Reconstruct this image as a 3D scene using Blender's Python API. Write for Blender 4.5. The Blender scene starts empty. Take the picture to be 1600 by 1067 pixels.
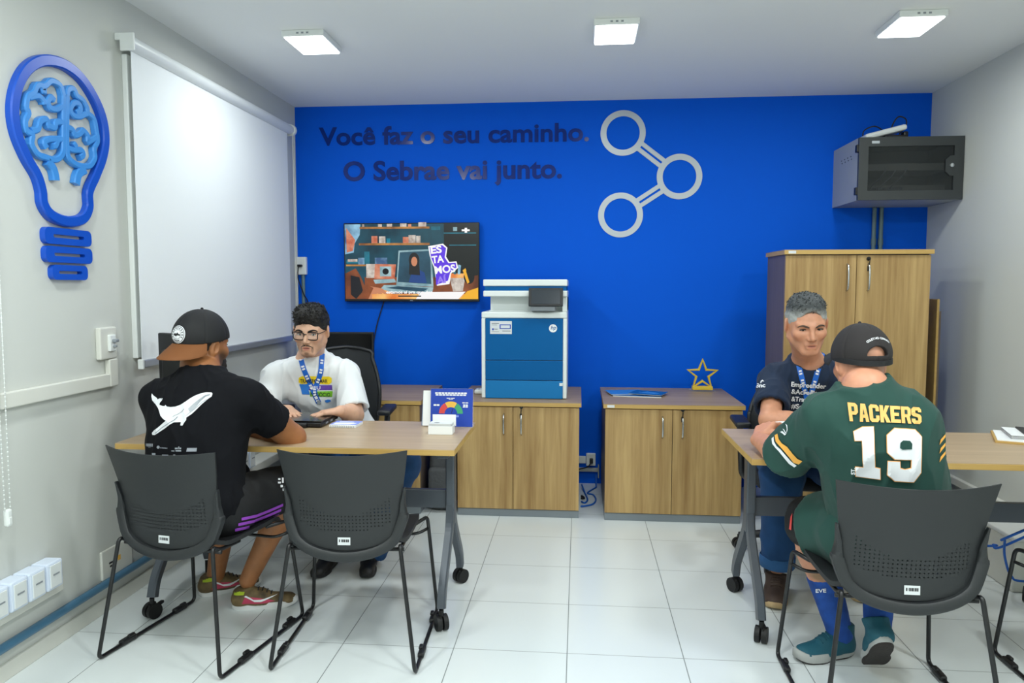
import bpy, bmesh, math, random
import numpy as np
from mathutils import Vector, Matrix, Quaternion
from mathutils.bvhtree import BVHTree

random.seed(7)
S = bpy.context.scene
COL = S.collection
PI = math.pi

# ------------------------------------------------------------------ camera
F_PX, YAW, PITCH, CAM_H = 1155.46, 0.09044, 0.07337, 1.38
cam_d = bpy.data.cameras.new('camera')
cam = bpy.data.objects.new('camera', cam_d)
COL.objects.link(cam)
cam_d.sensor_width = 36.0
cam_d.lens = 36.0 * F_PX / 1600.0
cam_d.clip_start = 0.05
cam.location = (0, 0, CAM_H)
cam.rotation_euler = (PI / 2 - PITCH, 0, YAW)
S.camera = cam

# ------------------------------------------------------------------ world, exposure
wd = bpy.data.worlds.new('world')
S.world = wd
wd.use_nodes = True
wd.node_tree.nodes['Background'].inputs[0].default_value = (0.75, 0.85, 1.0, 1)
wd.node_tree.nodes['Background'].inputs[1].default_value = 0.6
S.view_settings.view_transform = 'Standard'
S.view_settings.look = 'None'
S.view_settings.exposure = 0.0
S.view_settings.gamma = 1.0
S.view_settings.use_curve_mapping = False
S.cycles.use_denoising = True
S.cycles.max_bounces = 10
S.cycles.diffuse_bounces = 6
S.cycles.glossy_bounces = 4
S.cycles.transparent_max_bounces = 16
S.cycles.sample_clamp_indirect = 6.0

# room dimensions (m): X right, Y away from the camera, Z up
XL, XR, YB, YF, ZC = -2.006, 2.286, 5.158, -1.9, 2.644
LAMP_W = (9.0, 22.0, 22.0)          # watts of each LED panel, by row from the blue wall
LAMPS = [(-1.366, 3.775), (0.168, 3.755), (1.56, 3.775),
         (-1.366, 1.55), (0.168, 1.55), (1.56, 1.55),
         (-1.366, -0.7), (0.168, -0.7), (1.56, -0.7)]
LAMP_COL = (0.94, 1.0, 0.985)


# ------------------------------------------------------------------ helpers: pixels to points (planning aid, gives real 3-D points)
def _axes():
    cy, sy, cp, sp = math.cos(YAW), math.sin(YAW), math.cos(PITCH), math.sin(PITCH)
    fwd = Vector((-sy * cp, cy * cp, -sp))
    right = Vector((cy, sy, 0))
    return right, right.cross(fwd), fwd


_AX = _axes()


def at(px, py, Y=None, X=None, Z=None):
    d = _AX[0] * ((px - 800) / F_PX) + _AX[1] * ((533.5 - py) / F_PX) + _AX[2]
    if Y is not None:
        s = Y / d.y
    elif X is not None:
        s = X / d.x
    else:
        s = (Z - CAM_H) / d.z
    return Vector((0, 0, CAM_H)) + d * s


# ------------------------------------------------------------------ materials
def lin(c):
    out = []
    for v in c[:3]:
        v = v / 255.0
        out.append(v / 12.92 if v <= 0.04045 else ((v + 0.055) / 1.055) ** 2.4)
    return tuple(out) + (1.0,)


M = {}


def mat(name, rgb, rough=0.5, metal=0.0, spec=0.5, bump=None, emit=None, noise=None, sheen=0.0, coat=0.0, alpha=None):
    """rgb in 0..255 sRGB. bump=(scale,strength[,distance]); noise=(scale, amount) value variation."""
    m = bpy.data.materials.new(name)
    m.use_nodes = True
    nt = m.node_tree
    b = nt.nodes['Principled BSDF']
    b.inputs['Base Color'].default_value = lin(rgb)
    b.inputs['Roughness'].default_value = rough
    b.inputs['Metallic'].default_value = metal
    b.inputs['Specular IOR Level'].default_value = spec
    if sheen:
        b.inputs['Sheen Weight'].default_value = sheen
    if coat:
        b.inputs['Coat Weight'].default_value = coat
        b.inputs['Coat Roughness'].default_value = 0.08
    if emit:
        b.inputs['Emission Color'].default_value = lin(emit[0])
        b.inputs['Emission Strength'].default_value = emit[1]
    if alpha is not None:
        b.inputs['Alpha'].default_value = alpha
    if bump or noise:
        tc = nt.nodes.new('ShaderNodeTexCoord')
    if noise:
        n = nt.nodes.new('ShaderNodeTexNoise')
        n.inputs['Scale'].default_value = noise[0]
        n.inputs['Detail'].default_value = 4
        nt.links.new(tc.outputs['Object'], n.inputs['Vector'])
        r = nt.nodes.new('ShaderNodeMapRange')
        r.inputs[1].default_value = 0.25
        r.inputs[2].default_value = 0.75
        r.inputs[3].default_value = 1 - noise[1]
        r.inputs[4].default_value = 1 + noise[1]
        nt.links.new(n.outputs[0], r.inputs[0])
        h = nt.nodes.new('ShaderNodeHueSaturation')
        h.inputs['Color'].default_value = lin(rgb)
        nt.links.new(r.outputs[0], h.inputs['Value'])
        nt.links.new(h.outputs[0], b.inputs['Base Color'])
    if bump:
        n = nt.nodes.new('ShaderNodeTexNoise')
        n.inputs['Scale'].default_value = bump[0]
        n.inputs['Detail'].default_value = 5
        nt.links.new(tc.outputs['Object'], n.inputs['Vector'])
        bp = nt.nodes.new('ShaderNodeBump')
        bp.inputs['Strength'].default_value = bump[1]
        bp.inputs['Distance'].default_value = bump[2] if len(bump) > 2 else 0.01
        nt.links.new(n.outputs[0], bp.inputs['Height'])
        nt.links.new(bp.outputs[0], b.inputs['Normal'])
    M[name] = m
    return m


def wood(name, dark, light, axis='Z', rough=0.45):
    m = bpy.data.materials.new(name)
    m.use_nodes = True
    nt = m.node_tree
    b = nt.nodes['Principled BSDF']
    tc = nt.nodes.new('ShaderNodeTexCoord')
    mp = nt.nodes.new('ShaderNodeMapping')
    sc = {'Z': (34, 34, 1.6), 'X': (1.6, 34, 34)}[axis]
    mp.inputs['Scale'].default_value = sc
    nt.links.new(tc.outputs['Object'], mp.inputs[0])
    n = nt.nodes.new('ShaderNodeTexNoise')
    n.inputs['Scale'].default_value = 1.0
    n.inputs['Detail'].default_value = 6
    n.inputs['Roughness'].default_value = 0.6
    n.inputs['Distortion'].default_value = 0.35
    nt.links.new(mp.outputs[0], n.inputs['Vector'])
    mp2 = nt.nodes.new('ShaderNodeMapping')
    mp2.inputs['Scale'].default_value = {'Z': (9, 9, 0.15), 'X': (0.15, 9, 9)}[axis]
    nt.links.new(tc.outputs['Object'], mp2.inputs[0])
    n2 = nt.nodes.new('ShaderNodeTexNoise')
    n2.inputs['Scale'].default_value = 1.0
    n2.inputs['Detail'].default_value = 2
    nt.links.new(mp2.outputs[0], n2.inputs['Vector'])
    ad = nt.nodes.new('ShaderNodeMath')
    ad.operation = 'MULTIPLY_ADD'
    ad.inputs[1].default_value = 0.55
    nt.links.new(n.outputs[0], ad.inputs[0])
    ml = nt.nodes.new('ShaderNodeMath')
    ml.operation = 'MULTIPLY'
    ml.inputs[1].default_value = 0.45
    nt.links.new(n2.outputs[0], ml.inputs[0])
    nt.links.new(ml.outputs[0], ad.inputs[2])
    cr = nt.nodes.new('ShaderNodeValToRGB')
    cr.color_ramp.elements[0].position = 0.36
    cr.color_ramp.elements[0].color = lin(dark)
    cr.color_ramp.elements[1].position = 0.62
    cr.color_ramp.elements[1].color = lin(light)
    nt.links.new(ad.outputs[0], cr.inputs[0])
    nt.links.new(cr.outputs[0], b.inputs['Base Color'])
    b.inputs['Roughness'].default_value = rough
    M[name] = m
    return m


mat('paint', (202, 204, 199), 0.8, spec=.25, bump=(180, 0.05, 0.002))
mat('ceiling', (236, 238, 237), 0.9)
mat('blue_paint', (0, 92, 218), 0.65, spec=0.12, bump=(200, 0.05, 0.002))
mat('white_plastic', (228, 231, 229), 0.35)
mat('box_plastic', (214, 224, 240), 0.35)
mat('offwhite_plastic', (216, 216, 208), 0.45)
mat('blind_fabric', (232, 236, 238), 0.9, bump=(900, 0.1, 0.001))
mat('blind_rail', (220, 224, 224), 0.35)
mat('pvc_grey', (98, 122, 128), 0.45)
mat('pvc_blue', (70, 112, 140), 0.4)
mat('aluminium', (188, 192, 194), 0.35, metal=0.6)
mat('chrome', (200, 203, 205), 0.2, metal=0.95)
mat('black_plastic', (22, 23, 25), 0.45)
mat('black_gloss', (8, 9, 11), 0.18)
mat('chair_plastic', (35, 38, 40), 0.5, bump=(700, 0.12, 0.001))
mat('chair_seat', (30, 32, 34), 0.55, bump=(700, 0.12, 0.001))
mat('black_steel', (20, 21, 23), 0.35)
mat('rubber', (14, 14, 15), 0.6)
mat('graphite_steel', (78, 84, 92), 0.4, metal=0.2)
mat('rack_grey', (176, 178, 172), 0.45, metal=0.1)
mat('rack_dark', (54, 58, 59), 0.45)
mat('sign_blue', (10, 78, 190), 0.35)
mat('sign_light_blue', (62, 140, 216), 0.35)
mat('silver_vinyl', (190, 196, 200), 0.4, metal=0.2)
mat('letter_navy', (0, 40, 124), 0.16, spec=0.30)
mat('printer_white', (226, 232, 230), 0.4)
mat('printer_blue', (0, 90, 152), 0.5, spec=.15)
mat('printer_light_blue', (30, 118, 180), 0.5, spec=.15)
mat('paper', (236, 238, 238), 0.7)
mat('paper_blue', (18, 62, 170), 0.5)
mat('sticker', (214, 218, 220), 0.5)
mat('ink_black', (24, 24, 28), 0.6)
mat('ink_grey', (140, 146, 152), 0.6)
mat('ink_white', (238, 240, 240), 0.6)
mat('gold', (226, 192, 62), 0.35, metal=0.1)
mat('magazine_blue', (22, 96, 158), 0.35)
mat('cable_blue', (20, 96, 190), 0.45)
mat('screen_off', (40, 48, 56), 0.2)
mat('red', (214, 70, 66), 0.5)
mat('amber', (236, 184, 74), 0.5)
mat('green', (60, 160, 110), 0.5)
mat('lilac', (130, 150, 230), 0.5)
mat('bag_cloth', (72, 74, 76), 0.85, bump=(60, 0.4, 0.01))
mat('mesh_black', (30, 33, 36), 0.8)
wood('wood_door', (146, 112, 64), (190, 158, 104))
wood('wood_side', (100, 86, 78), (116, 102, 92))
wood('wood_top', (146, 122, 98), (166, 142, 116), 'X')
wood('wood_desk', (166, 142, 112), (186, 162, 132), 'X', 0.32)
wood('wood_edge', (182, 146, 80), (198, 162, 94), 'X')
mat('plinth_grey', (128, 136, 142), 0.4)

# glass
g = bpy.data.materials.new('glass')
g.use_nodes = True
_b = g.node_tree.nodes['Principled BSDF']
_b.inputs['Base Color'].default_value = (0.9, 0.95, 1, 1)
_b.inputs['Roughness'].default_value = 0.02
_b.inputs['Transmission Weight'].default_value = 1.0
_b.inputs['IOR'].default_value = 1.45
M['glass'] = g
g = bpy.data.materials.new('smoked_glass')
g.use_nodes = True
_b = g.node_tree.nodes['Principled BSDF']
_b.inputs['Base Color'].default_value = lin((40, 44, 46))
_b.inputs['Roughness'].default_value = 0.06
_b.inputs['Alpha'].default_value = 0.5
M['smoked_glass'] = g
g = bpy.data.materials.new('lens_glass')
g.use_nodes = True
_b = g.node_tree.nodes['Principled BSDF']
_b.inputs['Base Color'].default_value = (0.9, 0.95, 1, 1)
_b.inputs['Roughness'].default_value = 0.03
_b.inputs['Alpha'].default_value = 0.10
M['lens_glass'] = g


def tile_material():
    m = bpy.data.materials.new('floor_tile')
    m.use_nodes = True
    nt = m.node_tree
    b = nt.nodes['Principled BSDF']
    tc = nt.nodes.new('ShaderNodeTexCoord')
    sp = nt.nodes.new('ShaderNodeSeparateXYZ')
    nt.links.new(tc.outputs['Object'], sp.inputs[0])
    t = 0.43361
    masks = []
    for ax, off in ((0, -0.9037), (1, 4.0095)):
        a = nt.nodes.new('ShaderNodeMath'); a.operation = 'SUBTRACT'; a.inputs[1].default_value = off - 40 * t
        nt.links.new(sp.outputs[ax], a.inputs[0])
        d = nt.nodes.new('ShaderNodeMath'); d.operation = 'DIVIDE'; d.inputs[1].default_value = t
        nt.links.new(a.outputs[0], d.inputs[0])
        p = nt.nodes.new('ShaderNodeMath'); p.operation = 'PINGPONG'; p.inputs[1].default_value = 0.5
        nt.links.new(d.outputs[0], p.inputs[0])
        l = nt.nodes.new('ShaderNodeMath'); l.operation = 'LESS_THAN'; l.inputs[1].default_value = (0.0042 if ax == 0 else 0.0034)
        nt.links.new(p.outputs[0], l.inputs[0])
        masks.append(l)
    mx = nt.nodes.new('ShaderNodeMath'); mx.operation = 'MAXIMUM'
    nt.links.new(masks[0].outputs[0], mx.inputs[0])
    nt.links.new(masks[1].outputs[0], mx.inputs[1])
    mix = nt.nodes.new('ShaderNodeMix'); mix.data_type = 'RGBA'
    mix.inputs[6].default_value = lin((218, 224, 224))
    mix.inputs[7].default_value = lin((130, 136, 136))
    nt.links.new(mx.outputs[0], mix.inputs[0])
    nt.links.new(mix.outputs[2], b.inputs['Base Color'])
    rr = nt.nodes.new('ShaderNodeMath'); rr.operation = 'MULTIPLY_ADD'
    rr.inputs[1].default_value = 0.5; rr.inputs[2].default_value = 0.2
    nt.links.new(mx.outputs[0], rr.inputs[0])
    nt.links.new(rr.outputs[0], b.inputs['Roughness'])
    M['floor_tile'] = m


tile_material()


def perforated_material():
    """chair plastic with rows of small holes in a band across the lower back (object coordinates of the chair)."""
    m = bpy.data.materials.new('chair_perforated')
    m.use_nodes = True
    nt = m.node_tree
    b = nt.nodes['Principled BSDF']
    b.inputs['Base Color'].default_value = lin((35, 38, 40))
    b.inputs['Roughness'].default_value = 0.5
    out = nt.nodes['Material Output']
    tc = nt.nodes.new('ShaderNodeTexCoord')
    sp = nt.nodes.new('ShaderNodeSeparateXYZ')
    nt.links.new(tc.outputs['Object'], sp.inputs[0])

    def math1(op, a, bv=None, c=None):
        n = nt.nodes.new('ShaderNodeMath'); n.operation = op
        for i, v in enumerate((a, bv, c)):
            if v is None:
                continue
            if isinstance(v, (int, float)):
                n.inputs[i].default_value = v
            else:
                nt.links.new(v, n.inputs[i])
        return n.outputs[0]
    x, z = sp.outputs[0], sp.outputs[2]
    fx = math1('SUBTRACT', math1('PINGPONG', x, 0.0065), 0.00325)
    fz = math1('SUBTRACT', math1('PINGPONG', z, 0.0065), 0.00325)
    # round holes: distance in the 13 mm cell
    dx = math1('PINGPONG', math1('ADD', x, 0.0065), 0.0065)
    dz = math1('PINGPONG', z, 0.0065)
    d = math1('SQRT', math1('ADD', math1('MULTIPLY', dx, dx), math1('MULTIPLY', dz, dz)))
    hole = math1('LESS_THAN', d, 0.0024)
    # band: lower edge 0.485+0.5x^2, upper edge 0.56+2.2 x^2
    xx = math1('MULTIPLY', x, x)
    lo = math1('GREATER_THAN', z, math1('MULTIPLY_ADD', xx, 1.2, 0.497))
    hi = math1('LESS_THAN', z, math1('MULTIPLY_ADD', xx, 2.4, 0.562))
    sd = math1('LESS_THAN', math1('ABSOLUTE', x), 0.168)
    k = math1('MULTIPLY', math1('MULTIPLY', hole, lo), math1('MULTIPLY', hi, sd))
    tr = nt.nodes.new('ShaderNodeBsdfTransparent')
    mx = nt.nodes.new('ShaderNodeMixShader')
    nt.links.new(k, mx.inputs[0])
    nt.links.new(b.outputs[0], mx.inputs[1])
    nt.links.new(tr.outputs[0], mx.inputs[2])
    nt.links.new(mx.outputs[0], out.inputs[0])
    M['chair_perforated'] = m


perforated_material()


# ------------------------------------------------------------------ mesh helpers
def new_bm():
    return bmesh.new()


def obj(name, bm, material, parent=None, smooth=False, loc=None, rotz=0.0, auto=None):
    me = bpy.data.meshes.new(name)
    bmesh.ops.recalc_face_normals(bm, faces=bm.faces)
    bm.to_mesh(me)
    bm.free()
    mats = material if isinstance(material, (list, tuple)) else [material]
    for mm in mats:
        me.materials.append(M[mm] if isinstance(mm, str) else mm)
    if smooth:
        for p in me.polygons:
            p.use_smooth = True
    if auto is not None:
        for p in me.polygons:
            p.use_smooth = True
        me.set_sharp_from_angle(angle=math.radians(auto))
    o = bpy.data.objects.new(name, me)
    COL.objects.link(o)
    if parent:
        o.parent = parent
    if loc is not None:
        o.location = loc
    o.rotation_euler.z = rotz
    return o


def tag(o, label=None, cat=None, group=None, kind=None):
    if label:
        o['label'] = label
    if cat:
        o['category'] = cat
    if group:
        o['group'] = group
    if kind:
        o['kind'] = kind
    return o


def thing(name, label, cat, loc=(0, 0, 0), rotz=0.0, group=None):
    o = bpy.data.objects.new(name, None)
    COL.objects.link(o)
    o.empty_display_size = 0.1
    o.location = loc
    o.rotation_euler = (0, 0, rotz)
    return tag(o, label, cat, group)


def dup(root, loc, rotz, label=None):
    r = root.copy()
    COL.objects.link(r)
    r.location = loc
    r.rotation_euler = (0, 0, rotz)
    if label:
        r['label'] = label
    for ch in list(root.children):
        c = ch.copy()
        COL.objects.link(c)
        c.parent = r
        for gch in ch.children:
            d = gch.copy()
            COL.objects.link(d)
            d.parent = c
    return r


def struct(name, bm, m, parent=None, **k):
    o = obj(name, bm, m, parent, **k)
    if parent is None:
        o['kind'] = 'structure'
    return o


def box(bm, c, s, bev=0.0, rot=None, mi=0, seg=2):
    """box centred at c, full size s, edges rounded by bev."""
    r = bmesh.ops.create_cube(bm, size=1.0)
    vs = r['verts']
    bmesh.ops.scale(bm, vec=s, verts=vs)
    fs = list({f for v in vs for f in v.link_faces})
    if bev > 0:
        es = list({e for v in vs for e in v.link_edges})
        q = bmesh.ops.bevel(bm, geom=es, offset=bev, segments=seg, affect='EDGES', profile=0.5)
        vs = list({v for f in q['faces'] for v in f.verts} | {v for v in vs if v.is_valid})
        fs = list({f for v in vs for f in v.link_faces})
    if rot is not None:
        bmesh.ops.rotate(bm, cent=(0, 0, 0), matrix=rot, verts=vs)
    bmesh.ops.translate(bm, vec=c, verts=vs)
    for f in fs:
        f.material_index = mi
    return vs


def bx(bm, x0, x1, y0, y1, z0, z1, bev=0.0, mi=0):
    return box(bm, ((x0 + x1) / 2, (y0 + y1) / 2, (z0 + z1) / 2), (abs(x1 - x0), abs(y1 - y0), abs(z1 - z0)), bev, mi=mi)


def frame_of(d):
    d = d.normalized()
    up = Vector((0, 0, 1)) if abs(d.z) < 0.95 else Vector((0, 1, 0))
    a = d.cross(up).normalized()
    b = a.cross(d).normalized()
    return a, b


def cyl(bm, p0, p1, r0, r1=None, seg=20, mi=0, caps=True):
    p0, p1 = Vector(p0), Vector(p1)
    r1 = r0 if r1 is None else r1
    a, b = frame_of(p1 - p0)
    rings = []
    for p, r in ((p0, r0), (p1, r1)):
        rings.append([bm.verts.new(p + (a * math.cos(t) + b * math.sin(t)) * r) for t in [2 * PI * i / seg for i in range(seg)]])
    for i in range(seg):
        f = bm.faces.new((rings[0][i], rings[0][(i + 1) % seg], rings[1][(i + 1) % seg], rings[1][i]))
        f.material_index = mi
    if caps:
        bm.faces.new(rings[0][::-1]).material_index = mi
        bm.faces.new(rings[1]).material_index = mi
    return rings


def rounded_path(pts, r=0.03, n=5, closed=False):
    """polyline with rounded corners."""
    pts = [Vector(p) for p in pts]
    out = []
    N = len(pts)
    for i, p in enumerate(pts):
        if not closed and i in (0, N - 1):
            out.append(p)
            continue
        a, b = pts[i - 1], pts[(i + 1) % N]
        da, db = (a - p), (b - p)
        rr = min(r, da.length * 0.45, db.length * 0.45)
        s, e = p + da.normalized() * rr, p + db.normalized() * rr
        for k in range(n + 1):
            t = k / n
            out.append(s * (1 - t) ** 2 + p * 2 * t * (1 - t) + e * t * t)
    return out


def smooth_path(pts, n=6, closed=False):
    """Catmull-Rom through the points."""
    pts = [Vector(p) for p in pts]
    N = len(pts)
    out = []
    rng = range(N) if closed else range(N - 1)
    for i in rng:
        p0 = pts[(i - 1) % N] if (closed or i > 0) else pts[i] * 2 - pts[i + 1]
        p1, p2 = pts[i], pts[(i + 1) % N]
        p3 = pts[(i + 2) % N] if (closed or i + 2 < N) else p2 * 2 - p1
        for k in range(n):
            t = k / n
            out.append(0.5 * ((2 * p1) + (p2 - p0) * t + (2 * p0 - 5 * p1 + 4 * p2 - p3) * t * t + (3 * p1 - p0 - 3 * p2 + p3) * t ** 3))
    if not closed:
        out.append(pts[-1])
    return out


def tube(bm, pts, r, seg=8, closed=False, mi=0, flat=None, radii=None, fk=None):
    """round tube along points (parallel transport). flat=(w,h,normal) gives a rectangular section whose h lies along normal."""
    pts = [Vector(p) for p in pts]
    N = len(pts)
    rings = []
    prev_a = None
    for i, p in enumerate(pts):
        if closed:
            d = pts[(i + 1) % N] - pts[i - 1]
        else:
            d = pts[min(i + 1, N - 1)] - pts[max(i - 1, 0)]
        d.normalize()
        if flat:
            nrm = Vector(flat[2]).normalized()
            a = d.cross(nrm).normalized()
            b = nrm
            w, h = flat[0] / 2, flat[1] / 2
            # mitre
            k = 1.0
            if (closed or 0 < i < N - 1):
                d1 = (pts[i] - pts[i - 1]).normalized()
                c = max(0.35, d.dot(d1))
                k = min(1.6, 1 / c)
            if fk:
                w, h = w * fk[i], h * (.4 + .6 * fk[i])
            bv = min(w, h) * 0.4
            sec = [(w - bv, h), (w, h - bv), (w, -h), (-w, -h), (-w, h - bv), (-w + bv, h)]
            rings.append([bm.verts.new(p + a * x * k + b * y) for x, y in sec])
        else:
            if prev_a is None:
                a, b = frame_of(d)
            else:
                a = (prev_a - d * prev_a.dot(d)).normalized()
                b = a.cross(d)
            prev_a = a
            rr = radii[i] if radii else r
            rings.append([bm.verts.new(p + (a * math.cos(t) + b * math.sin(t)) * rr) for t in [2 * PI * j / seg for j in range(seg)]])
    L = len(rings[0])
    for i in range(N if closed else N - 1):
        A, B = rings[i], rings[(i + 1) % N]
        for j in range(L):
            bm.faces.new((A[j], A[(j + 1) % L], B[(j + 1) % L], B[j])).material_index = mi
    if not closed:
        bm.faces.new(rings[0][::-1]).material_index = mi
        bm.faces.new(rings[-1]).material_index = mi


def lathe(bm, prof, c=(0, 0, 0), seg=24, mi=0, axis='Z'):
    c = Vector(c)
    rings = []
    for r, z in prof:
        ring = []
        for i in range(seg):
            t = 2 * PI * i / seg
            v = Vector((r * math.cos(t), r * math.sin(t), z))
            if axis == 'Y':
                v = Vector((v.x, v.z, v.y))
            if axis == 'X':
                v = Vector((v.z, v.y, v.x))
            ring.append(bm.verts.new(c + v))
        rings.append(ring)
    for A, B in zip(rings, rings[1:]):
        for i in range(seg):
            bm.faces.new((A[i], A[(i + 1) % seg], B[(i + 1) % seg], B[i])).material_index = mi
    if prof[0][0] > 1e-6:
        bm.faces.new(rings[0][::-1]).material_index = mi
    if prof[-1][0] > 1e-6:
        bm.faces.new(rings[-1]).material_index = mi


def poly(bm, pts, o, u, v, depth=0.0, mi=0):
    """flat polygon given in (u,v) about origin o, extruded by depth along u x v (towards the viewer side)."""
    o, u, v = Vector(o), Vector(u), Vector(v)
    n = u.cross(v).normalized()
    top = [bm.verts.new(o + u * a + v * b + n * depth) for a, b in pts]
    f = bm.faces.new(top)
    f.material_index = mi
    if depth:
        bot = [bm.verts.new(o + u * a + v * b) for a, b in pts]
        for i in range(len(pts)):
            bm.faces.new((bot[i], bot[(i + 1) % len(pts)], top[(i + 1) % len(pts)], top[i])).material_index = mi
        bm.faces.new(bot[::-1]).material_index = mi
    return f


def text_bm(bm, s, o, u, v, size, depth=0.0, bold=0.0, align='LEFT', mi=0, width=None, spacing=1.0):
    """lettering laid out in the u,v plane at o (baseline start / centre); cap height about 0.73*size."""
    cu = bpy.data.curves.new('txt', 'FONT')
    cu.body = s
    cu.size = size
    cu.extrude = depth / 2
    cu.offset = bold
    cu.align_x = align
    cu.space_character = spacing
    cu.resolution_u = 4
    ob = bpy.data.objects.new('txt', cu)
    COL.objects.link(ob)
    dg = bpy.context.evaluated_depsgraph_get()
    me = bpy.data.meshes.new_from_object(ob.evaluated_get(dg))
    bpy.data.objects.remove(ob)
    bpy.data.curves.remove(cu)
    o, u, v = Vector(o), Vector(u).normalized(), Vector(v).normalized()
    n = u.cross(v)
    xs = [vv.co.x for vv in me.vertices] or [0, 1]
    k = 1.0
    if width:
        k = width / (max(xs) - min(xs))
    x0 = min(xs) if align == 'LEFT' else 0
    vs = [bm.verts.new(o + u * ((vv.co.x - x0) * k) + v * vv.co.y + n * (vv.co.z + depth / 2)) for vv in me.vertices]
    for p in me.polygons:
        try:
            bm.faces.new([vs[i] for i in p.vertices]).material_index = mi
        except ValueError:
            pass
    bpy.data.meshes.remove(me)


def disc_pts(r, n=24, cx=0, cy=0, a0=0, a1=2 * PI):
    return [(cx + r * math.cos(a0 + (a1 - a0) * i / n), cy + r * math.sin(a0 + (a1 - a0) * i / n)) for i in range(n + (0 if abs(a1 - a0 - 2 * PI) < 1e-6 else 1))]


def annulus(bm, o, u, v, r0, r1, a0=0, a1=2 * PI, n=40, depth=0.0, mi=0):
    o, u, v = Vector(o), Vector(u), Vector(v)
    nn = u.cross(v).normalized()
    full = abs(a1 - a0 - 2 * PI) < 1e-6
    cnt = n if full else n + 1
    def ring(r, d):
        return [bm.verts.new(o + u * r * math.cos(a0 + (a1 - a0) * i / n) + v * r * math.sin(a0 + (a1 - a0) * i / n) + nn * d) for i in range(cnt)]
    A, B = ring(r0, depth), ring(r1, depth)
    rg = range(cnt) if full else range(cnt - 1)
    for i in rg:
        j = (i + 1) % cnt
        bm.faces.new((A[i], B[i], B[j], A[j])).material_index = mi
    if depth:
        C, D_ = ring(r0, 0), ring(r1, 0)
        for i in rg:
            j = (i + 1) % cnt
            bm.faces.new((B[i], D_[i], D_[j], B[j])).material_index = mi
            bm.faces.new((C[i], A[i], A[j], C[j])).material_index = mi
            bm.faces.new((D_[i], C[i], C[j], D_[j])).material_index = mi
        if not full:
            for i in (0, cnt - 1):
                bm.faces.new((A[i], B[i], D_[i], C[i])).material_index = mi


UX, UZ, UYm = Vector((1, 0, 0)), Vector((0, 0, 1)), Vector((0, -1, 0))   # faces looking at -Y use u=+X, v=+Z
UY = Vector((0, 1, 0))

# ================================================================== SETTING
bm = new_bm(); bx(bm, XL - .1, XR + .1, YF - .1, YB + .1, -0.1, 0)
struct('floor', bm, 'floor_tile')
bm = new_bm(); bx(bm, XL - .1, XR + .1, YF - .1, YB + .1, ZC, ZC + .1)
struct('ceiling', bm, 'ceiling')
bm = new_bm(); bx(bm, XL, XR, YB, YB + .1, 0, ZC)
struct('wall_back', bm, 'blue_paint')
bm = new_bm(); bx(bm, XL - .1, XL, YF, YB + .1, 0, ZC)
struct('wall_left', bm, 'paint')
bm = new_bm(); bx(bm, XR, XR + .1, YF, YB + .1, 0, ZC)
struct('wall_right', bm, 'paint')
bm = new_bm(); bx(bm, XL - .1, XR + .1, YF - .1, YF, 0, ZC)
struct('wall_front', bm, 'paint')
bm = new_bm(); bx(bm, XL, XL + .012, YF, YB, 0, .062, .003)
struct('baseboard_left', bm, 'offwhite_plastic')
bm = new_bm(); bx(bm, XR - .012, XR, YF, YB, 0, .07, .003)
struct('baseboard_right', bm, 'offwhite_plastic')

# window behind the roller blind: frame, glass, sill, bright outdoors seen through the edge gap
WY0, WY1, WZ0, WZ1 = 3.155, 4.93, 1.06, 2.40
bm = new_bm()
for a in ((WY0, WY0 + .05, WZ0, WZ1), (WY1 - .05, WY1, WZ0, WZ1), (WY0 + .05, WY1 - .05, WZ0, WZ0 + .05), (WY0 + .05, WY1 - .05, WZ1 - .05, WZ1), (4.02, 4.07, WZ0 + .05, WZ1 - .05)):
    bx(bm, XL, XL + .025, a[0], a[1], a[2], a[3], .004)
wf = struct('window_1', bm, 'white_plastic')
bm = new_bm(); bx(bm, XL + .004, XL + .010, WY0 + .05, WY1 - .05, WZ0 + .05, WZ1 - .05)
pn = obj('window_pane', bm, 'pane_sky' if 'pane_sky' in M else 'glass', wf)

# roller blind
blind = thing('roller_blind', 'large white roller blind drawn down over the window on the left wall', 'blind', (XL, 4.03, 1.035))
def L(p, o): return Vector(p) - Vector(o)
BO = (XL, 4.12, 1.02)
bm = new_bm(); bx(bm, .052, .054, -.888, .845, .01, 1.385)
obj('blind_fabric', bm, 'blind_fabric', blind)
bm = new_bm()
cyl(bm, (.055, -.91, 1.402), (.055, .895, 1.402), .031, seg=24)
obj('headrail', bm, 'blind_rail', blind, auto=40)
bm = new_bm(); box(bm, (.056, -.915, 1.402), (.066, .012, .076), .004)
box(bm, (.014, -.915, 1.425), (.026, .012, .03), .002)
obj('end_bracket', bm, 'white_plastic', blind)
bm = new_bm()
lathe(bm, [(.038, .892), (.041, .90), (.041, .915), (.034, .925)], (.055, 0, 1.402), axis='Y')
box(bm, (.025, .905, 1.402), (.05, .014, .08), .003)
obj('end_bracket', bm, 'white_plastic', blind, auto=40)
bm = new_bm(); box(bm, (.053, -.015, .0), (.022, 1.745, .038), .006)
obj('bottom_bar', bm, 'aluminium', blind)
for y_ in (-.895, .865):
    bm = new_bm(); box(bm, (.053, y_, .0), (.026, .014, .044), .003)
    obj('bar_end_cap', bm, 'white_plastic', blind)
bm = new_bm()
for dy in (.888, .912):
    tube(bm, [(.075, dy, 1.41), (.075, dy, -.15)], .0028, 6)
tube(bm, [(.075, .888, -.15), (.075, .9, -.165), (.075, .912, -.15)], .0028, 6)
obj('bead_chain', bm, 'offwhite_plastic', blind)

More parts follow.
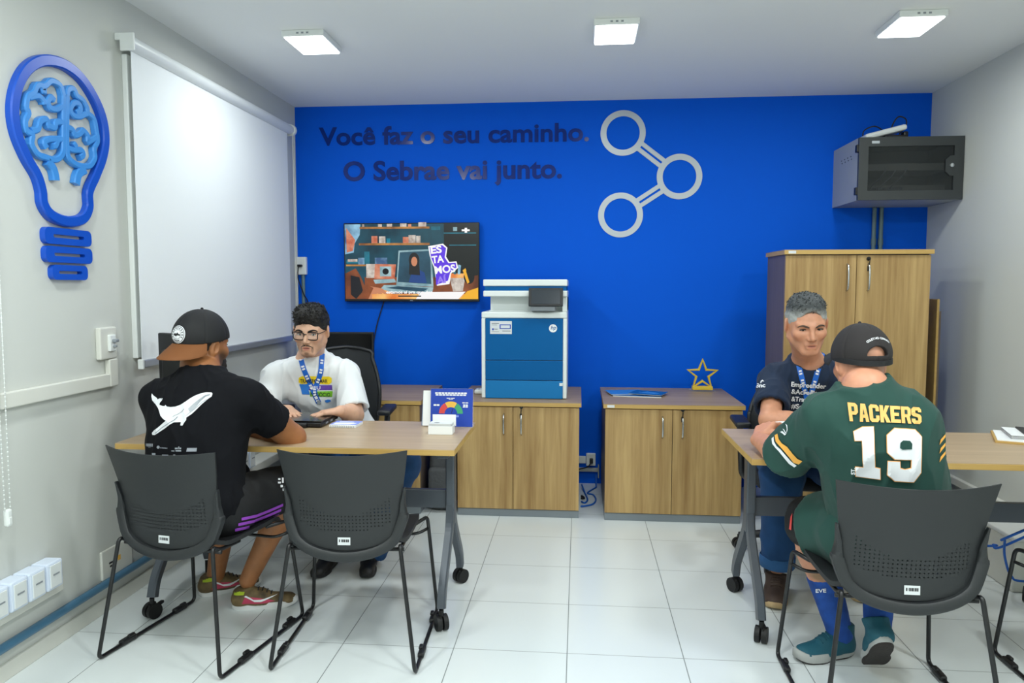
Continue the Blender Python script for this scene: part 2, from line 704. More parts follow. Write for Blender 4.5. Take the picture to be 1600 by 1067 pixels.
# chain of a second blind that hangs outside the frame on the left
ch = thing('blind_chain', 'white beaded blind chain with weight hanging at the left wall by the photo edge', 'chain', at(12, 800, X=XL + .05))
bm = new_bm()
b0 = at(12, 800, X=XL + .05)
for dx in (-.012, .012):
    tube(bm, [(0, dx, .0), (0, dx * 1.6, 1.40)], .0016, 6)
    for k in range(88):
        t = k / 88
        bmesh.ops.create_icosphere(bm, subdivisions=1, radius=.0032, matrix=Matrix.Translation((0, dx * (1 + .6 * t), 1.40 * t)))
obj('bead_string', bm, 'white_plastic', ch, smooth=True)
bm = new_bm(); box(bm, (0, 0, -.02), (.018, .024, .06), .006); box(bm, (.008, 0, -.03), (.006, .014, .025), .002)
obj('chain_weight', bm, 'white_plastic', ch)

# ------------------------------------------------------------------ ceiling lights
em = bpy.data.materials.new('led_diffuser')
em.use_nodes = True
_n = em.node_tree.nodes['Principled BSDF']
_n.inputs['Base Color'].default_value = (0.9, 0.9, 0.9, 1)
_n.inputs['Emission Color'].default_value = LAMP_COL + (1,)
_n.inputs['Emission Strength'].default_value = 6.0
M['led_diffuser'] = em
LAMP_LABEL = ['square LED ceiling panel nearest the roller blind, leftmost of the three',
              'square LED ceiling panel at the middle, above the printer and the wall logo',
              'square LED ceiling panel at the right, nearest the grey wall rack']


def ceiling_light(i, x, y):
    t = thing('ceiling_light', LAMP_LABEL[i] if i < 3 else 'square LED ceiling panel behind the camera, out of the picture', 'ceiling light', (x, y, ZC), 0, 'square LED ceiling panels')
    if i in (0, 2):
        t.rotation_euler.z = 0.0
    bm = new_bm()
    bx(bm, -.108, .108, -.145, .145, -.030, 0, .005)
    obj('housing', bm, 'white_plastic', t)
    bm = new_bm()
    bx(bm, -.098, .098, -.132, .132, -.036, -.028, .003)
    obj('diffuser', bm, 'led_diffuser', t)
    if i < 3:
        bm = new_bm()
        for k in range(3):
            bx(bm, -.03 + k * .025, -.018 + k * .025, -.1462, -.1452, -.020, -.012)
        obj('maker_mark', bm, 'ink_grey', t)
    ld = bpy.data.lights.new('led_lamp', 'AREA')
    ld.shape = 'RECTANGLE'
    ld.size, ld.size_y = .19, .26
    ld.energy = LAMP_W[i // 3]
    ld.color = LAMP_COL
    lo = bpy.data.objects.new('led_lamp', ld)
    COL.objects.link(lo)
    lo.location = (0, 0, -.045)
    lo.parent = t


for i, (x, y) in enumerate(LAMPS):
    ceiling_light(i, x, y)

# ------------------------------------------------------------------ light bulb wall sign (traced on the wall plane X = XL)
SIGN_O = at(100, 438, X=XL)
sign = thing('bulb_sign', 'large blue light bulb wall sign with a brain inside, on the left wall', 'wall sign', SIGN_O)
def sp_(zx, zy, dx=0.012):
    return at(zx * 200 / 534, 60 + zy * 400 / 1067, X=XL + .001) - SIGN_O + Vector((dx, 0, 0))
OUT = [(170, 92), (105, 120), (60, 190), (40, 290), (52, 390), (92, 490), (138, 570), (158, 635), (165, 690), (200, 738), (265, 763), (330, 752), (356, 705), (356, 640), (385, 572), (414, 495), (425, 420), (414, 335), (380, 250), (322, 163), (250, 108)]
bm = new_bm()
tube(bm, smooth_path([sp_(*p) for p in OUT], 5, True), 0, closed=True, flat=(.042, .024, (1, 0, 0)))
obj('bulb_outline', bm, 'sign_blue', sign)
for (x0, y0, x1, y1, sl) in ((166, 790, 362, 866, 8), (170, 866, 366, 940, 8), (199, 942, 347, 1010, 8)):
    bm = new_bm()
    # rounded plate with a slot: outer and inner loops about the same centre line
    A = sp_(x0, (y0 + y1) / 2 - 6, 0); B = sp_(x1, (y0 + y1) / 2 + 6, 0)
    A.z = B.z = (A.z + B.z) / 2
    hh = (sp_(x0, y0, 0).z - sp_(x0, y1, 0).z) / 2 * .93
    w_ = (B.y - A.y) / 2
    cy, cz = (A.y + B.y) / 2, A.z
    def rr(w, h, r):
        out = []
        for sx, sy, a0 in ((1, 1, 0), (-1, 1, 90), (-1, -1, 180), (1, -1, 270)):
            for k in range(6):
                a_ = math.radians(a0 + 18 * k)
                out.append((cy + sx * (w - r) + r * math.cos(a_), cz + sy * (h - r) + r * math.sin(a_)))
        return out
    lo_, li_ = rr(w_, hh, hh * .7), rr(w_ * .66, hh * .20, hh * .19)
    lp = [[bm.verts.new((x, a, b)) for a, b in l] for x, l in ((0, lo_), (.022, lo_), (.022, li_), (0, li_))]
    for P_, Q_ in zip(lp, lp[1:] + lp[:1]):
        for k in range(24):
            bm.faces.new((P_[k], P_[(k + 1) % 24], Q_[(k + 1) % 24], Q_[k]))
    obj('bulb_base_ring', bm, 'sign_blue', sign)
BR = [([(247, 240), (232, 196), (195, 178), (168, 198), (138, 196), (122, 226), (98, 242), (90, 285), (100, 312), (86, 345), (92, 385), (116, 402), (113, 440), (140, 483), (172, 496), (212, 506), (243, 480), (247, 400), (247, 240)], 'l'),
      ([(262, 240), (268, 212), (290, 212), (304, 240), (328, 258), (345, 288), (350, 312), (374, 335), (384, 378), (390, 428), (376, 460), (378, 500), (355, 532), (312, 530), (275, 505), (262, 470), (260, 380), (262, 240)], 'r'),
      ([(103, 246), (140, 240), (162, 258), (168, 276)], ''), ([(172, 190), (160, 215), (172, 222)], ''),
      ([(208, 258), (195, 246), (182, 262), (190, 288), (215, 296), (240, 284)], ''),
      ([(112, 386), (140, 378), (150, 346), (176, 338), (186, 365), (210, 372), (216, 350), (242, 350)], ''),
      ([(176, 456), (166, 432), (190, 420), (240, 420)], ''), ([(222, 424), (214, 446), (200, 450)], ''),
      ([(352, 312), (332, 318), (316, 326), (290, 322), (276, 296), (290, 270), (312, 274), (318, 300), (300, 312)], ''),
      ([(264, 372), (284, 380), (296, 404), (318, 396), (330, 384), (348, 404), (352, 430), (384, 412)], ''),
      ([(264, 456), (290, 466), (322, 466), (330, 486), (316, 498)], ''), ([(300, 440), (290, 452)], '')]
brain = None
bm = new_bm()
for pts, k in BR:
    tube(bm, smooth_path([sp_(*p, dx=.012 if k else .0115) for p in pts], 4), 0, flat=(.025, .022, (1, 0, 0)))
obj('brain', bm, 'sign_light_blue', sign)
for pts in ([(180, 512), (202, 538), (212, 565), (216, 592)], [(338, 548), (316, 560), (306, 582), (302, 608)]):
    bm = new_bm(); tube(bm, smooth_path([sp_(*p) for p in pts], 4), 0, flat=(.036, .022, (1, 0, 0)))
    obj('brain_stem', bm, 'sign_light_blue', sign)

# ------------------------------------------------------------------ left wall electrics
o = at(162, 536, X=XL)
sw = thing('wall_outlet', 'off-white wall outlet box with plug on the left wall below the bulb sign', 'outlet', o)
bm = new_bm(); box(bm, (.012, 0, 0), (.024, .112, .135), .006); obj('outlet_plate', bm, 'offwhite_plastic', sw)
bm = new_bm(); box(bm, (.028, .012, .0), (.016, .040, .070), .004); obj('socket_module', bm, 'white_plastic', sw)
bm = new_bm(); box(bm, (.042, .016, .010), (.022, .026, .014), .004); box(bm, (.040, .016, -.014), (.014, .016, .010), .003); obj('plug', bm, 'ink_grey', sw)
bm = new_bm()
zt = .985
bx(bm, XL + .001, XL + .024, 1.2, 2.985, zt - .028, zt + .028, .004)
bx(bm, XL + .001, XL + .026, 2.955, 3.01, zt - .028, o.z - .07, .004)
tag(obj('cable_trunking', bm, 'offwhite_plastic'), 'off-white cable trunking running along the left wall up to the outlet box', 'trunking')

# row of four power boxes by the photo's lower left corner, and the row under the desk further along the wall
def power_row(yc, label, n=4, zc=.300, wd=.088):
    t = thing('power_strip', label, 'power strip', (XL, yc, zc), 0, 'rows of white power boxes on the left wall')
    bm = new_bm(); bx(bm, 0, .03, -n * wd / 2 - .05, n * wd / 2 + .05, -.085, -.03, .004); obj('mounting_rail', bm, 'offwhite_plastic', t)
    for k in range(n):
        y = (k - (n - 1) / 2) * wd
        bm = new_bm(); box(bm, (.034, y, .01), (.068, wd - .006, .104), .007)
        b = obj('power_box', bm, 'box_plastic', t)
        bm = new_bm(); box(bm, (.0695, y, .01), (.004, wd - .03, .085), .002); c = obj('box_cover', bm, 'blind_rail', b)
        bm = new_bm(); bx(bm, .0718, .0728, y - .016, y + .016, .012, .018); obj('box_mark', bm, 'ink_grey', b)
    return t
power_row(2.39, 'row of four white power boxes low on the left wall beside the bottom left corner')
bm = new_bm()
bx(bm, XL + .001, XL + .12, 3.30, 5.10, .285, .338, .006)
tag(obj('wall_duct', bm, 'offwhite_plastic'), 'white floor-level duct along the left wall under the desk', 'duct')
t2 = power_row(3.885, 'row of white power boxes on the duct under the left desk', zc=.392)
t2.location.x = XL + .085
t2.children[0].location.z = .034
pl = thing('cover_plate', 'white double cover plate with label low on the left wall behind the chair', 'cover plate', at(180, 872, X=XL))
bm = new_bm(); box(bm, (.006, 0, 0), (.012, .21, .125), .004); obj('plate', bm, 'offwhite_plastic', pl)
bm = new_bm(); bx(bm, .012, .0126, -.06, -.02, -.005, .003); bx(bm, .012, .0126, -.055, -.04, -.02, -.012); obj('plate_print', bm, 'ink_black', pl)
bm = new_bm(); bx(bm, .012, .0126, .0, .02, -.01, .012); obj('yellow_mark', bm, 'amber', pl)
bm = new_bm()
tube(bm, [(XL + .02, YF + .02, .128), (XL + .02, 5.14, .128)], .0165, 12)
for y in (1.2, 3.28, 4.6):
    cyl(bm, (XL + .02, y, .128), (XL + .02, y + .06, .128), .020, seg=14)
tag(obj('conduit_pipe', bm, 'pvc_blue', smooth=False, auto=40), 'blue-grey conduit pipe running low along the left wall', 'pipe')

# right wall trunking and pipe
bm = new_bm(); bx(bm, XR - .03, XR, YF + .02, 5.14, .19, .235, .004)
tag(obj('cable_trunking', bm, 'offwhite_plastic'), 'white cable trunking low along the right wall behind the right desk', 'trunking')
bm = new_bm(); tube(bm, [(XR - .02, YF + .02, .128), (XR - .02, 5.14, .128)], .018, 12)
tag(obj('conduit_pipe', bm, 'pvc_grey', auto=40), 'grey conduit pipe low along the right wall', 'pipe')

# ------------------------------------------------------------------ back wall: lettering and logo
sg = thing('wall_lettering', 'dark glossy two line lettering across the blue back wall above the television', 'lettering', (-.89, YB, 2.10))
def wall_text(name, s, x0, x1, z, size, bold):
    bm = new_bm()
    text_bm(bm, s, (x0, YB, z), UX, UZ, size, .006, bold, 'LEFT', width=x1 - x0)
    ob = obj(name, bm, 'letter_navy')
    ob.parent = sg
    ob.location = -sg.location
    return ob
a, b = at(499, 228, Y=YB), at(920, 222, Y=YB)
wall_text('slogan_line', 'Você faz o seu caminho.', a.x, b.x, a.z + .004, .172, .0040)
a, b = at(537, 283, Y=YB), at(878, 279, Y=YB)
wall_text('slogan_line', 'O Sebrae vai junto.', a.x, b.x, a.z + .004, .185, .0048)

lg = thing('wall_logo', 'silver logo of three linked rings on the blue back wall', 'logo', (.42, YB, 1.75))
C1, C2, C3 = at(973.5, 208, Y=YB), at(1061.5, 276, Y=YB), at(969.5, 336, Y=YB)
R0, R1 = .112, .152
for c in (C1, C2, C3):
    bm = new_bm(); annulus(bm, c - lg.location, UX, UZ, R0, R1, n=56, depth=.006)
    obj('ring', bm, 'silver_vinyl', lg)
for p, q in ((C1, C2), (C3, C2)):
    bm = new_bm()
    d = (q - p).normalized(); nrm = Vector((-d.z, 0, d.x))
    L_ = (q - p).length
    for s in (-1, 1):
        A = p + d * (R0 + .018) + nrm * (.0215 * s) - lg.location
        B = p + d * (L_ - R0 - .018) + nrm * (.0215 * s) - lg.location
        tube(bm, [A + Vector((0, -.0028, 0)), B + Vector((0, -.0028, 0))], 0, flat=(.029, .006, (0, -1, 0)))
    obj('link_bars', bm, 'silver_vinyl', lg)

# ------------------------------------------------------------------ back wall electrics
o = at(472, 415.5, Y=YB)
ob_ = thing('wall_outlet', 'white outlet box with black plug on the blue wall beside the window blind', 'outlet', o)
bm = new_bm(); box(bm, (0, -.018, 0), (.082, .036, .126), .006); obj('outlet_plate', bm, 'white_plastic', ob_)
bm = new_bm(); box(bm, (0, -.045, 0), (.034, .03, .018), .005); obj('plug', bm, 'black_plastic', ob_)
bm = new_bm(); tube(bm, smooth_path([(-.008, -.055, -.01), (-.012, -.05, -.09), (.02, -.03, -.20), (.05, -.02, -.28), (.06, -.02, -.5)], 6), .004, 6); obj('cord', bm, 'black_plastic', ob_)
bm = new_bm(); tube(bm, [(o.x + .012, YB - .014, o.z - .06), (o.x + .012, YB - .014, .02)], .0125, 12)
tag(obj('conduit_pipe', bm, 'pvc_grey', auto=40), 'grey conduit pipe running down from the outlet box beside the blind', 'pipe')

o = at(922.5, 717, Y=YB)
oc = thing('wall_outlet', 'white outlet plate with black plug low on the blue wall between the two cabinets', 'outlet', o)
bm = new_bm(); box(bm, (.003, -.012, .0), (.066, .024, .088), .005); box(bm, (-.062, -.008, -.004), (.06, .016, .052), .004); obj('outlet_plate', bm, 'white_plastic', oc)
bm = new_bm(); box(bm, (.006, -.035, -.006), (.024, .028, .036), .006); tube(bm, smooth_path([(.002, -.045, -.02), (-.02, -.05, -.045), (-.06, -.04, -.06), (-.1, -.04, -.07)], 5), .004, 6); obj('plug', bm, 'black_plastic', oc)
bm = new_bm()
bx(bm, o.x - .12, o.x + .055, YB - .03, YB, o.z - .085, o.z - .06, .003)
bx(bm, o.x + .052, o.x + .06, YB - .045, YB, o.z - .125, o.z - .035, .002)
tag(obj('cable_trunking', bm, 'rack_grey'), 'short grey cable trunking under the outlet between the cabinets', 'trunking')

# ------------------------------------------------------------------ network rack on the back wall
rack = thing('network_rack', 'grey wall mounted network rack with dark glass door above the tall cabinet', 'network rack', (1.98, YB, 1.906))
RX0, RX1, RZ1, RY = -.303, .302, .374, -.43
bm = new_bm()
bx(bm, RX0, RX1, RY, -.012, 0, .012); bx(bm, RX0, RX1, RY, -.012, RZ1 - .012, RZ1)
bx(bm, RX0, RX0 + .012, RY, -.012, 0.012, RZ1 - .012); bx(bm, RX1 - .012, RX1, RY, -.012, 0.012, RZ1 - .012)
bx(bm, RX0, RX1, -.012, 0, 0, RZ1)
obj('rack_body', bm, 'rack_grey', rack)
bm = new_bm()
dy0, dy1 = RY - .022, RY - .002
gx0, gx1, gz0, gz1 = RX0 + .055, RX1 - .055, .055, RZ1 - .055
for a in ((RX0, gx0, 0, RZ1), (gx1, RX1, 0, RZ1), (gx0, gx1, 0, gz0), (gx0, gx1, gz1, RZ1)):
    bx(bm, a[0], a[1], dy0, dy1, a[2], a[3])
zl = .2
poly(bm, [(gx1, zl - .06), (gx1, zl + .06), (gx1 - .02, zl + .06), (gx1 - .048, zl + .035), (gx1 - .048, zl - .035), (gx1 - .02, zl - .06)][::-1], (0, dy1, 0), UX, UZ, .0201)
door = obj('rack_door', bm, 'rack_dark', rack)
bm = new_bm(); bx(bm, gx0, gx1, dy0 + .008, dy0 + .012, gz0, gz1); obj('glass_panel', bm, 'smoked_glass', door)
bm = new_bm(); cyl(bm, (gx1 - .016, dy0, zl), (gx1 - .016, dy0 - .012, zl), .012, seg=18); box(bm, (gx1 - .016, dy0 - .014, zl), (.004, .006, .016)); obj('lock', bm, 'chrome', door)
for z in (.055, .31):
    bm = new_bm(); box(bm, (RX0 - .004, RY - .004, z), (.018, .03, .045), .003); obj('hinge', bm, 'black_plastic', door)
bm = new_bm()
box(bm, (RX0 + .095, dy0 - .001, RZ1 - .03), (.045, .002, .016), .002)
obj('maker_badge', bm, 'silver_vinyl', door)
bm = new_bm()
for k in range(4):
    for q in range(2):
        box(bm, (RX0 - .0005, -.33 + k * .055 + q * .012, .265 + q * .018), (.002, .012, .006))
obj('side_vent', bm, 'black_plastic', rack)
bm = new_bm()
bx(bm, gx0 - .03, gx1 + .02, RY + .10, RY + .36, .19, .235, .003)
bx(bm, gx0 - .03, gx1 + .02, RY + .12, RY + .36, .06, .105, .003)
obj('network_switch', bm, 'rack_grey', rack)
bm = new_bm()
for k in range(9):
    bx(bm, gx0 + .05 + k * .024, gx0 + .067 + k * .024, RY + .112, RY + .122, .074, .092)
for k in range(3):
    x = gx0 + .06 + k * .06
    tube(bm, smooth_path([(x, RY + .11, .085), (x + .01, RY + .06, .11), (x + .05, RY + .06, .15), (x + .09, RY + .09, .20)], 5), .0035, 6)
obj('patch_cables', bm, 'ink_grey', rack)

rt = thing('wifi_router', 'white wifi router lying tilted on top of the grey network rack', 'router', (1.86, YB - .30, 1.906 + RZ1 + .001))
rmx = Matrix.Rotation(math.radians(-14), 3, 'Y')
bm = new_bm(); box(bm, (0, 0, .045), (.25, .17, .034), .014, rot=rmx)
obj('router_body', bm, 'white_plastic', rt)
bm = new_bm(); box(bm, (.06, 0, .014), (.12, .13, .028), .004); obj('router_base', bm, 'black_plastic', rt)
bm = new_bm()
tube(bm, smooth_path([(-.09, .05, .02), (-.09, .04, .075), (-.03, .03, .10), (.03, .05, .075), (.05, .06, .05)], 6), .004, 6)
tube(bm, smooth_path([(.07, .03, .03), (.075, .03, .10), (.11, .03, .155), (.155, .03, .14), (.155, .03, .09), (.12, .03, .05), (.11, .03, .01)], 6), .0042, 6)
box(bm, (.13, -.02, .028), (.03, .05, .05), .008)
obj('cable', bm, 'black_plastic', rt)
for k, px in enumerate((1364, 1375)):
    p = at(px, 350, Y=YB)
    bm = new_bm(); tube(bm, [(p.x, YB - .018, 1.904), (p.x, YB - .018, .02)], .0135, 12)
    cyl(bm, (p.x, YB - .018, 1.70), (p.x, YB - .018, 1.66), .0165, seg=14)
    tag(obj('conduit_pipe', bm, 'pvc_grey', auto=40), ['grey conduit pipe under the network rack, the one farther from the right wall', 'grey conduit pipe under the network rack, the one nearer the right wall'][k], 'pipe', 'conduits under the rack')

# ================================================================== CABINETS
def handle_bm(bm, x, y, z, h=.125):
    pts = [(x, y, z - h / 2), (x, y - .022, z - h / 2 + .015), (x, y - .028, z), (x, y - .022, z + h / 2 - .015), (x, y, z + h / 2)]
    tube(bm, smooth_path(pts, 5), .0052, 8)


def cabinet(name, label, x0, x1, yf, yb, H, key=True, sticker=False, plinth=.045, top_t=.026, handle_dx=(-.055, .05), handle_z=.565, split=None, hh=.125):
    xc = (x0 + x1) / 2
    t = thing(name, label, 'cabinet', (xc, (yf + yb) / 2, 0))
    w, d = x1 - x0, yb - yf
    f = -d / 2
    bm = new_bm()
    bx(bm, -w / 2 + .01, w / 2 - .01, f + .022, d / 2, plinth, H - top_t)
    obj('carcass', bm, 'wood_side', t)
    bm = new_bm(); bx(bm, -w / 2 + .01, w / 2 - .01, f + .012, d / 2 - .01, 0.0, plinth, .002)
    obj('plinth', bm, 'plinth_grey', t)
    bm = new_bm(); bx(bm, -w / 2 - .002, w / 2 + .002, f - .012, d / 2 + .002, H - .004, H)
    tp = obj('top_panel', bm, 'wood_top', t)
    bm = new_bm(); bx(bm, -w / 2 - .002, w / 2 + .002, f - .012, d / 2 + .002, H - top_t, H - .004)
    obj('top_edge', bm, 'wood_edge', tp)
    sx = 0.0 if split is None else split
    for s in (-1, 1):
        a, b = (-w / 2 + .010, sx - .0015) if s < 0 else (sx + .0015, w / 2 - .010)
        bm = new_bm(); bx(bm, a, b, f, f + .02, plinth + .004, H - top_t - .006, .0015)
        dr = obj('door', bm, 'wood_door', t)
        hx = sx + handle_dx[0 if s < 0 else 1]
        bm = new_bm(); handle_bm(bm, hx, f, handle_z, hh)
        obj('handle', bm, 'chrome', dr, smooth=True)
        if s > 0 and key:
            bm = new_bm()
            cyl(bm, (hx, f, handle_z + .105), (hx, f - .008, handle_z + .105), .011, seg=16)
            obj('lock', bm, 'black_plastic', dr)
            bm = new_bm()
            box(bm, (hx, f - .016, handle_z + .10), (.006, .02, .014), .001)
            tube(bm, [(hx, f - .022, handle_z + .09), (hx - .003, f - .018, handle_z + .055)], .003, 6)
            box(bm, (hx - .003, f - .014, handle_z + .05), (.012, .004, .03), .001)
            obj('key', bm, 'black_plastic', dr)
    if sticker:
        bm = new_bm(); bx(bm, -w / 2 + .02, -w / 2 + .062, f - .0128, f - .0122, H - top_t + .004, H - .006)
        st = obj('label_sticker', bm, 'sticker', t)
    return t


CF = 4.345
cabinet('low_cabinet', 'low oak two-door cabinet carrying the printer', -.735, .015, CF, 5.04, .70, split=-.028)
c2 = cabinet('low_cabinet', 'low oak two-door cabinet under the star trophy and blue magazines', .148, .955, CF - .02, 5.04, .70, sticker=True, split=-.005, handle_dx=(-.058, .056))
cabinet('low_cabinet', 'low oak cabinet behind the man in the white t-shirt, leftmost of three', -1.70, -.945, CF, 5.04, .70, key=False)
cabinet('tall_cabinet', 'tall oak two-door cabinet in the right corner below the network rack', 1.162, 1.972, 4.36, 4.77, 1.592, sticker=True, handle_z=1.435, handle_dx=(-.052, .062), hh=.15, split=-.005, plinth=.05)

# boards leaning in the gap beside the tall cabinet
bm = new_bm(); box(bm, (2.090, 4.60, .655), (.014, .14, 1.31), .002)
tag(obj('wooden_board', bm, 'wood_edge'), 'narrow wooden board standing upright between tall cabinet and right wall', 'board')
bm = new_bm(); box(bm, (2.115, 4.64, .62), (.014, .16, 1.24), .002)
tag(obj('wooden_board', bm, 'wood_side'), 'darker wooden board standing behind the narrow one by the right wall', 'board')

# ------------------------------------------------------------------ printer
PX, PY, PZ = -.332, 4.76, .70
pr = thing('printer', 'tall white and blue multifunction printer on the low cabinet', 'printer', (PX, PY, PZ))
f = 4.47 - PY
W = .26
zz = lambda y: (983 - y) / 1250.0
xx = lambda x: (x - 390) / 1250.0
bm = new_bm()
bx(bm, -W, W, f + .012, .26, .004, zz(320), .008)
for s in (-1, 1):
    bx(bm, s * W - (0 if s < 0 else .024), s * W + (.024 if s < 0 else 0), f - .004, f + .05, .004, zz(369), .004)
bx(bm, -W, W, f - .004, f + .05, zz(368), zz(322), .006)
bx(bm, xx(120), W, f + .10, .26, zz(320), zz(205))
bx(bm, W - .03, W, f + .02, .26, zz(320), zz(205), .004)
obj('printer_body', bm, 'printer_white', pr)
bm = new_bm()
poly(bm, [(xx(120), zz(320)), (xx(150), zz(312)), (xx(640), zz(312)), (xx(640), zz(320))], (0, f + .05, 0), UX, UZ, .0)
bx(bm, xx(120), xx(640), f + .02, f + .10, zz(318), zz(318) + .004)
obj('output_tray', bm, 'blind_rail', pr)
bm = new_bm()
bx(bm, xx(80), W, f - .01, .26, zz(125), zz(75), .005)
bx(bm, xx(80), W, f - .01, .26, zz(205), zz(160), .006)
sc = obj('scanner', bm, 'printer_white', pr)
bm = new_bm(); bx(bm, xx(92), xx(708), f - .004, .255, zz(162), zz(124)); obj('trim_band', bm, 'printer_blue', sc)
cp = None
rx = Matrix.Rotation(math.radians(-14), 3, 'X')
bm = new_bm(); box(bm, (xx(557), f - .045, zz(208)), (.205, .018, .112), .004, rot=rx)
cp = obj('control_panel', bm, 'black_plastic', pr)
bm = new_bm(); box(bm, (xx(557), f - .0548, zz(206)), (.172, .002, .088), .001, rot=rx); obj('screen', bm, 'screen_off', cp)
bm = new_bm(); box(bm, (xx(535), f - .01, zz(290)), (.15, .08, .035), .006); obj('panel_base', bm, 'ink_grey', cp)
bm = new_bm(); bx(bm, xx(95), xx(685), f - .008, f + .02, zz(687), zz(370), .003); fp = obj('front_door', bm, 'printer_blue', pr)
bm = new_bm(); bx(bm, xx(95), xx(685), f - .008, f + .02, zz(840), zz(691), .003); obj('paper_drawer', bm, 'printer_blue', pr)
bm = new_bm(); bx(bm, xx(95), xx(685), f - .008, f + .02, zz(980), zz(844), .003); d2 = obj('paper_drawer', bm, 'printer_light_blue', pr)
d2['label'] = 'lighter blue bottom drawer'
bm = new_bm(); bx(bm, xx(660), xx(686), f - .011, f - .007, zz(880), zz(858), .001); obj('lock', bm, 'printer_white', d2)
bm = new_bm(); poly(bm, [(xx(132), zz(488)), (xx(298), zz(488)), (xx(298), zz(390)), (xx(132), zz(390))], (0, f - .0084, 0), UX, UZ, .0006)
ls = obj('info_sticker', bm, 'sticker', fp)
bm = new_bm()
def rect(bm, x0, y0, x1, y1, Y, mi=0, d=.0004):
    poly(bm, [(xx(x0), zz(y1)), (xx(x1), zz(y1)), (xx(x1), zz(y0)), (xx(x0), zz(y0))], (0, Y, 0), UX, UZ, d, mi)
rect(bm, 205, 415, 290, 450, f - .0091); rect(bm, 145, 405, 200, 411, f - .0091, 1); rect(bm, 145, 418, 185, 422, f - .0091, 1)
rect(bm, 148, 445, 160, 460, f - .0091, 0); rect(bm, 163, 448, 190, 454, f - .0091, 1); rect(bm, 145, 468, 200, 472, f - .0091, 1); rect(bm, 225, 462, 288, 468, f - .0091, 1)
rect(bm, 213, 422, 283, 443, f - .0096, 2)
obj('sticker_print', bm, ['paper_blue', 'ink_grey', 'sticker'], ls)
bm = new_bm(); poly(bm, disc_pts(.0245, 32, xx(610), zz(443)), (0, f - .0084, 0), UX, UZ, .0008); em_ = obj('emblem', bm, 'ink_white', fp)
bm = new_bm(); text_bm(bm, 'hp', (xx(612), f - .0094, zz(451)), Vector((1, 0, 0)), Vector((.22, 0, 1)), .034, .0005, .0004, 'CENTER'); obj('emblem_letters', bm, 'printer_blue', em_)

mo = at(752, 611, Z=.715)
ms = thing('computer_mouse', 'small white mouse-shaped device beside the printer on the cabinet', 'mouse', (mo.x - .01, mo.y, .70))
bm = new_bm(); box(bm, (0, 0, .016), (.06, .10, .03), .012, seg=3); obj('mouse_shell', bm, 'white_plastic', ms, smooth=True)
bm = new_bm(); box(bm, (0, -.03, .0316), (.006, .022, .003), .001); obj('scroll_wheel', bm, 'ink_grey', ms)

# ------------------------------------------------------------------ television
tx0, tx1, tz0, tz1 = -1.648, -.690, 1.279, 1.826
TVO = ((tx0 + tx1) / 2, YB, tz0)
tv = thing('television', 'wall mounted flat television showing a desk scene with a laptop', 'television', TVO)
tw, th = tx1 - tx0, tz1 - tz0
bm = new_bm()
bx(bm, -tw / 2, tw / 2, -.058, -.03, 0, th, .003)
bx(bm, -tw / 4, tw / 4, -.03, -.006, .08, th - .12, .006)
obj('tv_body', bm, 'black_gloss', tv)
bm = new_bm(); bx(bm, -.2, .2, -.006, 0, .15, th - .15); obj('wall_bracket', bm, 'black_steel', tv)
# picture on the screen, flat shapes in a 0..750 x 0..425 frame (photo zoom units), y down
SW, SH = tw - .016, th - .026


def emis(name, rgb, k=1.0, noise=None):
    m = mat(name, (0, 0, 0), 0.2, emit=(rgb, k))
    if noise:
        nt = m.node_tree
        tc = nt.nodes.new('ShaderNodeTexCoord')
        n = nt.nodes.new('ShaderNodeTexNoise'); n.inputs['Scale'].default_value = noise[0]; n.inputs['Detail'].default_value = 3
        nt.links.new(tc.outputs['Object'], n.inputs['Vector'])
        cr = nt.nodes.new('ShaderNodeValToRGB')
        cr.color_ramp.elements[0].position = .35; cr.color_ramp.elements[0].color = lin(rgb)
        cr.color_ramp.elements[1].position = .68; cr.color_ramp.elements[1].color = lin(noise[1])
        nt.links.new(n.outputs[0], cr.inputs[0])
        nt.links.new(cr.outputs[0], nt.nodes['Principled BSDF'].inputs['Emission Color'])
    return m


PIC = ['tv_back', 'tv_shelf', 'tv_pot', 'tv_cup', 'tv_teal', 'tv_silver', 'tv_lap', 'tv_skin', 'tv_white', 'tv_purple', 'tv_orange', 'tv_wood', 'tv_dark', 'tv_lilac', 'tv_hair', 'tv_navy', 'tv_light', 'tv_yellow']
for nm, rgb, nz in (('tv_back', (8, 38, 52), (5, (18, 78, 96))), ('tv_shelf', (122, 74, 34), (9, (200, 140, 70))), ('tv_pot', (188, 92, 62), (20, (216, 150, 120))), ('tv_cup', (214, 206, 196), (24, (150, 130, 120))),
                    ('tv_teal', (14, 84, 104), (8, (28, 128, 150))), ('tv_silver', (112, 150, 160), (12, (170, 200, 206))), ('tv_lap', (24, 60, 80), (7, (40, 86, 108))), ('tv_skin', (202, 132, 96), None), ('tv_white', (248, 246, 246), None),
                    ('tv_purple', (92, 48, 224), None), ('tv_orange', (226, 122, 50), (10, (250, 200, 120))), ('tv_wood', (90, 44, 22), (8, (150, 80, 40))), ('tv_dark', (10, 14, 18), None), ('tv_lilac', (150, 126, 236), None),
                    ('tv_hair', (20, 20, 26), None), ('tv_navy', (20, 62, 130), None), ('tv_light', (150, 200, 226), (9, (60, 90, 130))), ('tv_yellow', (240, 176, 40), None)):
    emis(nm, rgb, 1.0, nz)
bm = new_bm()
_lay = [0]


def tvp(pts, m, lay=None):
    _lay[0] += 1
    Y = -.0583 - .00004 * _lay[0]
    q = [((x - 375) / 750 * SW, .018 + (425 - y) / 425 * SH) for x, y in pts]
    area = sum(a[0] * b[1] - b[0] * a[1] for a, b in zip(q, q[1:] + q[:1]))
    if area < 0:
        q = q[::-1]
    poly(bm, q, (0, Y, 0), UX, UZ, 0, PIC.index(m))


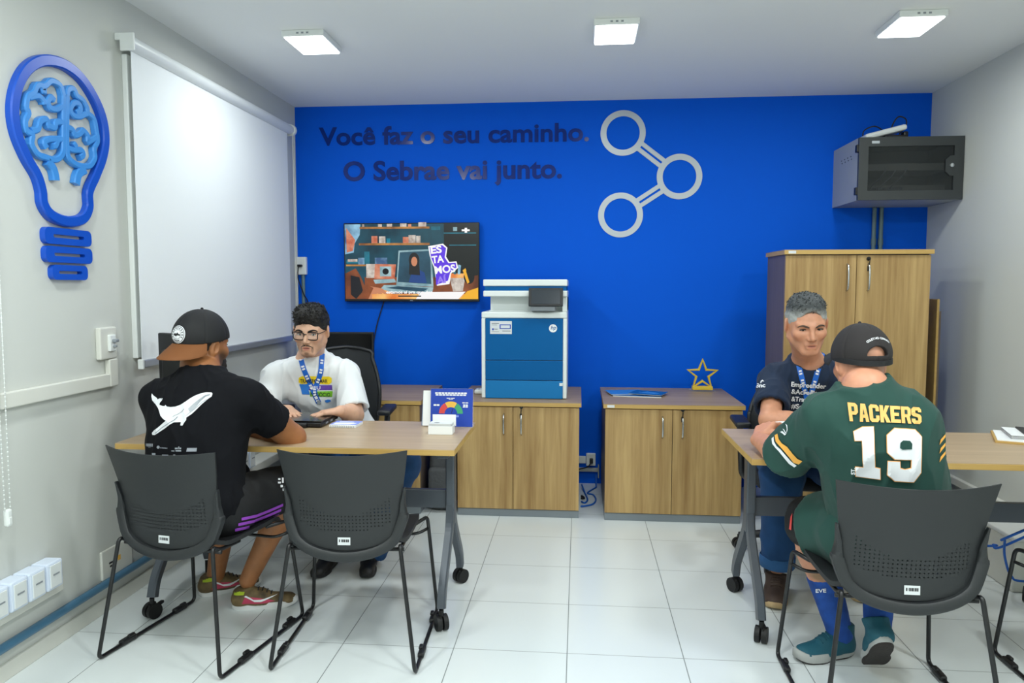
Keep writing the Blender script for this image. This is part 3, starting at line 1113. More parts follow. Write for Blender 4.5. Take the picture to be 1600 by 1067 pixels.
def tvr(x0, y0, x1, y1, m):
    tvp([(x0, y0), (x1, y0), (x1, y1), (x0, y1)], m)


def tve(cx, cy, rx_, ry_, m, n=20):
    tvp([(cx + rx_ * math.cos(2 * PI * i / n), cy + ry_ * math.sin(2 * PI * i / n)) for i in range(n)], m)


tvr(0, 0, 750, 425, 'tv_back')
tvr(560, 0, 750, 300, 'tv_dark')
tvp([(0, 0), (90, 0), (85, 60), (55, 110), (50, 160), (0, 170)], 'tv_light'); tvp([(8, 20), (60, 90), (45, 150), (10, 160)], 'tv_pot')
tvr(85, 15, 480, 27, 'tv_shelf'); tvr(80, 107, 480, 119, 'tv_shelf'); tvr(560, 50, 740, 56, 'tv_teal'); tvr(590, 118, 740, 124, 'tv_teal')
for x, w, h, m in ((100, 12, 15, 'tv_cup'), (190, 22, 15, 'tv_cup'), (240, 30, 16, 'tv_cup'), (315, 36, 18, 'tv_cup'), (360, 18, 14, 'tv_pot'), (418, 44, 24, 'tv_cup')):
    tvr(x, 15 - h, x + w, 15, m)
for x, w, h, m in ((152, 34, 40, 'tv_pot'), (195, 36, 38, 'tv_cup'), (238, 20, 26, 'tv_teal'), (330, 36, 34, 'tv_pot'), (362, 40, 44, 'tv_cup'), (405, 24, 40, 'tv_cup')):
    tvr(x, 107 - h, x + w, 107, m)
tvr(490, 15, 540, 35, 'tv_teal'); tvr(612, 20, 634, 42, 'tv_silver')
tvp([(660, 33), (676, 33), (676, 24), (690, 24), (690, 33), (704, 33), (704, 43), (690, 43), (690, 52), (676, 52), (676, 43), (660, 43)], 'tv_white')
tvr(8, 205, 120, 222, 'tv_teal'); tvr(15, 198, 70, 212, 'tv_cup'); tvr(5, 228, 118, 238, 'tv_shelf'); tvr(75, 190, 110, 228, 'tv_light'); tvr(170, 190, 240, 225, 'tv_light'); tvr(110, 155, 140, 225, 'tv_teal')
tvp([(0, 280), (60, 250), (90, 300), (110, 350), (110, 425), (0, 425)], 'tv_wood'); tvp([(30, 290), (80, 300), (100, 380), (60, 425), (30, 400)], 'tv_hair')
tvr(110, 300, 750, 425, 'tv_wood'); tvp([(560, 320), (750, 290), (750, 425), (430, 425)], 'tv_wood')
tvr(120, 225, 170, 305, 'tv_cup'); tvp([(170, 225), (290, 228), (280, 310), (165, 310)], 'tv_pot'); tvr(198, 240, 262, 296, 'tv_silver'); tve(230, 268, 18, 18, 'tv_dark')
tvp([(160, 315), (280, 310), (290, 330), (170, 338)], 'tv_silver')
tvp([(305, 150), (490, 142), (500, 355), (290, 345)], 'tv_silver'); tvp([(312, 160), (482, 152), (488, 340), (298, 328)], 'tv_lap')
tvp([(360, 330), (380, 270), (420, 258), (450, 275), (462, 335)], 'tv_navy'); tve(392, 205, 30, 44, 'tv_hair'); tvp([(366, 205), (420, 205), (425, 290), (362, 285)], 'tv_hair'); tve(393, 212, 17, 27, 'tv_skin')
tvp([(290, 345), (500, 358), (490, 400), (190, 378), (220, 345)], 'tv_silver'); tvp([(300, 352), (470, 365), (440, 385), (230, 362)], 'tv_lap')
tvp([(110, 375), (180, 360), (260, 385), (300, 425), (140, 425)], 'tv_orange'); tvp([(100, 425), (95, 380), (140, 352), (210, 365), (240, 395), (228, 400), (205, 388), (215, 402), (200, 404), (180, 392), (165, 425)], 'tv_skin')
tvp([(100, 425), (95, 380), (140, 352), (160, 362), (130, 425)], 'tv_wood')
tvr(150, 396, 745, 425, 'tv_orange'); tvp([(430, 385), (680, 383), (640, 425), (400, 425)], 'tv_white'); tvr(300, 405, 430, 412, 'tv_dark')
tvp([(590, 300), (680, 295), (665, 380), (610, 382)], 'tv_cup'); tvr(596, 280, 676, 306, 'tv_orange'); tvp([(600, 240), (612, 240), (630, 285), (615, 285)], 'tv_teal'); tvp([(640, 230), (655, 235), (650, 285), (636, 285)], 'tv_light')
tvp([(668, 260), (680, 250), (706, 330), (694, 340)], 'tv_yellow'); tve(700, 300, 30, 40, 'tv_dark'); tvp([(664, 262), (678, 252), (702, 330), (690, 338)], 'tv_yellow')
tvp([(690, 380), (750, 360), (750, 425), (650, 425)], 'tv_yellow')
# sticker lettering block
tvp([(472, 126), (555, 112), (580, 135), (572, 185), (590, 215), (630, 212), (640, 248), (600, 280), (590, 340), (520, 350), (505, 250), (480, 180)], 'tv_white')
tvp([(480, 132), (550, 120), (572, 138), (564, 190), (585, 222), (626, 220), (630, 246), (594, 275), (582, 320), (515, 345), (512, 250), (488, 190)], 'tv_purple')
scr = obj('screen_picture', bm, PIC, tv)
bm = new_bm()
k_ = SW / 750
def tvt(s, x, y, size, m, w, ang=-6, lay=.0608):
    c, s_ = math.cos(math.radians(ang)), math.sin(math.radians(ang))
    text_bm(bm, s, ((x - 375) * k_, -lay, .018 + (425 - y) / 425 * SH), Vector((c, 0, -s_)), Vector((s_, 0, c)), size * k_, .0003, (1.9 if size > 30 else .7) * k_, 'LEFT', m, width=w * k_)
tvt('ES', 488, 168, 54, 0, 62); tvt('TA', 494, 222, 54, 0, 68); tvt('MOS', 510, 282, 58, 0, 116); tvt('AÍ', 522, 336, 50, 1, 54)
tvt('estamos aí pra que der', 232, 393, 22, 0, 262, 0)
obj('screen_lettering', bm, ['tv_white', 'tv_lilac'], tv)
bm = new_bm(); bx(bm, -.010, .010, -.0588, -.0580, .005, .010); obj('maker_mark', bm, 'ink_grey', tv)
bm = new_bm(); a = at(600, 471, Y=YB - .01); tube(bm, smooth_path([a, at(594, 490, Y=YB - .01), at(588, 512, Y=YB - .01), at(583, 545, Y=YB - .012), at(580, 600, Y=YB - .012)], 5), .004, 6)
pc_ = obj('power_cord', bm, 'black_plastic', tv)
pc_.location = -Vector(TVO)

# ------------------------------------------------------------------ monitors
def monitor(label, loc, rotz, w, h, foot=.36, group=None):
    t = thing('computer_monitor', label, 'monitor', loc, rotz, group)
    bm = new_bm(); box(bm, (0, 0, .07 + h / 2), (w, .028, h), .005); box(bm, (0, .02, .07 + h / 2), (w * .6, .03, h * .6), .01)
    obj('monitor_body', bm, 'black_plastic', t)
    bm = new_bm(); bx(bm, -w / 2 + .012, w / 2 - .012, -.0152, -.0142, .07 + .022, .07 + h - .012); obj('screen', bm, 'black_gloss', t)
    bm = new_bm(); box(bm, (0, .035, .08), (.06, .02, .15), .004); box(bm, (0, .03, .006), (w * .5, .15, .012), .004); obj('stand', bm, 'black_plastic', t)
    bm = new_bm(); bx(bm, w / 2 - .055, w / 2 - .02, -.0156, -.015, .078, .086); obj('maker_mark', bm, 'ink_grey', t)
    return t
monitor('black computer monitor on the low cabinet behind the man in the white shirt', (-1.615, 4.83, .70), 0, .50, .31)
monitor('black computer monitor on the left desk, mostly hidden behind the brown-brimmed cap', (-1.768, 3.12, .745), math.radians(153), .26, .36)

# ------------------------------------------------------------------ star trophy, magazines, backpack, cables
so = at(1097, 611, Z=.70)
st = thing('star_trophy', 'gold outlined star trophy standing on the low cabinet', 'trophy', (so.x, so.y, .70))
bm = new_bm()
sp5 = []
for k in range(10):
    r = .098 if k % 2 == 0 else .041
    a_ = PI / 2 + k * PI / 5
    sp5.append((r * math.cos(a_), 0, .108 + r * math.sin(a_)))
tube(bm, sp5, 0, closed=True, flat=(.013, .022, (0, -1, 0)))
obj('star', bm, 'gold', st)
bm = new_bm(); bx(bm, -.065, .065, -.025, .025, .010, .034, .003); obj('trophy_base', bm, 'gold', st)
bm = new_bm(); bx(bm, -.08, .08, -.04, .04, 0, .010, .002); obj('foot_plate', bm, 'lens_glass', st)

def magazine(label, c, w, d, rz, th, m, pages=True):
    t = thing('magazine', label, 'magazine', c, rz, 'blue magazines on the cabinet')
    bm = new_bm(); box(bm, (0, 0, th / 2), (w - .003, d - .003, th - .001)); obj('pages', bm, 'paper', t)
    bm = new_bm(); box(bm, (0, 0, th + .0006), (w, d, .0012)); obj('cover', bm, m, t)
    bm = new_bm(); poly(bm, [(-.06, -.02), (.05, -.05), (.07, .0), (-.02, .05)], (0, 0, th + .0013), UX, UY, .0002); obj('cover_art', bm, 'sign_light_blue', t)
    return t
magazine('blue magazine at the bottom of the pile on the right low cabinet', (.375, 4.70, .70), .30, .21, math.radians(-8), .006, 'magazine_blue')
magazine('blue magazine lying open to the left on top of the pile', (.30, 4.74, .7075), .23, .19, math.radians(10), .004, 'sign_light_blue')
magazine('blue magazine turned sideways at the right end of the pile', (.44, 4.69, .7125), .21, .17, math.radians(-22), .003, 'magazine_blue')

# backpack on the floor between the two low cabinets at the left
bk = thing('backpack', 'dark grey backpack standing on the floor between the two left low cabinets', 'backpack', (-.843, 4.55, 0))
bm = new_bm()
vs = box(bm, (0, 0, .27), (.17, .30, .54), .06, seg=4)
for v in bm.verts:
    k = 1 - .35 * max(0, (v.co.z - .3) / .24) ** 2
    v.co.x *= k * (1 + .05 * math.sin(v.co.z * 22)); v.co.y *= k
obj('bag_body', bm, 'bag_cloth', bk, smooth=True)
bm = new_bm(); box(bm, (0, -.15, .17), (.14, .06, .22), .025, seg=3); obj('front_pocket', bm, 'bag_cloth', bk, smooth=True)
bm = new_bm(); tube(bm, smooth_path([(-.03, -.02, .53), (-.02, -.02, .58), (.02, -.02, .58), (.03, -.02, .53)], 5), .008, 8); obj('carry_loop', bm, 'black_plastic', bk, smooth=True)
bm = new_bm(); tube(bm, smooth_path([(.05, -.13, .5), (.075, -.17, .35), (.06, -.18, .2), (.07, -.15, .06)], 5), 0, flat=(.028, .006, (0, -1, 0))); obj('shoulder_strap', bm, 'black_plastic', bk)

def cable(label, pts, r, m, name='network_cable'):
    pts = [Vector((max(p[0], .026), p[1], p[2])) if 0 < p[1] - 4.3 and -.2 < p[0] < .14 else Vector(p) for p in pts]
    bm = new_bm(); tube(bm, smooth_path(pts, 7), r, 8)
    return tag(obj(name, bm, m, smooth=True), label, 'cable')
fl = lambda px, py, z=.006: at(px, py, Z=z)
cable('blue network cable looping on the floor between the cabinets, larger loop', [at(909, 757, Y=5.0), fl(914, 770), fl(918, 780), fl(914, 785.5), fl(905, 784), fl(898, 783)], .0055, 'cable_blue')
cable('blue network cable curving from the right cabinet to the left one on the floor', [(.125, 5.09, .08), (.125, 5.05, .01), fl(930, 762), fl(918, 770), fl(927, 773), fl(931, 781), fl(925, 788), fl(908, 791), fl(900, 790)], .0055, 'cable_blue')
cable('short black cord end on the floor beside the printer cabinet', [fl(900, 776), fl(909, 774.5), fl(913, 778), fl(908, 779), fl(903, 777)], .006, 'black_plastic', 'loose_cable')

# ================================================================== FLIP TOP TABLES
def caster(bm_w, bm_f, x, y, brake, rz):
    R = Matrix.Rotation(rz, 3, 'Z')
    for s in (-1, 1):
        c = Vector((x, y, .032)) + R @ Vector((s * .0135, 0, 0))
        ax = R @ Vector((.0095, 0, 0))
        cyl(bm_w, c - ax, c + ax, .032, seg=22)
    box(bm_f, (x, y, .045), (.010, .05, .035), .004, rot=None)
    cyl(bm_f, (x, y, .04), (x, y, .085), .010, seg=12)
    if brake:
        p = R @ Vector((0, .04, 0))
        box(bm_f, (x + p.x, y + p.y, .05), (.016, .03, .012), .003)


def desk(name, label, x0, x1, y0, y1, H, lx0, lx1, lyc, spread=.245):
    xc, yc = (x0 + x1) / 2, (y0 + y1) / 2
    t = thing(name, label, 'desk', (xc, yc, 0))
    w, d = x1 - x0, y1 - y0
    bm = new_bm(); bx(bm, -w / 2 + .001, w / 2 - .001, -d / 2 + .001, d / 2 - .001, H - .003, H)
    tp = obj('tabletop', bm, 'wood_desk', t)
    bm = new_bm(); bx(bm, -w / 2, w / 2, -d / 2, d / 2, H - .025, H - .003, .001)
    obj('edge_band', bm, 'wood_edge', tp)
    bm = new_bm()
    a, b = lx0 - xc, lx1 - xc
    ly = lyc - yc
    bx(bm, a + .02, b - .02, ly - .013, ly + .013, .43, .51, .003)
    obj('cross_beam', bm, 'graphite_steel', t)
    for X in (a, b):
        bm = new_bm()
        box(bm, (X, ly, (.36 + H - .025) / 2), (.038, .062, H - .025 - .36), .006)
        box(bm, (X, ly, H - .04), (.05, .40, .03), .004)
        lg_ = obj('leg_column', bm, 'graphite_steel', t)
        for s in (-1, 1):
            bm = new_bm()
            pts = [(X, ly + s * .012, .44), (X, ly + s * .04, .35), (X, ly + s * (spread - .03), .15), (X, ly + s * (spread - .008), .085)]
            tube(bm, rounded_path(pts, .04, 4), 0, flat=(.042, .032, (1, 0, 0)))
            f_ = obj('foot', bm, 'graphite_steel', lg_)
        for s in (-1, 1):
            bw, bf = new_bm(), new_bm()
            caster(bw, bf, X, ly + s * spread, s < 0, [.5, -.6][s > 0] if X > 0 else [-.4, .5][s > 0])
            for g_ in bw.verts[:]:
                pass
            me_ = bpy.data.meshes.new('tmp'); bf.to_mesh(me_); bw.from_mesh(me_); bf.free(); bpy.data.meshes.remove(me_)
            obj('caster', bw, 'rubber', t, auto=40)
    return t


DZ = .745
desk('flip_top_desk', 'oak flip-top desk with laptop and blue gauge sign, left of the room', -1.885, -.482, 2.822, 3.412, DZ, -1.77, -.545, 3.10)
desk('flip_top_desk', 'oak flip-top desk with papers, right of the room', .643, 2.05, 2.775, 3.365, DZ, .715, 1.98, 3.11)


# ================================================================== VISITOR CHAIRS
def backrest_grid(u, v):
    """u -1..1 across, v 0..1 upward -> centre surface point of the shell (chair coords, y forward)."""
    hw = .205 + .033 * max(0.0, (v - .42) / .58) ** 1.1
    z = .425 + .366 * v
    z += (1 - v) ** 3 * (.055 * u * u + .055 * abs(u) ** 8)       # rounded lower edge
    z += v ** 3 * .012 * u * u
    x = hw * u
    y = -.225 - .065 * v ** 1.3 + .012 * math.sin(v * PI) + .055 * u * u * (0.55 + .45 * v)
    return Vector((x, y, z))


def make_chair(label):
    t = thing('visitor_chair', label, 'chair', (0, 0, 0), 0, 'black sled base visitor chairs')
    # perforated back shell
    bm = new_bm()
    NU, NV = 26, 22
    th = .006
    grid = {}
    for side in (0, 1):
        for i in range(NU + 1):
            for j in range(NV + 1):
                u, v = -1 + 2 * i / NU, j / NV
                p = backrest_grid(u * .985, .02 + .98 * v)
                p.y += (th if side else 0)
                grid[side, i, j] = bm.verts.new(p)
    for side in (0, 1):
        for i in range(NU):
            for j in range(NV):
                bm.faces.new((grid[side, i, j], grid[side, i + 1, j], grid[side, i + 1, j + 1], grid[side, i, j + 1]))
    for i in range(NU):
        for j in (0, NV):
            bm.faces.new((grid[0, i, j], grid[0, i + 1, j], grid[1, i + 1, j], grid[1, i, j]))
    for j in range(NV):
        for i in (0, NU):
            bm.faces.new((grid[0, i, j], grid[0, i, j + 1], grid[1, i, j + 1], grid[1, i, j]))
    obj('backrest', bm, 'chair_perforated', t, auto=50)
    # rim that grows from mid height round the bottom
    bm = new_bm()
    rim = []
    for k in range(6):
        v = .62 - .50 * k / 5
        p = backrest_grid(-1.0, v); rim.append((p.x - .004, p.y - .004, p.z))
    for k in range(1, 10):
        u = -1.0 + k / 9
        p = backrest_grid(u, 0.0); rim.append((p.x * 1.02, p.y - .004, p.z - .010 - .004 * (1 - u * u)))
    rim2 = rim + [(-x, y, z) for x, y, z in rim[::-1][1:]]
    pts = smooth_path(rim2, 4)
    rad = []
    for i in range(len(pts)):
        s_ = min(i, len(pts) - 1 - i) / len(pts) * 2
        rad.append(.15 + .85 * min(1, s_ * 3.0))
    tube(bm, pts, 0, flat=(.036, .030, (0, -1, 0)), fk=rad)
    obj('back_frame', bm, 'chair_plastic', t, auto=45)
    # seat shell
    bm = new_bm()
    g2 = {}
    NU, NV = 18, 18
    for side in (0, 1):
        for i in range(NU + 1):
            for j in range(NV + 1):
                u, v = -1 + 2 * i / NU, j / NV
                # superellipse-ish plan
                cx = u * (.215 - .022 * abs(2 * v - 1) ** 4)
                y = -.200 + .420 * v + .012 * (1 - u * u)
                z = .452 - .020 * (1 - u * u) * (1 - abs(2 * v - 1) ** 3) - .030 * max(0, (v - .82) / .18) ** 2 + .028 * max(0, (.18 - v) / .18) ** 2
                g2[side, i, j] = bm.verts.new((cx, y, z - side * .016))
    for side in (0, 1):
        for i in range(NU):
            for j in range(NV):
                bm.faces.new((g2[side, i, j], g2[side, i + 1, j], g2[side, i + 1, j + 1], g2[side, i, j + 1]))
    for i in range(NU):
        for j in (0, NV):
            bm.faces.new((g2[0, i, j], g2[0, i + 1, j], g2[1, i + 1, j], g2[1, i, j]))
    for j in range(NV):
        for i in (0, NU):
            bm.faces.new((g2[0, i, j], g2[0, i, j + 1], g2[1, i, j + 1], g2[1, i, j]))
    obj('seat', bm, 'chair_seat', t, auto=50)
    # sled legs, one frame each side
    for s in (-1, 1):
        bm = new_bm()
        pts = [(s * .195, -.06, .425), (s * .198, -.18, .430), (s * .202, -.222, .455), (s * .262, -.280, .0085), (s * .268, .252, .0085), (s * .236, .205, .425), (s * .205, .10, .428)]
        tube(bm, rounded_path(pts, .025, 6), .0075, 10)
        lg_ = obj('sled_leg', bm, 'black_steel', t, smooth=True)
        for y in (-.135, .155):
            bm = new_bm()
            box(bm, (s * .264, y, .0145), (.024, .075, .022), .007)
            box(bm, (s * .264 - s * .006, y + .012, .028), (.014, .03, .012), .004)
            obj('glide_clip', bm, 'black_plastic', lg_)
    bm = new_bm()
    tube(bm, rounded_path([(-.24, .21, .375), (-.2, .17, .362), (.2, .17, .362), (.24, .21, .375)], .03), .0065, 8)
    obj('stretcher', bm, 'black_steel', t, smooth=True)
    bm = new_bm()
    tube(bm, [(-.21, -.185, .425), (.21, -.185, .425)], .0075, 8)
    obj('stretcher', bm, 'black_steel', t, smooth=True)
    bm = new_bm()
    p = backrest_grid(0, .10)
    poly(bm, [(-.023, -.014), (.023, -.014), (.023, .014), (-.023, .014)], (0.0, p.y - .0012, p.z + .005), UX, Vector((0, .05, 1)).normalized(), .0006)
    tg = obj('inventory_tag', bm, 'sticker', t)
    bm = new_bm()
    uu, vv = UX, Vector((0, .05, 1)).normalized()
    o_ = Vector((0, p.y - .002, p.z + .005))
    for x0, x1 in ((-.018, -.014), (-.010, -.007), (-.006, -.002), (-.001, .004), (.005, .007), (.008, .013), (.014, .018)):
        poly(bm, [(x0, -.003), (x1, -.003), (x1, .007), (x0, .007)], o_, uu, vv)
    obj('tag_print', bm, 'ink_black', tg)
    return t


CH = [(-1.455, 2.722, -10.3, 'black visitor chair holding the person in the whale t-shirt'),
      (-.850, 2.765, 3.0, 'empty black visitor chair between the man in black and the desk leg'),
      (1.012, 2.50, -1.0, 'black visitor chair holding the person in the green jersey'),
      (1.836, 2.60, 0.0, 'empty black visitor chair cut off by the right edge of the photo')]
ch0 = make_chair(CH[0][3])
for i, (x, y, a_, lb) in enumerate(CH):
    if i == 0:
        ch0.location = (x, y, 0); ch0.rotation_euler.z = math.radians(a_)
    else:
        dup(ch0, (x, y, 0), math.radians(a_), lb)


# ================================================================== OFFICE CHAIRS (men behind the desks)
def office_chair(label, loc, rotz, back_h=.46, back=True):
    """faces local -Y (towards the desk and the camera)."""
    t = thing('office_chair', label, 'office chair', loc, rotz, 'black swivel office chairs')
    bm = new_bm()
    for k in range(5):
        a_ = 2 * PI * k / 5 + .3
        d = Vector((math.cos(a_), math.sin(a_), 0))
        tube(bm, [Vector((0, 0, .115)) + d * .03, Vector((0, 0, .105)) + d * .15, Vector((0, 0, .078)) + d * .285], 0, 10, radii=[.028, .022, .015])
    cyl(bm, (0, 0, .08), (0, 0, .16), .032, seg=18)
    obj('star_base', bm, 'black_plastic', t, auto=40)
    for k in range(5):
        a_ = 2 * PI * k / 5 + .3
        bm = new_bm()
        c = Vector((math.cos(a_) * .285, math.sin(a_) * .285, .030))
        ax = Vector((-math.sin(a_ + .6), math.cos(a_ + .6), 0))
        for s in (-1, 1):
            cyl(bm, c + ax * (.013 * s) - ax * .009, c + ax * (.013 * s) + ax * .009, .030, seg=18)
        cyl(bm, c + Vector((0, 0, .01)), c + Vector((0, 0, .05)), .008, seg=8)
        obj('caster', bm, 'rubber', t, auto=40)
    bm = new_bm(); cyl(bm, (0, 0, .15), (0, 0, .40), .025, seg=18); box(bm, (0, 0, .395), (.18, .22, .04), .01)
    obj('gas_column', bm, 'black_plastic', t, auto=40)
    bm = new_bm(); box(bm, (0, -.01, .440), (.48, .46, .06), .028, seg=4); obj('seat', bm, 'mesh_black', t, smooth=True)
    bm = new_bm()
    NU, NV = 12, 14
    g = {}
    for side in (0, 1):
        for i in range(NU + 1):
            for j in range(NV + 1):
                u, v = -1 + 2 * i / NU, j / NV
                hw = .188 + .028 * math.sin(PI * min(1, v * 1.1)) - .035 * v ** 4
                x = u * hw
                z = .56 + back_h * v - .018 * u ** 4 * (1 if v > .5 else 0)
                y = .245 + .07 * v - .05 * u * u - .03 * math.sin(PI * v)
                g[side, i, j] = bm.verts.new((x, y + side * .012, z))
    for side in (0, 1):
        for i in range(NU):
            for j in range(NV):
                bm.faces.new((g[side, i, j], g[side, i + 1, j], g[side, i + 1, j + 1], g[side, i, j + 1]))
    for i in range(NU):
        for j in (0, NV):
            bm.faces.new((g[0, i, j], g[0, i + 1, j], g[1, i + 1, j], g[1, i, j]))
    for j in range(NV):
        for i in (0, NU):
            bm.faces.new((g[0, i, j], g[0, i, j + 1], g[1, i, j + 1], g[1, i, j]))
    bk_ = obj('backrest', bm, 'mesh_black', t, auto=60)
    bm = new_bm()
    rim = [g_ for g_ in []]
    pts = []
    for j in range(NV + 1):
        v = j / NV
        hw = .188 + .028 * math.sin(PI * min(1, v * 1.1)) - .035 * v ** 4
        pts.append((-hw, .245 + .07 * v - .05 - .03 * math.sin(PI * v) + .006, .56 + back_h * v - (.018 if v > .5 else 0)))
    pts2 = pts + [(0, .245 + .07 + .006, .56 + back_h + .004)] + [(-x, y, z) for x, y, z in pts[::-1]]
    tube(bm, smooth_path(pts2, 2), .011, 8)
    obj('back_rim', bm, 'black_plastic', bk_, smooth=True)
    bm = new_bm(); tube(bm, smooth_path([(0, .10, .40), (0, .27, .42), (0, .30, .56), (0, .285, .72)], 5), 0, flat=(.07, .02, (0, 1, .2))); obj('back_support', bm, 'black_plastic', t)
    for s in (-1, 1):
        bm = new_bm()
        tube(bm, rounded_path([(s * .16, 0, .41), (s * .275, .0, .41), (s * .29, .0, .62)], .03), 0, 8, radii=None) if False else tube(bm, rounded_path([(s * .16, 0, .41), (s * .275, .0, .41), (s * .29, .0, .685)], .04), .016, 8)
        ar = obj('arm_post', bm, 'black_plastic', t, smooth=True)
        bm = new_bm(); box(bm, (s * .29, -.01, .700), (.075, .25, .03), .012, seg=3); obj('armrest', bm, 'black_plastic', ar, smooth=True)
    return t


office_chair('black mesh office chair of the man in the white shirt', (-1.35, 3.98, 0), math.radians(6))
office_chair('black mesh office chair of the man in the navy shirt', (1.11, 3.80, 0), math.radians(-4), back_h=.30)

# ================================================================== THINGS ON THE DESKS
# blue brochure stand with gauge poster
bs = thing('brochure_stand', 'blue tabletop sign with a coloured gauge on the left desk corner', 'desk sign', at(705, 668, Z=DZ))
tilt = Matrix.Rotation(math.radians(-6), 3, 'X')
Uv, Vv = Vector((1, 0, 0)), (tilt @ Vector((0, 0, 1)))
bw, bh = .193, .175
bm = new_bm(); box(bm, (0, .010, bh / 2 + .002), (bw + .006, .003, bh), .0, rot=None)
bmesh.ops.rotate(bm, cent=(0, 0, 0), matrix=tilt, verts=bm.verts)
bx(bm, -bw / 2 - .003, bw / 2 + .003, 0, .07, 0, .003)
obj('acrylic_holder', bm, 'lens_glass', bs)
bm = new_bm(); poly(bm, [(-bw / 2, .004), (bw / 2, .004), (bw / 2, bh), (-bw / 2, bh)], tilt @ Vector((0, .007, 0)), Uv, Vv, .0012)
ps = obj('poster', bm, 'paper_blue', bs)
bm = new_bm()
po = tilt @ Vector((0, .0052, 0))
gx = lambda x: (x - 588) / 600 * bw
gy = lambda y: (795 - y) / 525 * bh
gc = po + Uv * gx(578) + Vv * gy(606)
r1_, r0_ = .055, .029
annulus(bm, gc, Uv, Vv, r0_, r1_, math.radians(122), PI, 12, 0, 0)
annulus(bm, gc, Uv, Vv, r0_, r1_, math.radians(60), math.radians(120), 12, 0, 1)
annulus(bm, gc, Uv, Vv, r0_, r1_, 0, math.radians(58), 12, 0, 2)
poly(bm, [(gx(580), gy(604)), (gx(588), gy(604)), (gx(606), gy(545)), (gx(600), gy(540))], po, Uv, Vv, .0002, 5)
poly(bm, [(gx(465), gy(655)), (gx(690), gy(655)), (gx(690), gy(628)), (gx(465), gy(628))], po, Uv, Vv, .0002, 3)
for (x0, x1, y0, y1) in ((350, 810, 338, 318), (358, 800, 362, 345), (515, 640, 402, 393), (545, 612, 416, 409), (330, 420, 504, 482), (740, 832, 464, 452), (752, 825, 494, 480), (752, 825, 508, 497), (748, 825, 522, 511)):
    n_ = max(2, int((x1 - x0) / 45))
    for q in range(n_):
        a_, b_ = x0 + (x1 - x0) * q / n_, x0 + (x1 - x0) * (q + .84) / n_
        poly(bm, [(gx(a_), gy(y0)), (gx(b_), gy(y0)), (gx(b_), gy(y1)), (gx(a_), gy(y1))], po, Uv, Vv, .0002, 4)
obj('poster_print', bm, ['red', 'amber', 'green', 'lilac', 'ink_white', 'ink_black'], ps)
bm = new_bm()
for k in range(4):
    c_ = Vector((-bw / 2 + .012 - .004 * k, .030 + .012 * k, .083 - .002 * k))
    box(bm, c_, (.10, .0025, .160), 0, rot=Matrix.Rotation(math.radians(-10 - 3 * k), 3, 'X') @ Matrix.Rotation(math.radians(4 - 3 * k), 3, 'Z'))
tag(obj('brochure_sheaf', bm, ['paper', 'magazine_blue']), 'sheaf of folded leaflets standing behind the blue gauge sign', 'leaflets')
bpy.data.objects['brochure_sheaf'].location = bs.location
for i_, p_ in enumerate(bpy.data.objects['brochure_sheaf'].data.polygons):
    p_.material_index = (i_ // 6) % 2

cs = thing('card_box', 'small white box full of business cards in front of the blue gauge sign', 'card box', at(688, 679, Z=DZ) + Vector((0, .03, 0)))
bm = new_bm()
bx(bm, -.053, .053, -.032, .032, 0, .036, .0015)
obj('box_body', bm, 'paper', cs)
bm = new_bm()
for k in range(5):
    bx(bm, -.050 + .002 * (k % 2), .050 - .002 * (k % 3), -.030, .028, .0365 + .0022 * k, .0382 + .0022 * k)
obj('business_cards', bm, 'sticker', cs)
bm = new_bm(); box(bm, (.004, .045, .05), (.104, .002, .05), 0, rot=None); obj('box_lid', bm, 'paper', cs)
bm = new_bm(); poly(bm, disc_pts(.012, 16, -.02, 0), (0, -.002, .0478), UX, UY, .0002); obj('card_print', bm, 'ink_grey', cs)

npd = thing('notepad', 'white and blue notepad lying on the left desk beside the laptop', 'notepad', at(541, 665, Z=DZ), math.radians(-3))
bm = new_bm(); box(bm, (0, 0, .006), (.125, .10, .012), .001); obj('pages', bm, 'paper', npd)
bm = new_bm(); box(bm, (0, .004, .0125), (.123, .09, .0012)); obj('cover', bm, 'lilac', npd)
bm = new_bm(); poly(bm, [(-.05, -.036), (.03, -.036), (.055, .0), (.02, .004), (-.05, .004)], (0, 0, .0132), UX, UY, .0002); poly(bm, [(-.04, .018), (.03, .018), (.03, .03), (-.04, .03)], (0, 0, .0132), UX, UY, .0002); obj('cover_print', bm, 'paper', npd)
bm = new_bm()
for k in range(14):
    x = -.055 + k * .0085
    tube(bm, [(x, -.048, .010), (x, -.054, .008), (x, -.054, .003), (x, -.048, .001)], .0009, 5)
obj('spiral_binding', bm, 'ink_grey', npd)

lp = thing('laptop', 'black closed laptop on the left desk under the hands of the man in white', 'laptop', (-1.318, 3.325, DZ), math.radians(-1))
bm = new_bm(); box(bm, (0, 0, .014), (.33, .225, .020), .005); obj('laptop_base', bm, 'black_plastic', lp)
bm = new_bm(); box(bm, (0, .002, .0275), (.328, .222, .007), .003); obj('lid', bm, 'black_gloss', lp)
bm = new_bm(); cyl(bm, (-.03, -.118, .012), (.10, -.118, .012), .011, seg=14); obj('battery', bm, 'black_plastic', lp, auto=40)
bm = new_bm(); bx(bm, .166, .1665, -.06, -.03, .009, .018); bx(bm, .166, .1665, .0, .03, .009, .018); obj('side_ports', bm, 'ink_grey', lp)

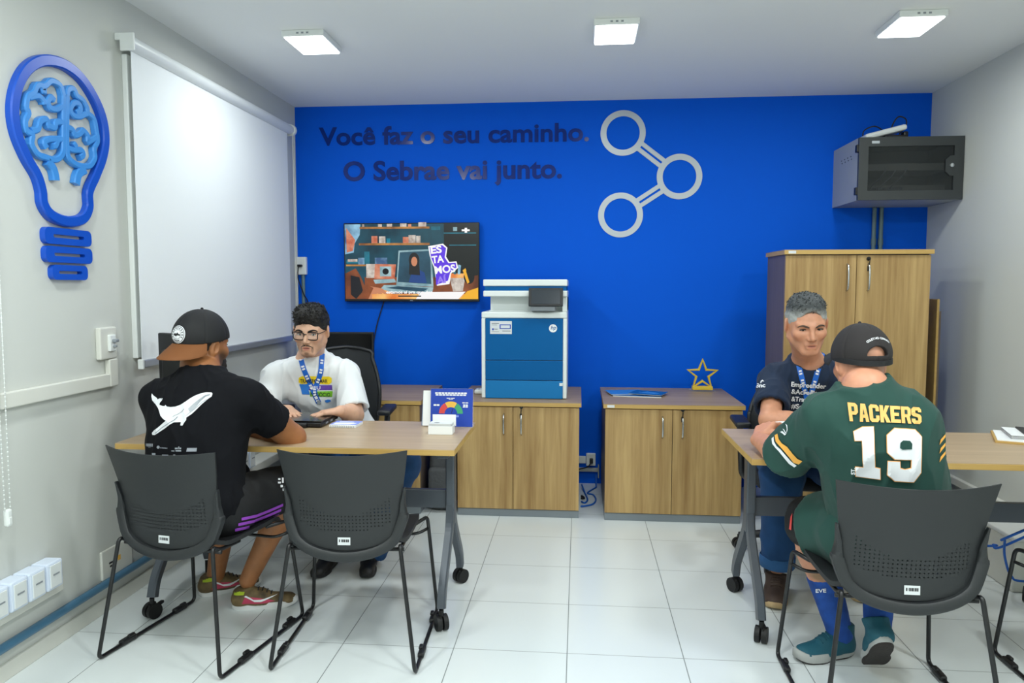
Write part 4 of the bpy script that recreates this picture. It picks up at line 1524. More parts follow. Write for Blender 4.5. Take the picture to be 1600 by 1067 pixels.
# papers at the right photo edge
fo = at(1590, 684, Z=DZ)
fd = thing('folder', 'yellow kraft folder at the bottom of the paper pile on the right desk', 'folder', (1.905, 3.20, DZ), math.radians(-24))
bm = new_bm(); box(bm, (0, 0, .0045), (.34, .25, .009), .001); obj('folder_cover', bm, 'wood_edge', fd)
bm = new_bm(); box(bm, (.004, .004, .0105), (.33, .24, .003)); obj('inner_sheets', bm, 'paper', fd)
pp = thing('paper_stack', 'stack of white papers and a dark booklet on the kraft folder', 'papers', (1.930, 3.215, DZ + .0125), math.radians(-18))
bm = new_bm(); box(bm, (0, 0, .009), (.28, .20, .018), .001); obj('sheets', bm, 'paper', pp)
bm = new_bm()
for k in range(3):
    bx(bm, -.1405, .1405, -.1006, .1006, .004 + k * .005, .0062 + k * .005)
obj('sheet_edges', bm, 'ink_black', pp)
bm = new_bm(); box(bm, (.02, .01, .021), (.22, .17, .006), .001); obj('booklet', bm, 'black_plastic', pp)

# cables and box under the right desk
bxx = thing('floor_box', 'white box on the floor under the right desk by the photo edge', 'box', (2.06, 3.66, 0), math.radians(0))
bm = new_bm(); box(bm, (0, 0, .12), (.20, .42, .24), .008); obj('box_body', bm, 'offwhite_plastic', bxx)
bm = new_bm(); box(bm, (0, 0, .245), (.205, .425, .02), .006); obj('box_lid', bm, 'white_plastic', bxx)
cable('blue network cable hanging under the right desk', [(2.0, 3.1, .50), at(1573, 840, Y=3.3), at(1570, 845, Y=3.35), at(1570, 870, Y=3.4), at(1580, 900, Y=3.45), at(1600, 908, Y=3.45), (2.25, 3.46, .06)], .0055, 'cable_blue')
cable('blue network cable running sideways behind the green jersey man\'s chair under the desk', [(1.5, 3.9, .05), at(1538, 853, Y=3.5), at(1552, 851, Y=3.45), at(1566, 854, Y=3.4), (2.0, 3.12, .47)], .0055, 'cable_blue')

# ================================================================== PEOPLE: smooth solid modelling on a voxel grid
from mathutils import noise as mnoise


class Field:
    """signed distance grid; shapes are blended into it and the zero surface is meshed as quads."""

    def __init__(self, lo, hi, res):
        self.lo = np.array(lo, dtype=np.float32)
        self.res = res
        self.n = np.ceil((np.array(hi) - np.array(lo)) / res).astype(int) + 1
        self.a = np.full(self.n, 0.2, dtype=np.float32)

    def block(self, lo, hi):
        i0 = np.maximum(0, np.floor((np.array(lo) - self.lo) / self.res).astype(int))
        i1 = np.minimum(self.n, np.ceil((np.array(hi) - self.lo) / self.res).astype(int) + 1)
        if (i1 <= i0).any():
            return None
        sl = tuple(slice(a, b) for a, b in zip(i0, i1))
        ax = [(np.arange(a, b, dtype=np.float32) * self.res + l) for a, b, l in zip(i0, i1, self.lo)]
        P = (ax[0][:, None, None], ax[1][None, :, None], ax[2][None, None, :])
        return sl, P

    def add(self, shape, k=0.0):
        f, lo, hi = shape
        m = k + 3 * self.res
        b = self.block(np.array(lo) - m, np.array(hi) + m)
        if b is None:
            return
        sl, P = b
        d = f(P).astype(np.float32)
        c = self.a[sl]
        if k > 0:
            h = np.maximum(k - np.abs(c - d), 0) / k
            self.a[sl] = np.minimum(c, d) - h * h * k * 0.25
        else:
            self.a[sl] = np.minimum(c, d)

    def sub(self, shape, k=0.0):
        f, lo, hi = shape
        m = k + 3 * self.res
        b = self.block(np.array(lo) - m, np.array(hi) + m)
        if b is None:
            return
        sl, P = b
        d = -f(P).astype(np.float32)
        c = self.a[sl]
        if k > 0:
            h = np.maximum(k - np.abs(c - d), 0) / k
            self.a[sl] = np.maximum(c, d) + h * h * k * 0.25
        else:
            self.a[sl] = np.maximum(c, d)

    def cut(self, o, n, lo=None, hi=None, k=0.0):
        """remove the half space in front of plane (o, n)."""
        lo = self.lo if lo is None else lo
        hi = (self.lo + self.n * self.res) if hi is None else hi
        b = self.block(lo, hi)
        if b is None:
            return
        sl, P = b
        n = Vector(n).normalized()
        d = (P[0] - o[0]) * n[0] + (P[1] - o[1]) * n[1] + (P[2] - o[2]) * n[2]
        c = self.a[sl]
        d = np.broadcast_to(d, c.shape)
        self.a[sl] = np.maximum(c, d)

    def mesh(self):
        a = self.a
        s = a < 0
        n0, n1, n2 = a.shape
        cnt = np.zeros((n0 - 1, n1 - 1, n2 - 1), dtype=np.int8)
        for dx in (0, 1):
            for dy in (0, 1):
                for dz in (0, 1):
                    cnt += s[dx:n0 - 1 + dx, dy:n1 - 1 + dy, dz:n2 - 1 + dz]
        act = (cnt > 0) & (cnt < 8)
        idx = np.argwhere(act)
        vid = np.full(act.shape, -1, dtype=np.int32)
        vid[act] = np.arange(len(idx))
        acc = np.zeros((len(idx), 3), dtype=np.float64)
        num = np.zeros(len(idx))
        corners = [(x, y, z) for x in (0, 1) for y in (0, 1) for z in (0, 1)]
        val = {c: a[idx[:, 0] + c[0], idx[:, 1] + c[1], idx[:, 2] + c[2]].astype(np.float64) for c in corners}
        for c in corners:
            for ax in range(3):
                if c[ax] == 0:
                    e = list(c); e[ax] = 1; e = tuple(e)
                    va, vb = val[c], val[e]
                    m = (va < 0) != (vb < 0)
                    t = np.where(m, va / np.where(m, va - vb, 1), 0)
                    p = np.array(c, dtype=np.float64)[None, :] + 0 * acc
                    p[:, ax] = t
                    acc[m] += p[m]
                    num[m] += 1
        V = (idx + acc / num[:, None]) * self.res + self.lo
        F = []
        # faces for each crossing grid edge
        for ax in range(3):
            u, v = [(1, 2), (2, 0), (0, 1)][ax]
            A = [slice(1, -1)] * 3; B = [slice(1, -1)] * 3
            A[ax] = slice(0, -1); B[ax] = slice(1, None)
            sa, sb = s[tuple(A)], s[tuple(B)]
            e = np.argwhere(sa != sb)
            if not len(e):
                continue
            flip = sa[e[:, 0], e[:, 1], e[:, 2]]
            base = e.copy()
            for k in range(3):
                if k != ax:
                    base[:, k] += 1
            def cell(du, dv):
                q = base.copy()
                q[:, u] -= du
                q[:, v] -= dv
                return vid[q[:, 0], q[:, 1], q[:, 2]]
            q = np.stack([cell(1, 1), cell(0, 1), cell(0, 0), cell(1, 0)], 1)
            q[~flip] = q[~flip][:, ::-1]
            F.append(q)
        F = np.concatenate(F)
        return V, F[(F >= 0).all(1)]


def keep_largest(V, F, all_over=0):
    """drop small loose shells (keeps shells with more than all_over verts, or only the largest)."""
    par = np.arange(len(V))
    e = np.concatenate([F[:, [0, 1]], F[:, [1, 2]], F[:, [2, 3]]])
    while True:
        m = np.minimum(par[e[:, 0]], par[e[:, 1]])
        p2 = par.copy()
        np.minimum.at(p2, e[:, 0], m)
        np.minimum.at(p2, e[:, 1], m)
        p2 = p2[p2]
        if (p2 == par).all():
            break
        par = p2
    ids, c = np.unique(par, return_counts=True)
    good = ids[c >= all_over] if all_over else ids[[c.argmax()]]
    kv = np.isin(par, good)
    mp = np.cumsum(kv) - 1
    return V[kv], mp[F[kv[F[:, 0]]]]


def relax(V, F, it=2, lam=0.5):
    V = V.copy()
    e = np.concatenate([F[:, [0, 1]], F[:, [1, 2]], F[:, [2, 3]], F[:, [3, 0]]])
    deg = np.zeros(len(V))
    np.add.at(deg, e[:, 0], 1); np.add.at(deg, e[:, 1], 1)
    for i in range(it):
        for l in (lam, -lam * 0.98) if it > 1 else (lam,):
            s = np.zeros_like(V)
            np.add.at(s, e[:, 0], V[e[:, 1]])
            np.add.at(s, e[:, 1], V[e[:, 0]])
            V += l * (s / deg[:, None] - V)
    return V


def vnormals(V, F):
    n = np.cross(V[F[:, 2]] - V[F[:, 0]], V[F[:, 3]] - V[F[:, 1]])
    N = np.zeros_like(V)
    for k in range(4):
        np.add.at(N, F[:, k], n)
    return N / np.maximum(np.linalg.norm(N, axis=1, keepdims=True), 1e-12)


def wrinkle(V, F, amp, freq, seed=0, stretch=(1, 1, 1), amp2=0, freq2=30):
    N = vnormals(V, F)
    st = Vector(stretch)
    off = Vector((seed * 7.3, seed * 3.1, seed * 5.7))
    d = np.empty(len(V))
    for i, p in enumerate(V):
        q = Vector((p[0] * st.x, p[1] * st.y, p[2] * st.z))
        w = mnoise.noise_vector(q * 3 + off) * .12
        v = 1 - 2 * abs(mnoise.noise((q + w) * freq + off))
        d[i] = amp * v * abs(v)
        if amp2:
            d[i] += amp2 * mnoise.noise(q * freq2 + off)
    return V + N * d[:, None]


def np_obj(name, V, F, material, parent=None, tint=None):
    me = bpy.data.meshes.new(name)
    me.from_pydata(V.tolist(), [], F.tolist())
    me.materials.append(M[material] if isinstance(material, str) else material)
    me.polygons.foreach_set('use_smooth', np.ones(len(F), dtype=bool))
    if tint is not None:
        at_ = me.color_attributes.new('tint', 'FLOAT_COLOR', 'POINT')
        at_.data.foreach_set('color', np.concatenate([tint, np.ones((len(V), 1))], 1).astype(np.float32).ravel())
    me.update()
    o = bpy.data.objects.new(name, me)
    COL.objects.link(o)
    if parent:
        o.parent = parent
    return o


# ---- shapes: each returns (function, lower corner, upper corner)
def rcone(a, b, ra, rb, flat=None):
    """tapered capsule; flat=(axis, f) squeezes it to fraction f along axis."""
    a, b = np.array(a, dtype=float), np.array(b, dtype=float)
    ba = b - a
    L2 = max(float(ba @ ba), 1e-12)
    if flat is not None:
        ax = np.array(Vector(flat[0]).normalized()); fk = 1.0 / flat[1] - 1.0

    def f(P):
        x, y, z = P[0] - a[0], P[1] - a[1], P[2] - a[2]
        t = np.clip((x * ba[0] + y * ba[1] + z * ba[2]) / L2, 0, 1)
        x, y, z = x - t * ba[0], y - t * ba[1], z - t * ba[2]
        if flat is not None:
            h = (x * ax[0] + y * ax[1] + z * ax[2]) * fk
            x, y, z = x + h * ax[0], y + h * ax[1], z + h * ax[2]
        return np.sqrt(x * x + y * y + z * z) - (ra + (rb - ra) * t)
    lo = np.minimum(a - ra, b - rb); hi = np.maximum(a + ra, b + rb)
    return f, lo, hi


def ell(c, r, R=None):
    c = np.array(c, dtype=float); r = np.array(r, dtype=float)
    Rm = np.eye(3) if R is None else np.array(R)

    def f(P):
        x, y, z = P[0] - c[0], P[1] - c[1], P[2] - c[2]
        k0 = k1 = 0
        for i in range(3):
            q = x * Rm[0, i] + y * Rm[1, i] + z * Rm[2, i]
            k0 = k0 + (q / r[i]) ** 2
            k1 = k1 + (q / (r[i] * r[i])) ** 2
        k0 = np.sqrt(k0); k1 = np.sqrt(k1)
        return k0 * (k0 - 1.0) / np.maximum(k1, 1e-6)
    m = r.max()
    return f, c - m, c + m


def capped(shape, o, n):
    """the shape minus the half space in front of plane (o,n)."""
    f, lo, hi = shape
    n = Vector(n).normalized()

    def g_(P):
        return np.maximum(f(P), (P[0] - o[0]) * n[0] + (P[1] - o[1]) * n[1] + (P[2] - o[2]) * n[2])
    return g_, lo, hi


def shell(outer, inner):
    f, lo, hi = outer
    g_ = inner[0]
    return (lambda P: np.maximum(f(P), -g_(P))), lo, hi


def V3(p):
    return np.array((p[0], p[1], p[2]), dtype=float)


def lerp(a, b, t):
    return V3(a) * (1 - t) + V3(b) * t


def unit(v):
    v = V3(v)
    return v / np.linalg.norm(v)


def basis(fwd, up=(0, 0, 1)):
    """columns right, forward, up."""
    f = unit(fwd)
    r = unit(np.cross(f, up))
    return np.stack([r, f, np.cross(r, f)], 1)


# ------------------------------------------------------------------ skin material with a per-vertex skin tone
def skin_mat(name):
    m = bpy.data.materials.new(name)
    m.use_nodes = True
    nt = m.node_tree
    b = nt.nodes['Principled BSDF']
    vc = nt.nodes.new('ShaderNodeVertexColor'); vc.layer_name = 'tint'
    tc = nt.nodes.new('ShaderNodeTexCoord')
    n = nt.nodes.new('ShaderNodeTexNoise'); n.inputs['Scale'].default_value = 45; n.inputs['Detail'].default_value = 5
    nt.links.new(tc.outputs['Object'], n.inputs['Vector'])
    mr = nt.nodes.new('ShaderNodeMapRange'); mr.inputs[1].default_value = .3; mr.inputs[2].default_value = .7; mr.inputs[3].default_value = .93; mr.inputs[4].default_value = 1.07
    nt.links.new(n.outputs[0], mr.inputs[0])
    h = nt.nodes.new('ShaderNodeHueSaturation')
    nt.links.new(vc.outputs[0], h.inputs['Color'])
    nt.links.new(mr.outputs[0], h.inputs['Value'])
    nt.links.new(h.outputs[0], b.inputs['Base Color'])
    b.inputs['Roughness'].default_value = .48
    b.inputs['Subsurface Weight'].default_value = .08
    b.inputs['Subsurface Radius'].default_value = (.012, .005, .003)
    b.inputs['Subsurface Scale'].default_value = 1.0
    M[name] = m


skin_mat('skin')
mat('hair_black', (20, 18, 17), .65, bump=(420, .5, .004))
mat('hair_grey', (120, 122, 122), .65, noise=(70, .55), bump=(420, .5, .004))
mat('hair_side', (168, 168, 166), .7, noise=(90, .25), bump=(420, .4, .004))
mat('hair_dark_grey', (62, 66, 68), .65, noise=(60, .5), bump=(420, .5, .004))
mat('beard_black', (24, 18, 15), .7, bump=(500, .5, .003))
mat('cloth_black', (13, 14, 19), .9, bump=(900, .15, .001), spec=.2)
mat('cloth_white', (228, 231, 233), .85, bump=(900, .15, .001))
mat('cloth_navy', (8, 32, 60), .85, bump=(900, .15, .001), sheen=.05)
mat('cloth_green', (20, 64, 56), .8, bump=(900, .2, .001), sheen=.05)
mat('shorts_green', (20, 66, 58), .8, bump=(900, .2, .001), sheen=.05)
mat('jeans', (22, 66, 112), .9, noise=(9, .3), bump=(700, .3, .001))
mat('jeans_cuff', (44, 92, 142), .9, noise=(9, .2), bump=(700, .3, .001))
mat('shorts_black', (14, 15, 18), .8, bump=(900, .15, .001))
mat('purple', (150, 66, 190), .7)
mat('cap_black', (17, 18, 21), .75, bump=(700, .2, .001))
mat('cap_mesh', (36, 32, 33), .8, bump=(1100, .5, .002))
mat('cap_brown', (122, 72, 30), .75, bump=(300, .2, .001))
mat('lanyard', (16, 100, 200), .5)
mat('print_white', (232, 234, 238), .7)
mat('print_grey', (150, 156, 164), .7)
mat('print_yellow', (238, 208, 24), .7)
mat('print_purple', (92, 60, 160), .7)
mat('print_green', (120, 190, 40), .7)
mat('print_blue', (40, 120, 210), .7)
mat('print_orange', (248, 184, 104), .7)
mat('jersey_gold', (242, 176, 76), .7)
mat('mouth_dark', (84, 40, 36), .6)
mat('eye_white', (226, 222, 216), .2)
mat('eye_dark', (26, 18, 14), .15)
mat('brow_black', (26, 20, 18), .8)
mat('brow_grey', (74, 58, 48), .8)
mat('frame_black', (18, 18, 20), .3)
mat('shoe_black', (20, 20, 21), .5)
mat('shoe_brown', (62, 46, 38), .7, bump=(200, .2, .002))
mat('sole_tan', (176, 150, 110), .7)
mat('sole_white', (222, 222, 222), .6)
mat('sole_grey', (168, 170, 168), .7)
mat('sole_dark', (46, 40, 38), .8, bump=(160, .8, .006))
mat('shoe_teal', (20, 82, 98), .7, bump=(300, .3, .002))
mat('sock_blue', (22, 70, 150), .8, noise=(30, .25))
mat('shoe_camo', (104, 86, 56), .7, noise=(26, .6))
mat('shoe_pink', (190, 62, 92), .7)
mat('lime', (170, 190, 40), .7)


# ------------------------------------------------------------------ anatomy
def hand(Fd, wrist, direction, back, side, curl=(.5, .5, .5, .5), spread=.06, thumb=.55, s=1.0, thumb_out=1.0):
    """palm plus four jointed fingers and a thumb. direction wrist->fingers, back = normal of the back of the hand,
    side +1: thumb lies on the (direction x back) side."""
    d = unit(direction)
    b = unit(V3(back) - d * (V3(back) @ d))
    l = np.cross(d, b) * side            # thumb side
    w = V3(wrist)
    roots = [(.030, .088), (.0105, .094), (-.0095, .090), (-.028, .080)]
    lens = [(.040, .024, .019), (.044, .027, .020), (.041, .025, .019), (.032, .019, .017)]
    for (o, r) in roots:
        Fd.add(rcone(w + l * o * .45 * s, w + (l * o + d * r * .93) * s, .0175 * s, .0125 * s), .010)
    Fd.add(rcone(w + (l * .014 + d * .02 - b * .006) * s, w + (l * .022 + d * .055 - b * .006) * s, .016 * s, .014 * s), .010)
    for i, ((o, r), ln) in enumerate(zip(roots, lens)):
        p = w + (l * o + d * r * .93) * s
        yaw = spread * (1.5 - i)
        dd = d * math.cos(yaw) + l * math.sin(yaw)
        ang = 0.0
        rad = [.0095, .0088, .0078, .0066]
        if i == 3:
            rad = [v * .88 for v in rad]
        for j, L_ in enumerate(ln):
            ang += curl[i] * (.75, 1.0, .7)[j]
            q = p + (dd * math.cos(ang) - b * math.sin(ang)) * L_ * s
            Fd.add(rcone(p, q, rad[j] * s, rad[j + 1] * s), .003)
            p = q
    p = w + (l * .022 + d * .022 - b * .006) * s
    td = unit(l * .75 * thumb_out + d * .62 - b * .28 * thumb)
    q = p + td * .042 * s
    Fd.add(rcone(p, q, .0135 * s, .0108 * s), .008)
    t2 = unit(td * .8 + d * .5 - b * .35 * thumb)
    r_ = q + t2 * .030 * s
    Fd.add(rcone(q, r_, .0105 * s, .0092 * s), .003)
    Fd.add(rcone(r_, r_ + unit(t2 + d * .25) * .022 * s, .0092 * s, .0072 * s), .003)


def head(Fd, o, R, s=1.0, jaw=1.0, ears=True):
    o = V3(o)
    sm = float(np.mean(s)); s3 = np.ones(3) * s
    P = lambda x, y, z: o + R @ (np.array((x, y, z)) * s3)
    E = lambda c, r, k: Fd.add(ell(P(*c), np.array(r) * s3, R), k * sm)
    C = lambda a, b, ra, rb, k: Fd.add(rcone(P(*a), P(*b), ra * sm, rb * sm), k * sm)
    E((0, -.018, .036), (.074, .095, .086), .02)
    E((0, .022, -.022), (.063, .070, .092), .03)
    for x in (-1, 1):
        C((x * .052 * jaw, -.005, -.052), (x * .018, .066, -.100), .022, .019, .025)
        E((x * .043, .056, -.022), (.022, .024, .022), .02)
        C((x * .012, .081, .022), (x * .046, .064, .024), .011, .010, .014)
    E((0, .074, -.100), (.022, .017, .018), .02)
    C((0, .086, .014), (0, .107, -.028), .0075, .0105, .012)
    for x in (-1, 1):
        E((x * .0115, .094, -.034), (.0085, .011, .0085), .008)
        Fd.sub(ell(P(x * .031, .092, .003), np.array((.018, .013, .012)) * s3, R), .010 * sm)
    E((0, .084, -.066), (.022, .011, .020), .016)
    C((-.017, .088, -.061), (.017, .088, -.061), .0055, .0055, .006)
    C((-.014, .087, -.075), (.014, .087, -.075), .0065, .0065, .006)
    Fd.sub(rcone(P(-.020, .0965, -.068), P(.020, .0965, -.068), .0035 * sm, .0035 * sm), .003 * sm)
    if ears:
        for x in (-1, 1):
            A = R @ np.array(Matrix.Rotation(math.radians(22 * -x), 3, 'Z') @ Matrix.Rotation(math.radians(-10), 3, 'X'))
            Fd.add(ell(P(x * .077, -.014, -.004), np.array((.010, .020, .034)) * sm, A), .006 * sm)
            Fd.sub(ell(P(x * .086, -.010, -.004), np.array((.006, .010, .018)) * sm, A), .004 * sm)
    return P


def limb(Fd, a, b, c, r, k=.03):
    """two bone limb a-b-c with radii r=(ra, mid, rb, belly, rc)."""
    Fd.add(rcone(a, b, r[0], r[1]), k)
    Fd.add(rcone(b, lerp(b, c, .32), r[1], r[2]), k)
    Fd.add(rcone(lerp(b, c, .32), c, r[2], r[3]), k)


def torso(Fd, J, e=0.0, fat=0.0, k=.06, wide=1.0):
    """trunk between pelvis and neck, inflated by e."""
    pel, nb, sl, sr = V3(J['pelvis']), V3(J['neck']), V3(J['shl']), V3(J['shr'])
    up = unit(nb - pel)
    R = unit((sr - sl) - up * ((sr - sl) @ up))
    Fw = np.cross(up, R)
    B = np.stack([R, Fw, up], 1)
    Fd.add(ell(pel, (.165 * wide + e + fat * .5, .125 + e + fat * .5, .115 + e), B), .03)
    Fd.add(ell(lerp(pel, nb, .30) + Fw * fat * .4, (.150 * wide + e + fat, .118 + e + fat, .17 + e), B), k)
    Fd.add(ell(lerp(pel, nb, .62), (.160 * wide + e + fat * .7, .120 + e + fat * .6, .19 + e), B), k)
    mid = (sl + sr) / 2
    for s_ in (sl, sr):
        Fd.add(rcone(s_ + (mid - s_) * .06, lerp(mid, nb, .42), .048 + e, .062 + e), .04)
        Fd.add(rcone(s_ - up * .06 + (mid - s_) * .30, mid - up * .10, .060 + e, .085 + e, (Fw, .95)), .04)
    Fd.add(rcone(lerp(mid, nb, .3), nb, .075 + e, .060 + e), .04)
    return B


def bounds(pts, m):
    A = np.array([V3(p) for p in pts])
    return A.min(0) - m, A.max(0) + m


def build_body(J, tone, res=.0035, hs=1.0, arm=1.0, leg=1.0, hands=True, jaw=1.0, fat=0.0):
    pts = [J[k] for k in J if k not in ('headR',) and not k.startswith('_')]
    lo, hi = bounds(pts, .17)
    lo[2] = max(lo[2], .02)
    Fd = Field(lo, hi, res)
    torso(Fd, J, 0, fat)
    for s in 'lr':
        limb(Fd, J['sh' + s], J['el' + s], J['wr' + s], [.048 * arm, .043 * arm, .045 * arm, .027 * arm], .02)
        limb(Fd, J['hip' + s], J['kn' + s], J['an' + s], [.086 * leg, .060 * leg, .056 * leg, .036 * leg], .03)
        kn, an = V3(J['kn' + s]), V3(J['an' + s])
        back = unit(V3(J['hip' + s]) - kn) ; ax = unit(an - kn); back = unit(back - ax * (back @ ax))
        Fd.add(rcone(lerp(kn, an, .12) + back * .012, lerp(kn, an, .45) + back * .014, .046 * leg, .044 * leg), .03)
    R = J['headR']; o = V3(J['head'])
    base = o + R @ (np.array((0, -.030, -.075)) * hs)
    Fd.add(rcone(J['neck'], base, .062, .056), .03)
    P = head(Fd, o, R, hs, jaw)
    Fd.add(rcone(base, o + R @ (np.array((0, -.02, -.02)) * hs), .052, .053), .03)
    if hands:
        for s in 'lr':
            h = J.get('_hand' + s)
            if h:
                hand(Fd, J['wr' + s], **h)
    V, F = Fd.mesh()
    V, F = keep_largest(V, F)
    V = relax(V, F, 2, .45)
    tint = np.tile(np.array(lin(tone)[:3]), (len(V), 1))
    return V, F, tint, P


def paint(V, tint, c, r, rgb, k=1.0, R=None, soft=.5):
    """blend a real skin colour (lips, stubble, tattoo ink) into an ellipsoidal patch."""
    q = V - V3(c)
    if R is not None:
        q = q @ R
    d = np.sqrt(((q / np.array(r)) ** 2).sum(1))
    w = np.clip((1 - d) / soft, 0, 1)[:, None] * k
    tint[:] = tint * (1 - w) + np.array(lin(rgb)[:3]) * w


# ---- projecting prints onto clothing
def bvh_of(o):
    me = o.data
    return BVHTree.FromPolygons([v.co.copy() for v in me.vertices], [tuple(p.vertices) for p in me.polygons])


def drape(name, bm, tree, direction, material, parent, off=.0018, maxlen=.012):
    """lay a flat print on a garment: split finely, then push every vertex along direction on to the cloth."""
    bm.normal_update()
    bmesh.ops.triangulate(bm, faces=bm.faces[:])
    for _ in range(6):
        es = [e for e in bm.edges if e.calc_length() > maxlen]
        if not es:
            break
        bmesh.ops.subdivide_edges(bm, edges=es, cuts=1, use_grid_fill=False)
        bmesh.ops.triangulate(bm, faces=[f for f in bm.faces if len(f.verts) > 3])
    d = Vector(direction).normalized()
    dead = []
    for v in bm.verts:
        hit, nrm, i, t = tree.ray_cast(v.co - d * .35, d, .8)
        if hit is None:
            dead.append(v)
        else:
            v.co = hit - d * off + nrm * (off * .6 if nrm.dot(d) < 0 else -off * .6)
    if dead:
        bmesh.ops.delete(bm, geom=dead, context='VERTS')
    me = bpy.data.meshes.new(name)
    bm.to_mesh(me); bm.free()
    for mm in (material if isinstance(material, (list, tuple)) else [material]):
        me.materials.append(M[mm])
    o = bpy.data.objects.new(name, me)
    COL.objects.link(o)
    o.parent = parent
    return o


def strip_on(tree, pts, w, direction, off=.003, n=8):
    """ribbon laid on a garment along pts (approximate), pushed on to the cloth."""
    bm = new_bm()
    d = Vector(direction).normalized()
    P = smooth_path(pts, n)
    rows = []
    for i, p in enumerate(P):
        t = (P[min(i + 1, len(P) - 1)] - P[max(0, i - 1)]).normalized()
        a = t.cross(d).normalized()
        row = []
        for u in (-.5, 0, .5):
            q = p + a * (w * u)
            hit, nrm, _, _ = tree.ray_cast(q - d * .4, d, .9)
            row.append(hit - d * off if hit is not None else None)
        c = [r for r in row if r is not None]
        if c:
            row = [r if r is not None else c[0] for r in row]
            rows.append([bm.verts.new(r) for r in row])
    for A, B in zip(rows, rows[1:]):
        for j in range(2):
            bm.faces.new((A[j], A[j + 1], B[j + 1], B[j]))
    return bm


def eyes_and_brows(person, P, tree, brow_m, look=(0, 0), brow_r=.0042, open_=1.0, brow_dz=0, lash=.0014, mouth=True):
    fw = Vector(P(0, 1, 0) - P(0, 0, 0)).normalized()
    up = Vector(P(0, 0, 1) - P(0, 0, 0)).normalized()
    rt = Vector(P(1, 0, 0) - P(0, 0, 0)).normalized()
    def surf(x, z, off=0.0):
        p = Vector(P(x, .16, z))
        hit, n, _, _ = tree.ray_cast(p, -fw, .2)
        return (hit if hit is not None else Vector(P(x, .08, z))) + fw * off
    for s in (-1, 1):
        c = surf(s * .0315, .003, -.0035)
        bm = new_bm()
        bmesh.ops.create_uvsphere(bm, u_segments=20, v_segments=12, radius=1)
        for v in bm.verts:
            x, y, z = v.co
            v.co = c + rt * (x * .0140) + fw * (y * .0062) + up * (z * .0058 * open_)
        e = obj('eye', bm, 'eye_white', person, smooth=True)
        bm = new_bm()
        ic = c + rt * (look[0] * .005) + up * (look[1] * .002) + fw * .0040
        bmesh.ops.create_uvsphere(bm, u_segments=16, v_segments=8, radius=1)
        for v in bm.verts:
            x, y, z = v.co
            v.co = ic + rt * (x * .0054) + fw * (y * .0030) + up * (z * .0054 * min(1, open_ + .05))
        obj('iris', bm, 'eye_dark', e, smooth=True)
        bm = new_bm()
        lp_ = [c + rt * (x * .0145) + up * (.0056 * open_ * math.sqrt(max(0, 1 - (x * .95) ** 2)) + .0006) + fw * (.0058 * math.sqrt(max(0, 1 - x * x * .9)) + .0004) for x in (-1, -.7, -.35, 0, .35, .7, 1)]
        tube(bm, smooth_path(lp_, 3), lash, 6)
        obj('eyelashes', bm, 'eye_dark', e, smooth=True)
        bm = new_bm()
        bp = [surf(s * x, z + brow_dz, .0005) for x, z in ((.013, .021), (.022, .025), (.034, .0275), (.044, .025), (.052, .018))]
        pts = smooth_path(bp, 4)
        tube(bm, pts, 0, 8, radii=[brow_r * (1 - .6 * abs(i / (len(pts) - 1) - .35) / .65) for i in range(len(pts))])
        obj('eyebrow', bm, brow_m, person, smooth=True)
    if mouth:
        bm = new_bm()
        pts = smooth_path([surf(x, z, -.0004) for x, z in ((-.023, -.0695), (-.012, -.0672), (0, -.0682), (.012, -.0672), (.023, -.0695))], 4)
        tube(bm, pts, 0, 6, radii=[.0016 * (1 - .6 * abs(2 * i / (len(pts) - 1) - 1)) for i in range(len(pts))])
        obj('mouth_line', bm, 'mouth_dark', person, smooth=True)
    return surf, fw, up, rt


